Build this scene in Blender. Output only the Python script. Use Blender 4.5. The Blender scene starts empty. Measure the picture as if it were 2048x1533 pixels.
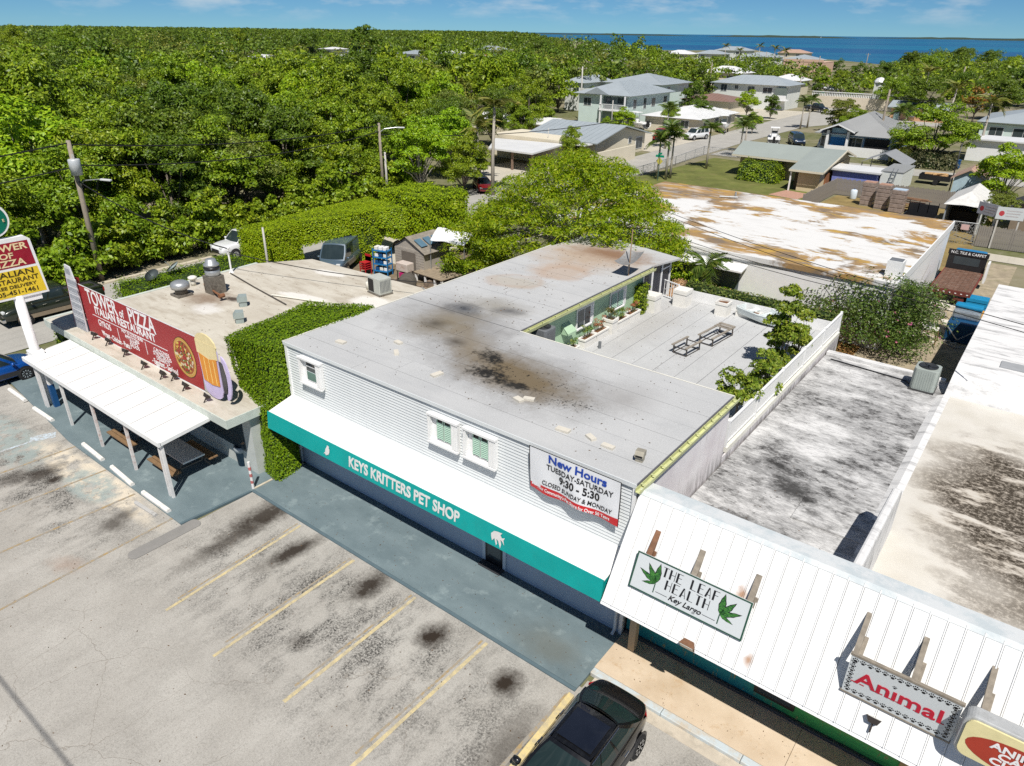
import bpy, math, random
import numpy as np
from mathutils import Vector, Matrix
R = math.radians
random.seed(7); RNG = np.random.default_rng(7)
SC = bpy.context.scene
COL = SC.collection
# ---------------------------------------------------------------- camera, sky, sun, exposure
cam_d = bpy.data.cameras.new('camera'); cam = bpy.data.objects.new('camera', cam_d); COL.objects.link(cam)
cam.matrix_world = Matrix(((0.789083, -0.280841, 0.546330, 0.000000), (0.614186, 0.344624, -0.709936, 0.000000), (0.011101, 0.895747, 0.444426, 16.000000), (0, 0, 0, 1)))
cam_d.sensor_fit = 'HORIZONTAL'; cam_d.sensor_width = 36; cam_d.lens = 24.873
cam_d.clip_start = .1; cam_d.clip_end = 60000
SC.camera = cam
SUN_EL, SUN_AZ = R(57), math.atan2(-.745, .667)          # azimuth of the sun seen from the ground (from +x, counter-clockwise)
sun_d = bpy.data.lights.new('sun', 'SUN'); sun_d.energy = 5.0; sun_d.angle = R(.53); sun_d.color = (1, .96, .90)
sun = bpy.data.objects.new('sun', sun_d); COL.objects.link(sun)
sdir = Vector((math.cos(SUN_EL) * math.cos(SUN_AZ), math.cos(SUN_EL) * math.sin(SUN_AZ), math.sin(SUN_EL)))
sun.rotation_euler = sdir.to_track_quat('Z', 'Y').to_euler(); sun.location = (40, -40, 60)
W = bpy.data.worlds.new('World'); SC.world = W; W.use_nodes = True
wn = W.node_tree; wn.nodes.clear()
def wnode(t, **k):
    n = wn.nodes.new(t)
    for a, b in k.items(): setattr(n, a, b)
    return n
sky = wnode('ShaderNodeTexSky', sky_type='NISHITA', sun_disc=False, sun_elevation=SUN_EL, sun_rotation=math.pi / 2 - SUN_AZ, altitude=0, air_density=.5, dust_density=0, ozone_density=5)
tint = wnode('ShaderNodeMix', data_type='RGBA', blend_type='MULTIPLY'); tint.inputs[0].default_value = 1
tint.inputs[7].default_value = (.52, .82, .96, 1)
wn.links.new(sky.outputs[0], tint.inputs[6])
geo = wnode('ShaderNodeTexCoord'); sep = wnode('ShaderNodeSeparateXYZ'); wn.links.new(geo.outputs['Generated'], sep.inputs[0])
# broken low cumulus all round the horizon
mp = wnode('ShaderNodeMapping'); mp.inputs['Scale'].default_value = (9, 9, 34); wn.links.new(geo.outputs['Generated'], mp.inputs[0])
nz = wnode('ShaderNodeTexNoise'); nz.inputs['Scale'].default_value = 1.6; nz.inputs['Detail'].default_value = 7; nz.inputs['Roughness'].default_value = .55
wn.links.new(mp.outputs[0], nz.inputs['Vector'])
cr = wnode('ShaderNodeValToRGB'); cr.color_ramp.elements[0].position = .49; cr.color_ramp.elements[1].position = .72
wn.links.new(nz.outputs[0], cr.inputs[0])
band = wnode('ShaderNodeMapRange'); band.inputs['From Min'].default_value = .006; band.inputs['From Max'].default_value = .03
wn.links.new(sep.outputs[2], band.inputs[0])
mul = wnode('ShaderNodeMath', operation='MULTIPLY'); wn.links.new(cr.outputs[0], mul.inputs[0]); wn.links.new(band.outputs[0], mul.inputs[1])
mul2 = wnode('ShaderNodeMath', operation='MULTIPLY'); wn.links.new(mul.outputs[0], mul2.inputs[0]); mul2.inputs[1].default_value = .55
cm = wnode('ShaderNodeMix', data_type='RGBA'); wn.links.new(mul2.outputs[0], cm.inputs[0]); wn.links.new(tint.outputs[2], cm.inputs[6])
cm.inputs[7].default_value = (9.5, 10.2, 10.6, 1)
bg = wnode('ShaderNodeBackground'); bg.inputs[1].default_value = .066
wo = wnode('ShaderNodeOutputWorld'); wn.links.new(cm.outputs[2], bg.inputs[0]); wn.links.new(bg.outputs[0], wo.inputs[0])
SC.view_settings.view_transform = 'Standard'; SC.view_settings.look = 'None'; SC.view_settings.exposure = .12; SC.view_settings.gamma = 1
SC.cycles.use_denoising = False; SC.cycles.max_bounces = 6; SC.cycles.transparent_max_bounces = 6
SC.cycles.diffuse_bounces = 3; SC.cycles.glossy_bounces = 3; SC.cycles.transmission_bounces = 3
SC.cycles.sample_clamp_indirect = 6; SC.cycles.caustics_reflective = False; SC.cycles.caustics_refractive = False
# ---------------------------------------------------------------- materials
class NT:
    def __init__(s, name):
        s.m = bpy.data.materials.new(name); s.m.use_nodes = True
        s.t = s.m.node_tree; s.b = s.t.nodes['Principled BSDF']; s.o = s.t.nodes['Material Output']
        s._p = s._o = None
    def n(s, t, **k):
        x = s.t.nodes.new('ShaderNode' + t)
        for a, b in k.items(): setattr(x, a, b)
        return x
    def put(s, inp, v):
        if hasattr(v, 'is_output'): s.t.links.new(v, inp)
        elif isinstance(v, (tuple, list)) and inp.type == 'RGBA' and len(v) == 3: inp.default_value = (*v, 1)
        else: inp.default_value = v
    def pos(s):
        if not s._p: s._p = s.n('NewGeometry')
        return s._p.outputs['Position']
    def isl(s): return s.n('NewGeometry').outputs['Random Per Island']
    def oco(s):
        if not s._o: s._o = s.n('TexCoord')
        return s._o.outputs['Object']
    def rnd(s): return s.n('ObjectInfo').outputs['Random']
    def map(s, v, loc=(0, 0, 0), rot=(0, 0, 0), scale=(1, 1, 1), kind='POINT'):
        x = s.n('Mapping', vector_type=kind); s.put(x.inputs[0], v)
        x.inputs[1].default_value = loc; x.inputs[2].default_value = rot; x.inputs[3].default_value = scale
        return x.outputs[0]
    def noise(s, v, scale=1, detail=4, rough=.55, dist=0):
        x = s.n('TexNoise'); s.put(x.inputs['Vector'], v); x.inputs['Scale'].default_value = scale
        x.inputs['Detail'].default_value = detail; x.inputs['Roughness'].default_value = rough; x.inputs['Distortion'].default_value = dist
        return x.outputs[0]
    def math(s, op, a, b=0, clamp=False):
        x = s.n('Math', operation=op, use_clamp=clamp); s.put(x.inputs[0], a); s.put(x.inputs[1], b); return x.outputs[0]
    def rng(s, v, a, b, c=0, d=1):
        x = s.n('MapRange'); s.put(x.inputs[0], v)
        for i, q in zip((1, 2, 3, 4), (a, b, c, d)): x.inputs[i].default_value = q
        return x.outputs[0]
    def ramp(s, v, *st):
        x = s.n('ValToRGB'); s.put(x.inputs[0], v); e = x.color_ramp.elements
        while len(e) < len(st): e.new(.5)
        for q, (p, c) in zip(e, st): q.position = p; q.color = (*c, 1) if len(c) == 3 else c
        return x.outputs[0]
    def mix(s, f, a, b, blend='MIX'):
        x = s.n('Mix', data_type='RGBA', blend_type=blend); s.put(x.inputs[0], f); s.put(x.inputs[6], a); s.put(x.inputs[7], b)
        return x.outputs[2]
    def blob(s, cx, cy, rx, ry, rot=0, warp=.5, ws=1.5, soft=.5, grain=0, gs=14):
        """soft-edged irregular stain centred on (cx, cy) in world metres"""
        v = s.n('VectorMath', operation='SUBTRACT'); s.put(v.inputs[0], s.pos()); v.inputs[1].default_value = (cx, cy, 0)
        q = s.map(v.outputs[0], rot=(0, 0, -rot)); q = s.map(q, scale=(1 / rx, 1 / ry, 0))
        l = s.n('VectorMath', operation='LENGTH'); s.put(l.inputs[0], q)
        d = s.math('ADD', l.outputs['Value'], s.math('MULTIPLY', s.math('SUBTRACT', s.noise(s.pos(), ws, 5, .6), .5), warp * 2))
        if grain: d = s.math('ADD', d, s.math('MULTIPLY', s.math('SUBTRACT', s.noise(s.pos(), gs, 3, .7), .5), grain * 2))
        return s.rng(d, 1, 1 - soft)
    def bump(s, h, strength=.3, dist=.02):
        x = s.n('Bump'); x.inputs['Strength'].default_value = strength; x.inputs['Distance'].default_value = dist
        s.put(x.inputs['Height'], h); s.t.links.new(x.outputs[0], s.b.inputs['Normal'])
    def fin(s, col=None, rough=None, metal=None, spec=None, **k):
        if col is not None: s.put(s.b.inputs['Base Color'], col)
        if rough is not None: s.put(s.b.inputs['Roughness'], rough)
        if metal is not None: s.put(s.b.inputs['Metallic'], metal)
        if spec is not None: s.put(s.b.inputs['Specular IOR Level'], spec)
        for a, b in k.items(): s.put(s.b.inputs[a], b)
        return s.m
MATS = {}
def mat(name, col, rough=.6, metal=0, var=.12, vs=2.5, bump=.15, bs=25, spec=.35, coat=0, grime=0, gcol=(.12, .11, .09)):
    """plain surface: base colour, slight large and fine variation, light grime, fine relief"""
    if name in MATS: return MATS[name]
    t = NT(name); p = t.oco()
    a = tuple(c * (1 - var) for c in col); b = tuple(min(1, c * (1 + var * .6)) for c in col)
    c = t.mix(t.rng(t.noise(p, vs, 6, .6), .3, .7), a, b)
    if grime: c = t.mix(t.math('MULTIPLY', t.rng(t.noise(p, vs * .8 + .3, 8, .7), .5, .72), grime), c, gcol)
    if bump: t.bump(t.noise(p, bs, 4, .6), bump, .01)
    k = {'Coat Weight': coat, 'Coat Roughness': .05} if coat else {}
    MATS[name] = t.fin(c, rough, metal, spec, **k); return MATS[name]
def leafmat(name, c0, c1, c2=None, trans=.14, rough=.45, hue=0):
    if name in MATS: return MATS[name]
    t = NT(name); c2 = c2 or c1
    c = t.ramp(t.isl(), (0, c0), (.55, c1), (1, c2))
    c = t.mix(t.math('MULTIPLY', t.rnd(), .6 if not hue else hue), c, t.mix(1, c, (1.22, .93, .8), 'MULTIPLY'))
    t.fin(c, rough, 0, .3)
    tr = t.n('BsdfTranslucent'); t.put(tr.inputs[0], t.mix(1, c, (1.5, 1.6, .7), 'MULTIPLY'))
    mx = t.n('MixShader'); mx.inputs[0].default_value = trans
    t.t.links.new(t.b.outputs[0], mx.inputs[1]); t.t.links.new(tr.outputs[0], mx.inputs[2]); t.t.links.new(mx.outputs[0], t.o.inputs[0])
    MATS[name] = t.m; return t.m
def glassmat(name, col=(.02, .03, .04), rough=.06):
    if name in MATS: return MATS[name]
    t = NT(name); MATS[name] = t.fin(t.mix(t.noise(t.oco(), 1.3, 3), col, tuple(c * 2 + .01 for c in col)), rough, 0, .6); return t.m
# ---------------------------------------------------------------- mesh helpers
class MB:
    def __init__(s): s.v = []; s.f = []
    def add(s, vs, fs):
        o = len(s.v); s.v += [tuple(p) for p in vs]; s.f += [tuple(i + o for i in f) for f in fs]; return s
    def box(s, x0, x1, y0, y1, z0, z1):
        if x0 > x1: x0, x1 = x1, x0
        if y0 > y1: y0, y1 = y1, y0
        if z0 > z1: z0, z1 = z1, z0
        return s.add([(x0, y0, z0), (x1, y0, z0), (x1, y1, z0), (x0, y1, z0), (x0, y0, z1), (x1, y0, z1), (x1, y1, z1), (x0, y1, z1)],
                     [(3, 2, 1, 0), (4, 5, 6, 7), (0, 1, 5, 4), (1, 2, 6, 5), (2, 3, 7, 6), (3, 0, 4, 7)])
    def bar(s, a, b, w, h=None, up=(0, 0, 1)):
        """rectangular bar from a to b"""
        a, b = Vector(a), Vector(b); h = h or w; d = (b - a).normalized(); u = Vector(up)
        if abs(d.dot(u)) > .99: u = Vector((1, 0, 0))
        x = d.cross(u).normalized() * w / 2; y = x.cross(d).normalized() * h / 2
        vs = [p + i * x + j * y for p in (a, b) for i, j in ((-1, -1), (1, -1), (1, 1), (-1, 1))]
        return s.add(vs, [(3, 2, 1, 0), (4, 5, 6, 7), (0, 1, 5, 4), (1, 2, 6, 5), (2, 3, 7, 6), (3, 0, 4, 7)])
    def prism(s, poly, z0, z1):
        """vertical prism over an xy polygon (counter-clockwise)"""
        n = len(poly)
        return s.add([(x, y, z0) for x, y in poly] + [(x, y, z1) for x, y in poly],
                     [tuple(range(n))[::-1], tuple(range(n, 2 * n))] + [(i, (i + 1) % n, n + (i + 1) % n, n + i) for i in range(n)])
    def ext(s, prof, axis, a, b):
        """extrude a profile: axis 'x' -> profile (y,z); axis 'y' -> profile (x,z)"""
        n = len(prof); P = (lambda p, t: (t, p[0], p[1])) if axis == 'x' else (lambda p, t: (p[0], t, p[1]))
        return s.add([P(p, a) for p in prof] + [P(p, b) for p in prof],
                     [tuple(range(n))[::-1], tuple(range(n, 2 * n))] + [(i, (i + 1) % n, n + (i + 1) % n, n + i) for i in range(n)])
    def tube(s, pts, rad, n=8, cap=True):
        pts = [Vector(p) for p in pts]
        if not hasattr(rad, '__len__'): rad = [rad] * len(pts)
        o = len(s.v); ref = None
        for i, p in enumerate(pts):
            d = (pts[min(i + 1, len(pts) - 1)] - pts[max(i - 1, 0)]).normalized()
            u = Vector((0, 0, 1)) if abs(d.z) < .9 else Vector((1, 0, 0))
            x = d.cross(u).normalized()
            if ref is not None and x.dot(ref) < 0: x = -x
            ref = x; y = d.cross(x)
            s.v += [tuple(p + rad[i] * (math.cos(2 * math.pi * k / n) * x + math.sin(2 * math.pi * k / n) * y)) for k in range(n)]
        for i in range(len(pts) - 1):
            for k in range(n):
                a = o + i * n + k; b = o + i * n + (k + 1) % n
                s.f.append((a, b, b + n, a + n))
        if cap:
            s.f.append(tuple(o + k for k in range(n))[::-1]); e = o + (len(pts) - 1) * n; s.f.append(tuple(e + k for k in range(n)))
        return s
    def lathe(s, prof, n=16, c=(0, 0, 0), axis='z'):
        o = len(s.v)
        for r, z in prof:
            for k in range(n):
                a = 2 * math.pi * k / n; p = (r * math.cos(a), r * math.sin(a), z)
                if axis == 'x': p = (z, r * math.cos(a), r * math.sin(a))
                if axis == 'y': p = (r * math.sin(a), z, r * math.cos(a))
                s.v.append((p[0] + c[0], p[1] + c[1], p[2] + c[2]))
        for i in range(len(prof) - 1):
            for k in range(n):
                a = o + i * n + k; b = o + i * n + (k + 1) % n
                s.f.append((a, b, b + n, a + n))
        s.f.append(tuple(o + k for k in range(n))[::-1]); e = o + (len(prof) - 1) * n; s.f.append(tuple(e + k for k in range(n)))
        return s
    def quad(s, *p): return s.add(p, [tuple(range(len(p)))])
    def grid(s, fn, nu, nv):
        return s.add([fn(i / nu, j / nv) for j in range(nv + 1) for i in range(nu + 1)],
                     [(j * (nu + 1) + i, j * (nu + 1) + i + 1, (j + 1) * (nu + 1) + i + 1, (j + 1) * (nu + 1) + i) for j in range(nv) for i in range(nu)])
    def mesh(s, name, m, smooth=False):
        me = bpy.data.meshes.new(name); me.from_pydata(s.v, [], s.f); me.materials.append(m)
        if smooth: me.polygons.foreach_set('use_smooth', [True] * len(me.polygons))
        me.update(); return me
    def build(s, name, m, parent=None, world=True, smooth=False, bevel=0, **k):
        """link the collected shapes as ONE mesh object; vertices are given in world metres unless world=False"""
        if parent is not None and world and s.v:
            o = root_loc(parent); s.v = [(x - o[0], y - o[1], z - o[2]) for x, y, z in s.v]
        elif parent is None and s.v and world:
            a = np.array(s.v); c = ((a[:, 0].min() + a[:, 0].max()) / 2, (a[:, 1].min() + a[:, 1].max()) / 2, a[:, 2].min())
            s.v = [(x - c[0], y - c[1], z - c[2]) for x, y, z in s.v]
            k['loc'] = c
        ob = link(name, s.mesh(name, m, smooth), parent, **k)
        if bevel:
            b = ob.modifiers.new('bevel', 'BEVEL'); b.width = bevel; b.segments = 2; b.limit_method = 'ANGLE'
        return ob
def root_loc(o):
    l = Vector((0, 0, 0))
    while o is not None: l += o.location; o = o.parent
    return l
def tag(o, label=None, cat=None, group=None, kind=None):
    if label: o['label'] = label
    if cat: o['category'] = cat
    if group: o['group'] = group
    if kind: o['kind'] = kind
    return o
def link(name, data, parent=None, loc=None, rot=None, label=None, cat=None, group=None, kind=None, scale=None):
    o = bpy.data.objects.new(name, data); COL.objects.link(o); o.parent = parent
    if loc is not None: o.location = loc
    if rot is not None: o.rotation_euler = rot if hasattr(rot, '__len__') else (0, 0, rot)
    if scale is not None: o.scale = scale if hasattr(scale, '__len__') else (scale,) * 3
    return tag(o, label, cat, group, kind)
def thing(name, loc, label, cat, group=None, rz=0): return link(name, None, None, loc, (0, 0, rz), label, cat, group)
def dup(o, parent=None, loc=None, rz=None, scale=None, label=None, group=None):
    """a copy of a thing with copies of its parts and sub-parts"""
    c = o.copy(); COL.objects.link(c); c.parent = parent
    if loc is not None: c.location = loc
    if rz is not None: c.rotation_euler = (0, 0, rz)
    if scale is not None: c.scale = scale if hasattr(scale, '__len__') else (scale,) * 3
    tag(c, label, None, group)
    for ch in list(o.children): dup(ch, c)
    return c
def struct(name, mb, m, **k): return mb.build(name, m, kind='structure', **k)
def npmesh(name, V, F, m):
    """fast mesh from arrays: V (n,3), F (k,4) quads"""
    me = bpy.data.meshes.new(name); n, k = len(V), len(F)
    me.vertices.add(n); me.vertices.foreach_set('co', np.asarray(V, np.float32).ravel())
    w = F.shape[1]; me.loops.add(k * w); me.loops.foreach_set('vertex_index', F.astype(np.int32).ravel())
    me.polygons.add(k); me.polygons.foreach_set('loop_start', np.arange(0, k * w, w, dtype=np.int32)); me.polygons.foreach_set('loop_total', np.full(k, w, np.int32))
    me.update(calc_edges=True); me.materials.append(m); return me
def leaves(P, N, size, aspect=.5, droop=0, jitter=.9, rng=RNG):
    """one diamond leaf at each point P, facing roughly along N (both (n,3)); returns V, F"""
    n = len(P); N = N + rng.normal(0, jitter, (n, 3)); N /= np.linalg.norm(N, axis=1)[:, None] + 1e-6
    t = rng.normal(0, 1, (n, 3)); t[:, 2] -= droop; t -= (t * N).sum(1)[:, None] * N; t /= np.linalg.norm(t, axis=1)[:, None] + 1e-6
    b = np.cross(N, t); L = size * rng.uniform(.6, 1.25, (n, 1)); Wd = L * aspect
    V = np.stack([P - t * L / 2, P + b * Wd / 2 - N * L * .06, P + t * L / 2, P - b * Wd / 2 - N * L * .06], 1).reshape(-1, 3)
    return V, np.arange(4 * n).reshape(n, 4)
def clumps(C, Rr, n, size, aspect=.5, up=.5, droop=0, shell=.55, jitter=.7, rng=RNG, flat=.8):
    """leaves spread over clumps: C (k,3) centres, Rr radii"""
    k = len(C); i = rng.integers(0, k, n); d = rng.normal(0, 1, (n, 3)); d /= np.linalg.norm(d, axis=1)[:, None]
    d[:, 2] = np.where(d[:, 2] < -.25, -d[:, 2] * .6, d[:, 2])
    r = np.asarray(Rr)[i] * (shell + (1 - shell) * rng.random(n)) ** .7
    P = C[i] + d * r[:, None] * np.array([1, 1, flat]); N = d.copy(); N[:, 2] += up
    return leaves(P, N, size, aspect, droop, jitter, rng)
def text(name, s, m, parent, size, loc, rot=(0, 0, 0), bold=0, sx=1, shear=0, align='CENTER', depth=.006, space=1.0):
    """a line of lettering as a thin mesh part"""
    cu = bpy.data.curves.new(name, 'FONT'); cu.body = s; cu.size = size; cu.align_x = align; cu.align_y = 'CENTER'
    cu.offset = bold * size; cu.extrude = depth; cu.shear = shear; cu.resolution_u = 3; cu.space_character = space
    tmp = bpy.data.objects.new('tmp', cu); COL.objects.link(tmp)
    me = bpy.data.meshes.new_from_object(tmp.evaluated_get(bpy.context.evaluated_depsgraph_get()))
    bpy.data.objects.remove(tmp); bpy.data.curves.remove(cu)
    me.materials.clear(); me.materials.append(m); me.name = name
    return link(name, me, parent, loc, rot, scale=(sx, 1, 1))
# ================================================================ the setting: land, sea, roads, lot
t = NT('land'); p = t.pos()
c = t.mix(t.rng(t.noise(p, .06, 5), .42, .6), (.10, .115, .035), (.24, .21, .14))
c = t.mix(t.rng(t.noise(p, .9, 6, .7), .35, .7), c, t.mix(.5, c, (.30, .27, .20)))
t.bump(t.noise(p, 6, 5), .4, .05); LAND = t.fin(c, .9, 0, .1)
coast = [(-9000, -300), (400, -300), (400, 640), (23.48, 903.90), (-60.52, 735.21), (-119.54, 596.93), (-119.65, 540.15), (-149.64, 584.36), (-239.08, 698.02), (-377.97, 986.47), (-365.46, 833.73), (-388.90, 781.52), (-494.74, 831.63), (-807.08, 1280.85), (-1394.76, 1982.57), (-2361.50, 3181.55), (-3113.89, 3682.57), (-9000, 9000)]
struct('ground', MB().prism(coast, -1.2, -.035), LAND)
t = NT('sea'); p = t.map(t.pos(), rot=(0, 0, R(25)), scale=(1, .35, 1))
far = t.rng(t.noise(t.map(t.pos(), rot=(0, 0, R(-38)), scale=(.15, 1, 1)), .004, 4, .6), .4, .62)
c = t.mix(far, (.0005, .075, .19), (.002, .14, .24))
t.bump(t.noise(p, .35, 6, .6), .7, .6); SEA = t.fin(c, .3, 0, .16)
struct('sea', MB().quad((-42000, -500, -.8), (42000, -500, -.8), (42000, 52000, -.8), (-42000, 52000, -.8)), SEA)
# --- asphalt and concrete
def road_mat(name, col, dk=.75, ws=.5):
    t = NT(name); p = t.pos()
    c = t.mix(t.rng(t.noise(p, ws, 7, .65), .3, .7), tuple(q * dk for q in col), col)
    c = t.mix(t.rng(t.noise(p, 9, 4, .8), .42, .75), c, tuple(q * 1.12 for q in col))
    c = t.mix(t.math('MULTIPLY', t.rng(t.noise(t.map(p, scale=(2.2, .12, 1)), 1.2, 5), .5, .75), .35), c, tuple(q * .55 for q in col))
    t.bump(t.noise(p, 35, 3, .7), .35, .01); return t.fin(c, .85, 0, .2)
ROAD = road_mat('road_asphalt', (.40, .385, .35)); DRIVE = road_mat('drive_concrete', (.50, .46, .38), .85)
struct('street', MB().add([(-51, -40, .0), (-43.2, -40, .0), (-43.2, 26, .0), (-45.2, 60, .0), (-43.6, 84, .0), (-45, 120, .0), (-44.6, 150, .0), (-40, 164, .0), (-20, 172, 0), (-20, 179, 0), (-42, 178, 0), (-46, 197, 0), (-52.5, 197, 0),
        (-53.5, 160, .0), (-52.2, 116, .0), (-51, 88, .0), (-53.5, 62, .0), (-51, 30, .0)],
        [(0, 1, 2, 17), (17, 2, 3, 16), (16, 3, 4, 15), (15, 4, 5, 14), (14, 5, 6, 13), (13, 6, 7, 10, 11, 12), (7, 8, 9, 10)]), ROAD)
struct('cross_street', MB().quad((-43.8, 104.6, .004), (60, 108.6, .004), (60, 114, .004), (-43.9, 110.4, .004)), ROAD)
struct('alley', MB().quad((-5.6, 67.2, .004), (40, 68.4, .004), (40, 70.6, .004), (-5.8, 69.6, .004)), DRIVE)
struct('driveway', MB().quad((-51.6, 100.8, .006), (-51.9, 122, .006), (-66, 122.4, .006), (-66, 103, .006)), DRIVE)
struct('corner_drive', MB().quad((-52.9, 64, .006), (-51.2, 79, .006), (-62, 80, .006), (-62.5, 70.5, .006)), DRIVE)
struct('far_yard', MB().quad((-53.2, 158, .006), (-53, 182, .006), (-70, 182, .006), (-66, 158, .006)), DRIVE)
# --- parking lot: weathered concrete-coloured asphalt with oil spots in every stall
t = NT('parking_lot'); p = t.pos()
c = t.mix(t.rng(t.noise(p, .35, 8, .62), .3, .7), (.35, .330, .296), (.46, .440, .40))
c = t.mix(t.math('MULTIPLY', t.rng(t.noise(p, 26, 3, .85), .50, .66), .55), c, (.20, .185, .16)); c = t.mix(t.rng(t.noise(p, 40, 2, .8), .62, .70), c, (.56, .53, .48)); c = t.mix(t.math('MULTIPLY', t.rng(t.noise(t.map(p, rot=(0, 0, R(3)), scale=(3, .35, 1)), .9, 8, .7), .52, .70), .22), c, (.24, .225, .20))
st = t.map(p, rot=(0, 0, R(-4)), scale=(1.5, .8, 1))
mott = t.math('MULTIPLY', t.rng(t.noise(st, .75, 9, .72), .43, .60), t.rng(t.noise(p, 17, 4, .85), .40, .58))
zone = t.math('MAXIMUM', t.blob(-13.5, 9.2, 10, 3.4, 0, .3, .5, .7), t.blob(-30, 7.2, 11, 2.8, 0, .35, .4, .7))
zone = t.math('MAXIMUM', zone, t.blob(-3.2, 9, 3, 3.3, 0, .3, .5, .7))
zone = t.math('ADD', t.math('MULTIPLY', zone, .92), .16)
c = t.mix(t.math('MULTIPLY', mott, zone), c, (.045, .043, .04))
# pale broken concrete and faded teal paint along the restaurant apron
pale = t.math('MULTIPLY', t.blob(-27.2, 8.35, 5.6, .85, R(2), .25, 1.1, .4), t.rng(t.noise(p, 1.3, 5, .7), .4, .56))
c = t.mix(pale, c, (.62, .55, .44))
teal = t.math('MULTIPLY', t.math('MAXIMUM', t.blob(-26.9, 8.1, 1.9, .8, 0, .15, 1.5, .3), t.blob(-33.5, 7.4, 4, 1.2, 0, .3, 1, .4)), t.rng(t.noise(p, 2.2, 6, .7), .42, .52))
c = t.mix(t.math('MULTIPLY', teal, .7), c, (.30, .36, .345))
rust = t.blob(*(-22.77, 5.53), .9, .5, .4, .6, 3, .8); c = t.mix(t.math('MULTIPLY', rust, .25), c, (.35, .18, .10))
for (q, a, b, s, w) in (((-20.02, 11.22), .75, 1.6, 0, .9), ((-19.73, 9.80), .5, 2.2, 0, .7), ((-17.49, 10.56), .42, 1.35, R(-6), .95), ((-14.20, 11.10), .55, .95, 0, .95), ((-11.16, 10.83), .50, .62, 0, 1), ((-8.41, 10.82), .48, .55, 0, 1),
                     ((-29.19, 7.29), .55, .9, R(10), .8), ((-28.39, 7.39), .3, .35, 0, .9), ((-23.76, 7.47), .5, .6, 0, .7), ((-23.99, 8.03), .4, .5, 0, .6), ((-14.02, 8.24), .4, .35, 0, .45), ((-29.72, 6.32), .6, 1, 0, .6), ((-7.18, 9.43), .6, 1.4, 0, .6)):
    c = t.mix(t.math('MULTIPLY', t.blob(*q, a * 1.2, b * 1.2, s, .42, 1.9, .75, .3, 8), w), c, (.030, .022, .016))
# hairline cracks, densest towards the street
vo = t.n('TexVoronoi', feature='DISTANCE_TO_EDGE'); vo.inputs['Scale'].default_value = .42
nn = t.n('TexNoise'); t.put(nn.inputs['Vector'], p); nn.inputs['Scale'].default_value = 1.1; nn.inputs['Detail'].default_value = 5
wq = t.n('VectorMath', operation='SCALE'); t.put(wq.inputs[0], nn.outputs['Color']); wq.inputs['Scale'].default_value = .9
wv = t.n('VectorMath', operation='ADD'); t.put(wv.inputs[0], p); t.put(wv.inputs[1], wq.outputs[0]); t.put(vo.inputs['Vector'], wv.outputs[0])
crack = t.math('MULTIPLY', t.rng(vo.outputs[0], .006, .001), t.math('MAXIMUM', t.blob(-17, 2.5, 7, 4, 0, .5, .3, .3), t.rng(t.noise(p, .22, 2), .58, .64)))
c = t.mix(t.math('MULTIPLY', crack, .4), c, (.20, .165, .13))
t.bump(t.math('ADD', t.noise(p, 45, 3, .75), t.math('MULTIPLY', crack, -1.5)), .4, .012); LOT = t.fin(c, .88, 0, .2)
lot = struct('parking_lot', MB().prism([(-41.5, -14), (14, -14), (14, 12.3), (-6.7, 12.3), (-6.7, 12.0), (-21.6, 12.0), (-21.6, 9.2), (-39.2, 9.6), (-41.5, 11)], -.03, .012), LOT)
t = NT('line_paint'); p = t.pos(); wear = t.rng(t.noise(p, 3.5, 7, .8), .36, .60)
YEL = t.fin(t.mix(wear, (.36, .32, .24), t.mix(t.noise(p, 1.5), (.56, .45, .22), (.64, .54, .32))), .8, 0, .2)
t = NT('faded_line_paint'); p = t.pos(); FYEL = t.fin(t.mix(t.rng(t.noise(p, 3, 6, .8), .46, .6), (.30, .275, .235), t.mix(t.noise(p, 4), (.50, .34, .12), (.22, .17, .12))), .85, 0, .2)
def line(a, b, w, m, name='parking_line', z=.017):
    a, b = Vector((*a, 0)), Vector((*b, 0)); d = (b - a).normalized(); n = Vector((-d.y, d.x, 0)) * w / 2; N = max(2, int((b - a).length / .6))
    mb = MB(); vs = []
    for i in range(N + 1):
        q = a + (b - a) * i / N; k = 1 + random.uniform(-.12, .12); vs += [tuple(q + n * k)[:2] + (z,), tuple(q - n * k)[:2] + (z,)]
    mb.add(vs, [(2 * i + 1, 2 * i + 3, 2 * i + 2, 2 * i) for i in range(N)]).build(name, m, lot)
for a, b in (((-18.47, 11.63), (-18.25, 6.47)), ((-15.54, 11.59), (-15.50, 6.38)), ((-12.68, 11.63), (-12.66, 6.69)), ((-9.73, 11.60), (-9.82, 6.37))):
    line(a, b, .115, YEL); line((a[0] - .17, a[1]), (b[0] - .19, b[1] + .5), .07, FYEL, z=.0155)
line((-6.9, 11.6), (-7.05, 5.2), .10, FYEL)
for a, b in (((-22.42, 8.99), (-22.19, 2.81)), ((-24.97, 8.89), (-25.18, 3.79)), ((-27.50, 8.98), (-27.75, 4.64)), ((-30.31, 9.08), (-30.55, 5.56))):
    line(a, b, .10, FYEL)
t = NT('blue_line_paint'); p = t.pos(); BLN = t.fin(t.mix(t.rng(t.noise(p, 6, 6, .8), .45, .55), (.36, .36, .34), (.50, .58, .64)), .8)
line((-32.13, 8.95), (-32.33, 6.33), .14, BLN); line((-32.01, 8.94), (-32.42, 8.06), .5, BLN, z=.0148)
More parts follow.
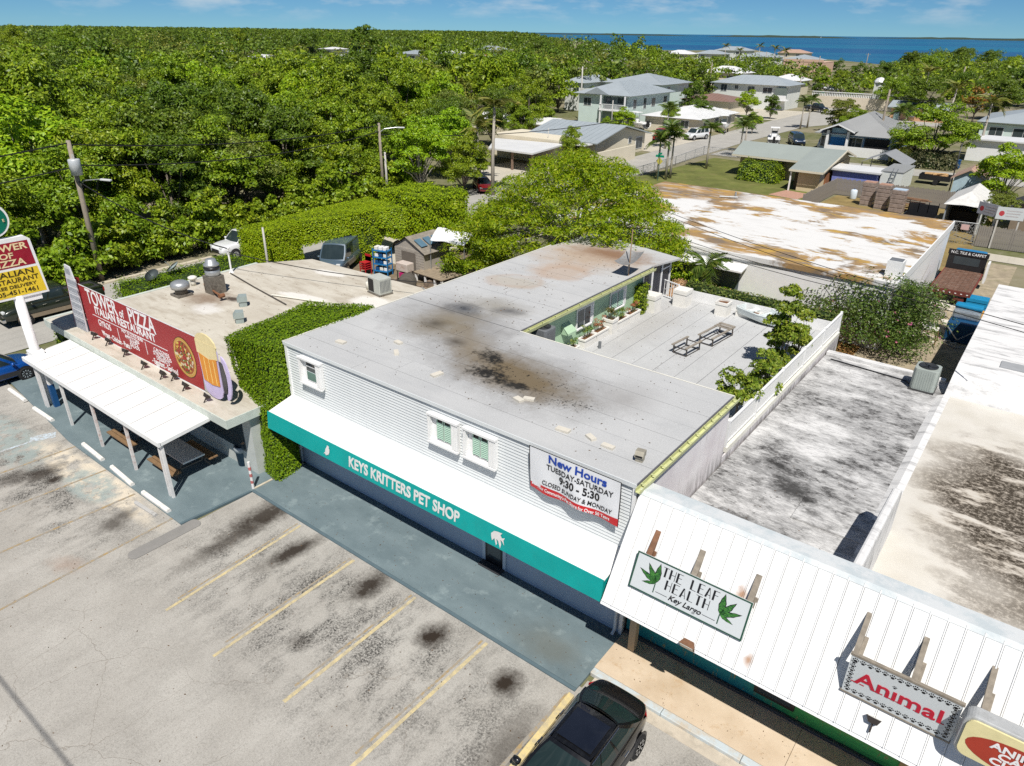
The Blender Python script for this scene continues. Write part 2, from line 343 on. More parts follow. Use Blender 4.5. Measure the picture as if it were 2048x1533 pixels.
# asphalt patch with rounded ends
PATCH = mat('smooth_asphalt', (.245, .235, .22), .9, 0, .1, 3, .2, 60)
pa = [(-21.52 + .26 * math.cos(a), 7.15 + .2 * math.sin(a)) for a in np.linspace(math.pi, 2 * math.pi, 9)] + [(-21.52 + .26 * math.cos(a), 9.35 + .16 * math.sin(a)) for a in np.linspace(0, math.pi, 9)]
MB().prism(pa, .0, .035).build('asphalt_patch', PATCH, lot)
# --- painted walks
t = NT('teal_walk_paint'); p = t.pos()
c = t.mix(t.rng(t.noise(t.map(p, scale=(.8, 1.5, 1)), .8, 8, .6), .3, .72), (.120, .162, .176), (.180, .232, .246))
c = t.mix(t.math('MULTIPLY', t.rng(t.noise(p, 1.1, 7, .7), .56, .72), .5), c, (.35, .42, .42))
c = t.mix(t.math('MULTIPLY', t.rng(t.noise(p, 7, 4, .8), .62, .72), .6), c, (.07, .09, .09))
c = t.mix(t.math('MULTIPLY', t.blob(-8.3, 12.6, 1.6, .9, 0, .5, 1.2, .8), .55), c, (.13, .13, .105))
t.bump(t.noise(p, 30, 4), .2, .01); TEAL = t.fin(c, .62, 0, .35)
EDGE = mat('walk_edge_paint', (.10, .145, .165), .7)
w = struct('shop_walk', MB().prism([(-21.62, 11.86), (-6.78, 11.86), (-6.78, 14.4), (-21.62, 14.4)], -.03, .065), TEAL)
MB().box(-21.62, -6.78, 11.76, 11.858, -.03, .05).build('kerb', EDGE, w)
w = struct('restaurant_apron', MB().prism([(-39.2, 9.72), (-31, 9.02), (-21.9, 8.98), (-21.72, 11.6), (-21.64, 11.74), (-21.64, 14.2), (-22.2, 14.6), (-39.2, 14.6)], -.03, .055), TEAL)
MB().prism([(-21.90, 8.98), (-21.80, 8.98), (-21.622, 11.74), (-21.715, 11.74)], -.03, .07).build('kerb', EDGE, w)
line_w = MB().box(-21.72, -21.63, 11.9, 14.2, .05, .09).build('kerb', mat('pale_concrete', (.55, .49, .38), .85, grime=.4), w)
TAN = NT('tan_walk'); t = TAN; p = t.pos()
c = t.mix(t.rng(t.noise(p, .7, 8, .65), .3, .7), (.50, .39, .27), (.66, .545, .41)); c = t.mix(t.math('MULTIPLY', t.rng(t.noise(p, 1.7, 8, .75), .56, .68), .55), c, (.40, .24, .10))
c = t.mix(t.rng(t.noise(p, 12, 3, .8), .66, .72), c, (.10, .08, .06)); t.bump(t.noise(p, 30, 4), .2, .01); TAN = t.fin(c, .85, 0, .2)
KBLUE = NT('kerb_paint'); t = KBLUE; p = t.pos(); KBLUE = t.fin(t.mix(t.rng(t.noise(p, 2.5, 7, .7), .42, .62), (.50, .56, .58), (.50, .44, .35)), .75)
w = struct('tan_walk', MB().prism([(-6.76, 12.72), (-1.55, 12.72), (-1.55, 14.6), (-6.76, 14.6)], -.03, .125), TAN)
MB().prism([(-1.54, 12.72), (3.6, 12.72), (3.6, 14.6), (-1.54, 14.6)], -.03, .125).build('walk_slab', TAN, w)
for x0, x1 in ((-6.76, -4.62), (-4.61, -2.46), (-2.45, 0.3), (.31, 3.6)): MB().box(x0, x1, 12.50, 12.718, -.03, .13).build('kerb', KBLUE, w, bevel=.02)
MB().box(-6.6, 3.6, 12.15, 12.498, -.03, .022).build('gutter', mat('gutter_concrete', (.52, .46, .37), .85, grime=.5), w)
t = NT('yellow_kerb_paint'); p = t.pos(); YK = t.fin(t.mix(t.rng(t.noise(p, 4, 6, .75), .4, .66), (.68, .54, .25), (.42, .36, .25)), .8)
a, b = (-6.78, 11.61), (-6.72, 8.84)
MB().add([(a[0] - .09, a[1], .0), (a[0] + .09, a[1], .0), (a[0] + .09, a[1], .1), (a[0] - .09, a[1], .1), (b[0] - .09, b[1], 0), (b[0] + .09, b[1], 0), (b[0] + .09, b[1], .1), (b[0] - .09, b[1], .1)],
         [(0, 1, 2, 3), (7, 6, 5, 4), (3, 2, 6, 7), (1, 5, 6, 2), (4, 0, 3, 7)]).build('painted_kerb', YK, lot, bevel=.015)
# wheel stops
WST = mat('wheel_stop_paint', (.78, .76, .72), .75, 0, .08, 4, .2, 30, grime=.55, gcol=(.42, .38, .32))
WS2 = mat('bare_wheel_stop', (.46, .45, .43), .85, grime=.4)
ws = MB().ext([(-.085, 0), (.085, 0), (.085, .07), (.05, .125), (-.05, .125), (-.085, .07)], 'x', -.95, .95).mesh('wheel_stop', WST)
stops = ((-37.2, 9.35, 0, 'white wheel stop at the far end of the restaurant apron'), (-34.2, 9.32, R(1), 'white wheel stop in front of the blue banded posts'), (-29.15, 9.24, R(-2), 'white wheel stop between two yellow lines before the patio posts'),
         (-26.45, 9.14, R(-3), 'white wheel stop beside the faded teal patch of paving'), (-23.75, 9.09, R(0), 'white wheel stop nearest the grey asphalt patch'))
for x, y, a, l in stops: link('wheel_stop', ws, None, (x, y, .055 if x > -30 else .05), a, l, 'wheel stop', 'white wheel stops along the restaurant apron')
w2 = ws.copy(); w2.materials[0] = WS2
link('wheel_stop', w2, None, (*(-23.69, 8.66), .012), R(3), 'loose bare grey wheel stop lying on broken pale concrete', 'wheel stop', scale=(.72, .8, .8))
struct('street_kerb', MB().prism([(-51.4, 6), (-51.0, 6), (-51.0, 30), (-53.4, 60), (-53.8, 60), (-51.4, 30)], -.03, .12), mat('pale_concrete', (.55, .49, .38), .85))
# far islets along the horizon
ISL = mat('islet_foliage', (.035, .055, .035), .9)
def islet(px0, px1, h, label):
    a, b = Vector((*px0, 0)), Vector((*px1, 0)); d = b - a; n = Vector((-d.y, d.x, 0)).normalized() * d.length * .12; mb = MB(); K = 26; vs = []
    for i in range(K + 1):
        q = a + d * i / K; e = min(1, 4 * i / K, 4 * (K - i) / K); hh = h * e * random.uniform(.55, 1); vs += [(*(q - n * e)[:2], -.8), (*q[:2], hh), (*(q + n * e)[:2], -.8)]
    mb.add(vs, [(3 * i, 3 * i + 3, 3 * i + 4, 3 * i + 1) for i in range(K)] + [(3 * i + 1, 3 * i + 4, 3 * i + 5, 3 * i + 2) for i in range(K)])
    mb.build('islet', ISL, kind='structure')
islet((-5200, 6600), (-3350, 7300), 16, ''); islet((-2900, 6500), (-1750, 6900), 17, ''); islet((-2150, 8600), (-300, 8900), 17, ''); islet((-900, 6900), (300, 6500), 13, '')
islet((-9500, 6900), (-5900, 8300), 17, '')
# ================================================================ the pet shop
WHITE = mat('white_paint', (.80, .80, .79), .55, 0, .05, 3, .08, 20, grime=.12, gcol=(.5, .48, .42))
CREAM = mat('cream_paint', (.74, .72, .64), .6, 0, .06, 3, .08, 20, grime=.15)
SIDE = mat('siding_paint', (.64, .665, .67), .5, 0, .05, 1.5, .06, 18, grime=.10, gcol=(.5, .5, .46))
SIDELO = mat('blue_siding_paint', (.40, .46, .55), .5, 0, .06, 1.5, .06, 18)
DARK = mat('dark_opening', (.012, .012, .014), .5)
BLACKP = mat('black_paint', (.018, .018, .02), .35, spec=.5)
GLASS = glassmat('window_glass', (.025, .035, .04)); GLASSG = glassmat('green_tinted_glass', (.05, .11, .09))
SHUT = mat('shutter_paint', (.42, .60, .48), .5)
# roof felt: pale grey rolled roofing with ponding stains, rust bleed at the back
t = NT('roof_felt'); p = t.pos()
c = t.mix(t.rng(t.noise(p, .5, 8, .6), .3, .7), (.385, .39, .39), (.46, .462, .458))
c = t.mix(t.rng(t.noise(p, 24, 3, .8), .40, .75), c, (.53, .535, .535))
c = t.mix(t.math('MULTIPLY', t.rng(t.noise(t.map(p, scale=(.35, 2.2, 1)), 1, 6, .65), .52, .72), .35), c, (.33, .34, .35))
FELT_PLAIN = None
def soot(t, c, x, y, rx, ry, rot, col, w, soft=.9, warp=.35, grain=.12, ws=1.2, gs=12): return t.mix(t.math('MULTIPLY', t.blob(x, y, rx, ry, rot, warp, ws, soft, grain, gs), w), c, col)
sw = (.215, .21, .205)
c = soot(t, c, -18.7, 20.2, 3.4, 3.2, 0, sw, .9, .8); c = soot(t, c, -13.2, 17.6, 4.6, 2.5, R(-6), sw, .95, .8); c = soot(t, c, -16.6, 18.8, 3.6, 2.4, R(-40), sw, .8, .9); c = soot(t, c, -9.6, 18.4, 1.5, 1.7, 0, (.27, .26, .25), .55, .9, .2)
c = soot(t, c, -18.6, 19.6, 1.9, 2.1, 0, (.20, .165, .11), .85, .9); c = soot(t, c, -13.4, 17.5, 3.5, 1.7, R(-8), (.155, .12, .075), 1, .7); c = soot(t, c, -16.4, 18.6, 2.2, 1.2, R(-30), (.20, .16, .105), .7, .9); c = soot(t, c, -18.2, 22.4, 2.2, 1.3, 0, (.26, .24, .20), .7, .9)
c = soot(t, c, -19.0, 21.3, 1.1, .85, R(10), (.045, .05, .06), 1, 1, .4); c = soot(t, c, -17.4, 22.3, 1.0, .55, R(20), (.07, .07, .075), .8, 1, .4); c = soot(t, c, -18.8, 19.3, .9, .7, 0, (.05, .045, .04), .7, 1); c = soot(t, c, -16.9, 18.4, .7, .5, 0, (.06, .05, .04), .8, 1)
blk = (.012, .012, .012)
c = soot(t, c, -14.9, 18.1, .95, .42, R(-28), blk, .95, .7, 1.0, 1.0, 2.4, 5.5); c = soot(t, c, -14.1, 17.0, 1.0, .62, R(-5), blk, .95, .7, 1.0, 1.0, 2.4, 5.5); c = soot(t, c, -12.9, 16.9, .9, .30, R(5), blk, .9, .7, .9, .9, 2.5, 6)
spk = t.math('MULTIPLY', t.blob(-12.6, 17.3, 3.0, 1.5, R(-4), .3, 1, .5), t.rng(t.noise(p, 7.5, 4, .75), .61, .64)); c = t.mix(spk, c, blk)
spk = t.math('MULTIPLY', t.blob(-10.7, 16.9, 1.6, .5, R(24), .4, 2, .7), t.rng(t.noise(p, 8, 4, .75), .55, .60)); c = t.mix(spk, c, blk)
rst = (.36, .20, .10)
c = soot(t, c, -19.2, 31.8, 4.2, 3.4, 0, (.40, .31, .23), .9, .7, .4); c = soot(t, c, -19.0, 28.5, 1.9, 1.9, R(30), (.42, .33, .26), .75, .5, .45); c = soot(t, c, -19.6, 25.6, 1.9, 1.0, R(15), (.40, .36, .30), .7, .5, .5)
for (x, y, a, b) in ((-18.6, 28.2, 1.5, 1.3), (-19.7, 25.7, 1.6, 1.1)):
    ring = t.math('MULTIPLY', t.blob(x, y, a, b, R(20), .4, 1, .35), t.math('SUBTRACT', 1, t.blob(x, y, a * .93, b * .88, R(20), .4, 1, .4))); c = t.mix(t.math('MULTIPLY', ring, .5), c, rst)
c = soot(t, c, -18.6, 33, 3.2, 2.0, 0, (.20, .10, .05), .8, .8, .5, .3)
t.bump(t.noise(p, 28, 4, .7), .35, .01); FELT = t.fin(c, .85, 0, .2)
t = NT('deck_felt'); p = t.pos()
c = t.mix(t.rng(t.noise(p, .5, 8, .6), .3, .7), (.385, .39, .39), (.465, .47, .47)); c = t.mix(t.rng(t.noise(p, 24, 3, .8), .40, .75), c, (.55, .555, .555))
c = t.mix(t.math('MULTIPLY', t.rng(t.noise(p, 1.4, 7, .7), .54, .72), .3), c, (.33, .33, .32)); c = t.mix(t.math('MULTIPLY', t.blob(-14.6, 30, 1.7, 5.5, 0, .4, .8, .8), .4), c, (.34, .32, .29))
t.bump(t.noise(p, 28, 4, .7), .35, .01); DECK = t.fin(c, .85, 0, .2)
SEAM = mat('roof_seam_tar', (.10, .10, .11), .9)
t = NT('stained_side_wall'); p = t.pos(); s_ = t.n('SeparateXYZ'); t.put(s_.inputs[0], p)
c = t.mix(t.rng(t.noise(p, .9, 6), .35, .65), (.66, .615, .62), (.76, .735, .73)); run = t.noise(t.map(p, scale=(1, 5, .7)), 1.3, 7, .7)
low = t.rng(t.math('ADD', s_.outputs[2], t.math('MULTIPLY', t.noise(p, .8, 4), 1.2)), 4.35, 3.25)
c = t.mix(t.math('MULTIPLY', t.math('MULTIPLY', low, t.rng(run, .38, .6)), .95), c, (.07, .065, .06)); c = t.mix(t.math('MULTIPLY', t.rng(run, .56, .7), .5), c, (.40, .36, .33))
t.bump(t.noise(p, 12, 4), .2, .01); SWALL = t.fin(c, .85)
GREENW = mat('green_stucco', (.41, .57, .39), .75, 0, .06, 1.2, .2, 40)
YGUT = mat('gutter_paint', (.56, .58, .30), .55, 0, .1, 3, grime=.35)
shop = thing('pet_shop', (-14.35, 24, 0), 'grey-roofed two-storey pet shop with white siding and teal awning', 'shop')
# masonry core
RECESS_SHADE = mat('siding_recess_shade', (.52, .54, .55), .8)  # wall behind the boards coloured darker to draw the shadow lines in the gaps
MB().box(-21.85, -6.86, 14.34, 34.55, 0, 3.06).build('wall', RECESS_SHADE, shop)
MB().box(-21.85, -6.86, 14.34, 20.55, 3.065, 5.3).build('wall', RECESS_SHADE, shop)
MB().box(-21.85, -16.0, 20.555, 31.6, 3.065, 5.3).build('wall', GREENW, shop)
MB().add([(-6.80, 14.36, 0), (-6.80, 34.5, 0), (-6.80, 34.5, 3.12), (-6.80, 20.6, 3.12), (-6.80, 20.6, 5.26), (-6.80, 14.36, 5.26)] + [(-6.85, 14.36, 0), (-6.85, 34.5, 0), (-6.85, 34.5, 3.12), (-6.85, 20.6, 3.12), (-6.85, 20.6, 5.26), (-6.85, 14.36, 5.26)],
         [tuple(range(6)), tuple(range(11, 5, -1)), (0, 5, 11, 6), (5, 4, 10, 11), (4, 3, 9, 10), (3, 2, 8, 9), (2, 1, 7, 8)]).build('side_wall', SWALL, shop)
# lap siding, board by board
def boards(x0, x1, y, z0, z1, n, m, parent, th=.032, lap=.014):
    h = (z1 - z0) / n; me = MB().add([(0, -th, 0), (x1 - x0, -th, 0), (x1 - x0, -.008, h * .88), (0, -.008, h * .88), (0, 0, 0), (x1 - x0, 0, 0), (x1 - x0, 0, h * .88), (0, 0, h * .88)],
        [(0, 1, 2, 3), (4, 7, 6, 5), (1, 0, 4, 5), (0, 3, 7, 4), (2, 1, 5, 6), (3, 2, 6, 7)]).mesh('siding_board', m)
    o = root_loc(parent)
    for i in range(n): link('siding_board', me, parent, (x0 - o[0], y - o[1], z0 + i * h - o[2]))
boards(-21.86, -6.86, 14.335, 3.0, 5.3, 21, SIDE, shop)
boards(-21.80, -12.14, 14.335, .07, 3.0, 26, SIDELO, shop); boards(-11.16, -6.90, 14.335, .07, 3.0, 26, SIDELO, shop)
MB().box(-21.93, -21.80, 14.26, 14.36, .065, 5.3).build('corner_trim', WHITE, shop); MB().box(-6.90, -6.79, 14.26, 14.36, .065, 5.28).build('corner_trim', WHITE, shop)
d = MB().box(-12.02, -11.28, 14.29, 14.34, .07, 2.15).build('door', BLACKP, shop)
MB().box(-11.93, -11.37, 14.278, 14.292, .35, 2.02).build('pane', GLASS, d); MB().box(-11.96, -11.92, 14.22, 14.28, .95, 1.2).build('handle', mat('steel', (.5, .5, .5), .3, .9), d)
for x0, x1 in ((-12.14, -12.02), (-11.28, -11.16)): MB().box(x0, x1, 14.27, 14.345, .07, 2.2).build('door_frame', mat('trim_grey', (.55, .60, .66), .5), shop)
MB().box(-12.14, -11.16, 14.27, 14.345, 2.2, 2.3).build('door_frame', MATS['trim_grey'], shop)
MB().box(-12.1, -11.2, 13.98, 14.26, .065, .13).build('door_step', mat('step_dark', (.05, .05, .055), .8), shop)
# roof sheets of rolled felt
rf = MB().box(-21.98, -6.80, 14.275, 20.80, 5.302, 5.36).build('roof', SEAM, shop)
def sheets(x0, x1, y0, y1, z, n, m, par, along='x', name='roof_sheet', gap=.013):
    for i in range(n):
        j0, j1 = random.uniform(-.03, .03) if i else 0, 0
        if along == 'x':
            a = y0 + (y1 - y0) * i / n; b = y0 + (y1 - y0) * (i + 1) / n; cut = random.uniform(.25, .75) * (x1 - x0) + x0
            for q0, q1 in ((x0, cut - gap / 2), (cut + gap / 2, x1)): MB().box(q0, q1, a + gap, b, z, z + .018 + .003 * (i % 2)).build(name, m, par)
        else:
            a = x0 + (x1 - x0) * i / n; b = x0 + (x1 - x0) * (i + 1) / n
            MB().box(a + gap, b, y0, y1, z, z + .018 + .003 * (i % 2)).build(name, m, par)
sheets(-21.96, -6.84, 14.28, 20.78, 5.36, 7, FELT, rf)
rl = MB().box(-21.98, -15.66, 20.805, 32.0, 5.302, 5.36).build('roof', SEAM, shop)
sheets(-21.96, -15.70, 20.82, 31.98, 5.36, 11, FELT, rl)
MB().box(-22.03, -6.80, 14.245, 14.274, 5.27, 5.395).build('roof_edge', SIDE, rf); MB().box(-22.03, -21.982, 14.245, 32.0, 5.27, 5.398).build('roof_edge', CREAM, rf)
MB().box(-15.655, -6.80, 20.802, 20.85, 5.22, 5.385).build('roof_edge', CREAM, rf)
MB().box(-21.9, -15.98, 20.8, 31.7, 5.2, 5.30).build('soffit', GREENW, rl)
def gutter(par, ax, a, b, side, z, n):
    """open trough with straps; runs along y at x=side"""
    g = MB().ext([(side, z), (side + .15, z), (side + .17, z + .13), (side + .15, z + .13), (side + .135, z + .02), (side + .012, z + .02), (side + .012, z + .13), (side, z + .13)], 'y', a, b).build('gutter', YGUT, par)
    me = MB().box(0, .16, -.02, .02, 0, .012).mesh('gutter_strap', YGUT); o = root_loc(g)
    for i in range(n): link('gutter_strap', me, g, (side - o[0] + .003, a + (b - a) * (i + .5) / n - o[1], z + .131 - o[2]))
gutter(shop, 'y', 14.18, 20.9, -6.79, 5.21, 12); gutter(shop, 'y', 20.9, 32.05, -15.65, 5.2, 12)
# awning: white canvas top, teal valance with lettering
AWN = mat('awning_canvas', (.82, .81, .78), .7, 0, .06, 1.2, .1, 30, grime=.28, gcol=(.58, .53, .45)); TEALV = mat('teal_canvas', (.0, .345, .32), .55, 0, .14, .8, .08, 30, grime=.3, gcol=(.02, .23, .215))
aw = MB().add([(-21.9, 14.31, 3.13), (-6.88, 14.31, 3.13), (-6.88, 13.05, 2.93), (-21.78, 13.05, 2.93), (-21.9, 14.31, 3.10), (-6.88, 14.31, 3.10), (-6.88, 13.05, 2.90), (-21.78, 13.05, 2.90)],
         [(0, 3, 2, 1), (4, 5, 6, 7), (0, 1, 5, 4), (1, 2, 6, 5), (2, 3, 7, 6), (3, 0, 4, 7)]).build('awning', AWN, shop)
MB().add([(-21.8, 13.045, 2.955), (-6.88, 13.045, 2.955), (-6.88, 12.97, 2.25), (-21.8, 12.97, 2.25), (-21.8, 13.075, 2.95), (-6.88, 13.075, 2.95), (-6.88, 13.0, 2.25), (-21.8, 13.0, 2.25)],
         [(0, 1, 2, 3)[::-1], (4, 5, 6, 7), (0, 1, 5, 4), (1, 2, 6, 5), (2, 3, 7, 6), (3, 0, 4, 7)]).build('valance', TEALV, aw)
for x in (-21.79, -6.91): MB().add([(x, 14.31, 3.09), (x, 13.06, 2.9), (x, 13.0, 2.3), (x, 14.31, 2.3), (x + .02, 14.31, 3.09), (x + .02, 13.06, 2.9), (x + .02, 13.0, 2.3), (x + .02, 14.31, 2.3)], [(0, 1, 2, 3), (7, 6, 5, 4), (0, 4, 5, 1), (1, 5, 6, 2), (2, 6, 7, 3), (3, 7, 4, 0)]).build('side_flap', TEALV, aw)
LET = mat('awning_lettering', (.72, .70, .68), .6)
lo = lambda par, x, y, z: tuple(Vector((x, y, z)) - root_loc(par))
text('lettering', 'KEYS KRITTERS PET SHOP', LET, aw, .56, lo(aw, -14.55, 13.0, 2.585), (R(84), 0, 0), .026, .80)
def emblem(pts, cx, cz, s, m, par, y, th=.012, name='emblem'):
    n = len(pts); MB().add([(cx + a * s, y - .012 + (b * s) * .106, cz + b * s) for a, b in pts], [tuple(range(n))]).build(name, m, par)
emblem([(-.12, -.5), (.02, -.38), (.15, -.36), (.3, -.1), (.32, .2), (.22, .3), (.28, .42), (.18, .5), (.0, .5), (-.02, .38), (-.08, .28), (-.2, .1), (-.26, -.2), (-.45, -.42), (-.3, -.36)][::1], -18.25, 2.60, .42, LET, aw, 12.995)
emblem([(-.52, .12), (-.3, .36), (-.05, .42), (.3, .45), (.18, .28), (.3, .12), (.52, .22), (.42, .02), (.5, -.3), (.36, -.12), (.2, -.02), (.28, -.3), (.22, -.62), (.05, -.2), (-.1, -.1), (-.02, -.4), (-.1, -.55), (-.25, -.12), (-.42, -.35), (-.5, -.1)], -10.45, 2.62, .50, LET, aw, 12.997)
# windows of the upper front
def front_window(x0, x1, z0, z1, kind):
    w = MB().box(x0 + .02, x1 - .02, 14.26, 14.31, z0, z1).build('window', WHITE, shop)
    for a, b, c, e in ((x0, x1, z1 - .07, z1 + .02), (x0, x1, z0 - .03, z0 + .07), (x0, x0 + .10, z0 + .07, z1 - .07), (x1 - .10, x1, z0 + .07, z1 - .07)): MB().box(a, b, 14.20, 14.262, c, e).build('frame', WHITE, w)
    for sx in (x0 - .015, x1 - .235):                                # folded accordion shutters at both sides
        wd = .11 if sx < x0 else .25
        k = 3 if wd < .2 else 6
        for i in range(k): MB().box(sx + wd * i / k + .004, sx + wd * (i + 1) / k, 14.105 + .02 * (i % 2), 14.199, z0 + .04, z1 - .05).build('shutter_leaf', WHITE, w)
    MB().box(x0 - .03, x1 + .03, 14.085, 14.20, z1 - .045, z1 + .03).build('track', WHITE, w); MB().box(x0 - .03, x1 + .03, 14.085, 14.20, z0 - .05, z0 + .02).build('sill', WHITE, w)
    a, b = x0 + .34, x1 - .34; mid = (a + b) / 2
    MB().box(a - .05, b + .05, 14.225, 14.258, z0 + .10, z1 - .09).build('sash', WHITE, w)
    if kind == 'sash':
        MB().box(a, b, 14.21, 14.224, (z0 + z1) / 2 + .03, z1 - .14).build('pane', GLASS, w); MB().box(a, b, 14.21, 14.224, z0 + .16, (z0 + z1) / 2 - .02).build('pane', GLASSG, w)
        MB().box(a + .02, b - .02, 14.2, 14.209, (z0 + z1) / 2 + .2, (z0 + z1) / 2 + .24).build('muntin', WHITE, w)
    else:
        for q0, q1 in ((a - .02, mid - .02), (mid + .02, b + .02)):
            MB().box(q0, q1, 14.214, 14.224, z0 + .15, z1 - .13).build('pane', DARK, w)
            me = MB().add([(0, -.022, 0), (q1 - q0 - .05, -.022, 0), (q1 - q0 - .05, .0, .045), (0, 0, .045)], [(0, 1, 2, 3)]).mesh('slat', SHUT); o = root_loc(w)
            for i in range(9): link('slat', me, w, (q0 + .025 - o[0], 14.21 - o[1], z0 + .19 + i * .068 - o[2]))
            for e in (q0, q1 - .035): MB().box(e, e + .035, 14.195, 14.213, z0 + .15, z1 - .13).build('stile', SHUT, w)
front_window(-20.95, -19.72, 4.08, 5.10, 'sash'); front_window(-14.28, -13.03, 4.0, 5.02, 'shutter'); front_window(-12.76, -11.50, 4.0, 5.03, 'shutter')
# green upper wall: two sliding windows, vent hood
def side_window(y0, y1, z0, z1, shut):
    w = MB().box(-16.0, -15.95, y0, y1, z0, z1).build('window', WHITE, shop); m = (y0 + y1) / 2
    for a, b in ((y0 + .05, m - .03), (m + .03, y1 - .12)):
        MB().box(-15.952, -15.94, a, b, z0 + .05, z1 - .05).build('pane', GLASS, w)
        if shut:
            me = MB().add([(.0, 0, 0), (0, b - a - .04, 0), (-.02, b - a - .04, .05), (-.02, 0, .05)], [(0, 1, 2, 3)]).mesh('slat', SHUT); o = root_loc(w)
            for i in range(9): link('slat', me, w, (-15.915 - o[0], a + .02 - o[1], z0 + .1 + i * .085 - o[2]))
    MB().box(-15.998, -15.90, y0 - .04, y1 + .04, z0 - .07, z0 - .003).build('sill', WHITE, w); MB().box(-15.998, -15.93, y0 - .05, y0 - .002, z0, z1 + .04).build('frame', WHITE, w)
    MB().box(-15.998, -15.93, y1 + .002, y1 + .16, z0, z1 + .04).build('frame', WHITE, w); MB().box(-15.998, -15.93, y0 - .05, y1 + .16, z1 + .042, z1 + .1).build('frame', WHITE, w)
side_window(25.5, 26.72, 3.9, 4.8, False); side_window(28.42, 29.75, 3.92, 4.78, True)
MB().add([(-15.998, 24.3, 4.5), (-15.998, 24.9, 4.5), (-15.6, 24.95, 4.15), (-15.6, 24.25, 4.15), (-15.998, 24.3, 4.05), (-15.998, 24.9, 4.05), (-15.6, 24.9, 4.05), (-15.6, 24.3, 4.05)], [(0, 3, 2, 1), (4, 5, 6, 7), (0, 4, 7, 3), (1, 2, 6, 5), (3, 7, 6, 2)]).build('vent_hood', GREENW, shop)
MB().tube([(-15.93, 23.2, 3.1), (-15.93, 23.2, 5.15)], .04, 8).build('downpipe', CREAM, shop)
# terrace deck
dk = MB().box(-15.998, -6.852, 20.56, 34.55, 3.062, 3.085).build('deck', SEAM, shop)
sheets(-15.99, -6.90, 20.9, 34.53, 3.085, 9, DECK, dk, 'y', 'deck_sheet', .022)
# patio porch at the back
MB().add([(-22.0, 32.0, 5.33), (-15.9, 31.9, 5.33), (-15.55, 35.0, 5.18), (-22, 36.5, 5.18), (-22.0, 32.0, 5.25), (-15.9, 31.9, 5.25), (-15.55, 35.0, 5.08), (-22, 36.5, 5.08)], [(0, 1, 2, 3), (7, 6, 5, 4), (1, 5, 6, 2), (2, 6, 7, 3), (0, 4, 5, 1), (3, 7, 4, 0)]).build('porch_roof', FELT, shop)
for y in (31.68, 32.7, 33.75, 34.75): MB().box(-16.05, -15.95, y - .05, y + .05, 3.09, 5.12).build('porch_post', WHITE, shop)
MB().box(-16.04, -15.98, 31.73, 34.7, 3.09, 3.2).build('porch_rail', WHITE, shop); MB().box(-16.04, -15.98, 33.8, 34.7, 4.7, 4.78).build('porch_rail', WHITE, shop)
MB().box(-16.02, -16.0, 31.74, 34.68, 3.2, 5.1).build('insect_screen', mat('screen_mesh', (.03, .035, .05), .4), shop)
MB().box(-21.85, -16.2, 34.6, 34.75, 0, 5.1).build('wall', WHITE, shop); MB().box(-21.85, -21.7, 31.62, 34.58, 0, 5.15).build('wall', WHITE, shop)
# white railing along the terrace edge
rl_ = MB().box(-6.95, -6.80, 20.95, 34.5, 3.125, 3.32).build('ledge', CREAM, shop)
MB().box(-6.93, -6.87, 21.0, 34.45, 3.44, 3.49).build('rail', WHITE, shop); MB().box(-6.95, -6.86, 20.98, 34.5, 4.22, 4.28).build('rail', WHITE, shop)
bm_ = MB().box(-.016, .016, -.016, .016, 0, .74).mesh('baluster', WHITE); o = root_loc(shop)
for i in range(106): link('baluster', bm_, shop, (-6.9 - o[0], 21.08 + i * .126 - o[1], 3.485))
for y in (21.0, 23.7, 26.4, 29.1, 31.8, 34.45): MB().box(-6.95, -6.85, y - .05, y + .05, 3.322, 4.35).build('rail_post', WHITE, shop)
MB().box(-15.2, -6.85, 34.56, 34.6, 3.0, 3.7).build('back_parapet', WHITE, shop)
# banner hung on the siding
BAN = mat('banner_vinyl', (.74, .75, .77), .45, 0, .03, 1, .03, 8); BLUEI = mat('blue_ink', (.01, .055, .36), .5); BLK = mat('black_ink', (.012, .012, .014), .5); REDI = mat('red_ink', (.52, .02, .025), .5); WHI = mat('white_ink', (.8, .8, .8), .5)
ban = thing('banner', (-8.67, 14.14, 4.0), 'white vinyl banner with New Hours printed in blue, hung on the siding', 'banner')
wave = lambda x, z: .05 + .05 * math.sin(x * 2.1 + 1) * (1.4 - z) + .03 * math.sin(x * 5.3 + z * 2) * (1.4 - z)
def sag(x): return -.035 - .10 * math.sin((x + 1.5) / 3 * math.pi * 2.1 + .6) * .5
def bsheet(x0, x1, z0, z1, off, nu=30, nv=8, bot=False):
    return MB().grid(lambda u, v: (x0 + (x1 - x0) * u, -wave(x0 + (x1 - x0) * u, z0 + (z1 - z0) * v) - off, (z0 + (z1 - z0) * v) + (1 - v) * (sag(x0 + (x1 - x0) * u) if bot else 0)), nu, nv)
bsheet(-1.5, 1.5, .02, 1.40, .0, bot=True).build('sheet', BAN, ban, world=False, smooth=True)
bsheet(-1.5, 1.5, .02, .20, .004, 30, 2, True).build('red_strip', REDI, ban, world=False, smooth=True)
for x0, x1, z0, z1 in ((-1.52, 1.52, 1.385, 1.41), (-1.52, -1.49, 0, 1.4), (1.49, 1.52, -.06, 1.4)): bsheet(x0, x1, z0, z1, .004, 20, 4).build('border', BLK, ban, world=False)
def btext(s, m, size, x, z, bold, sx=1, shear=0):
    ob = text('lettering', s, m, ban, size, (x, -.012, z), (R(90), 0, 0), bold, sx, shear, depth=.002)
    for v in ob.data.vertices: v.co.z += wave(x + v.co.x * sx, z + v.co.y)
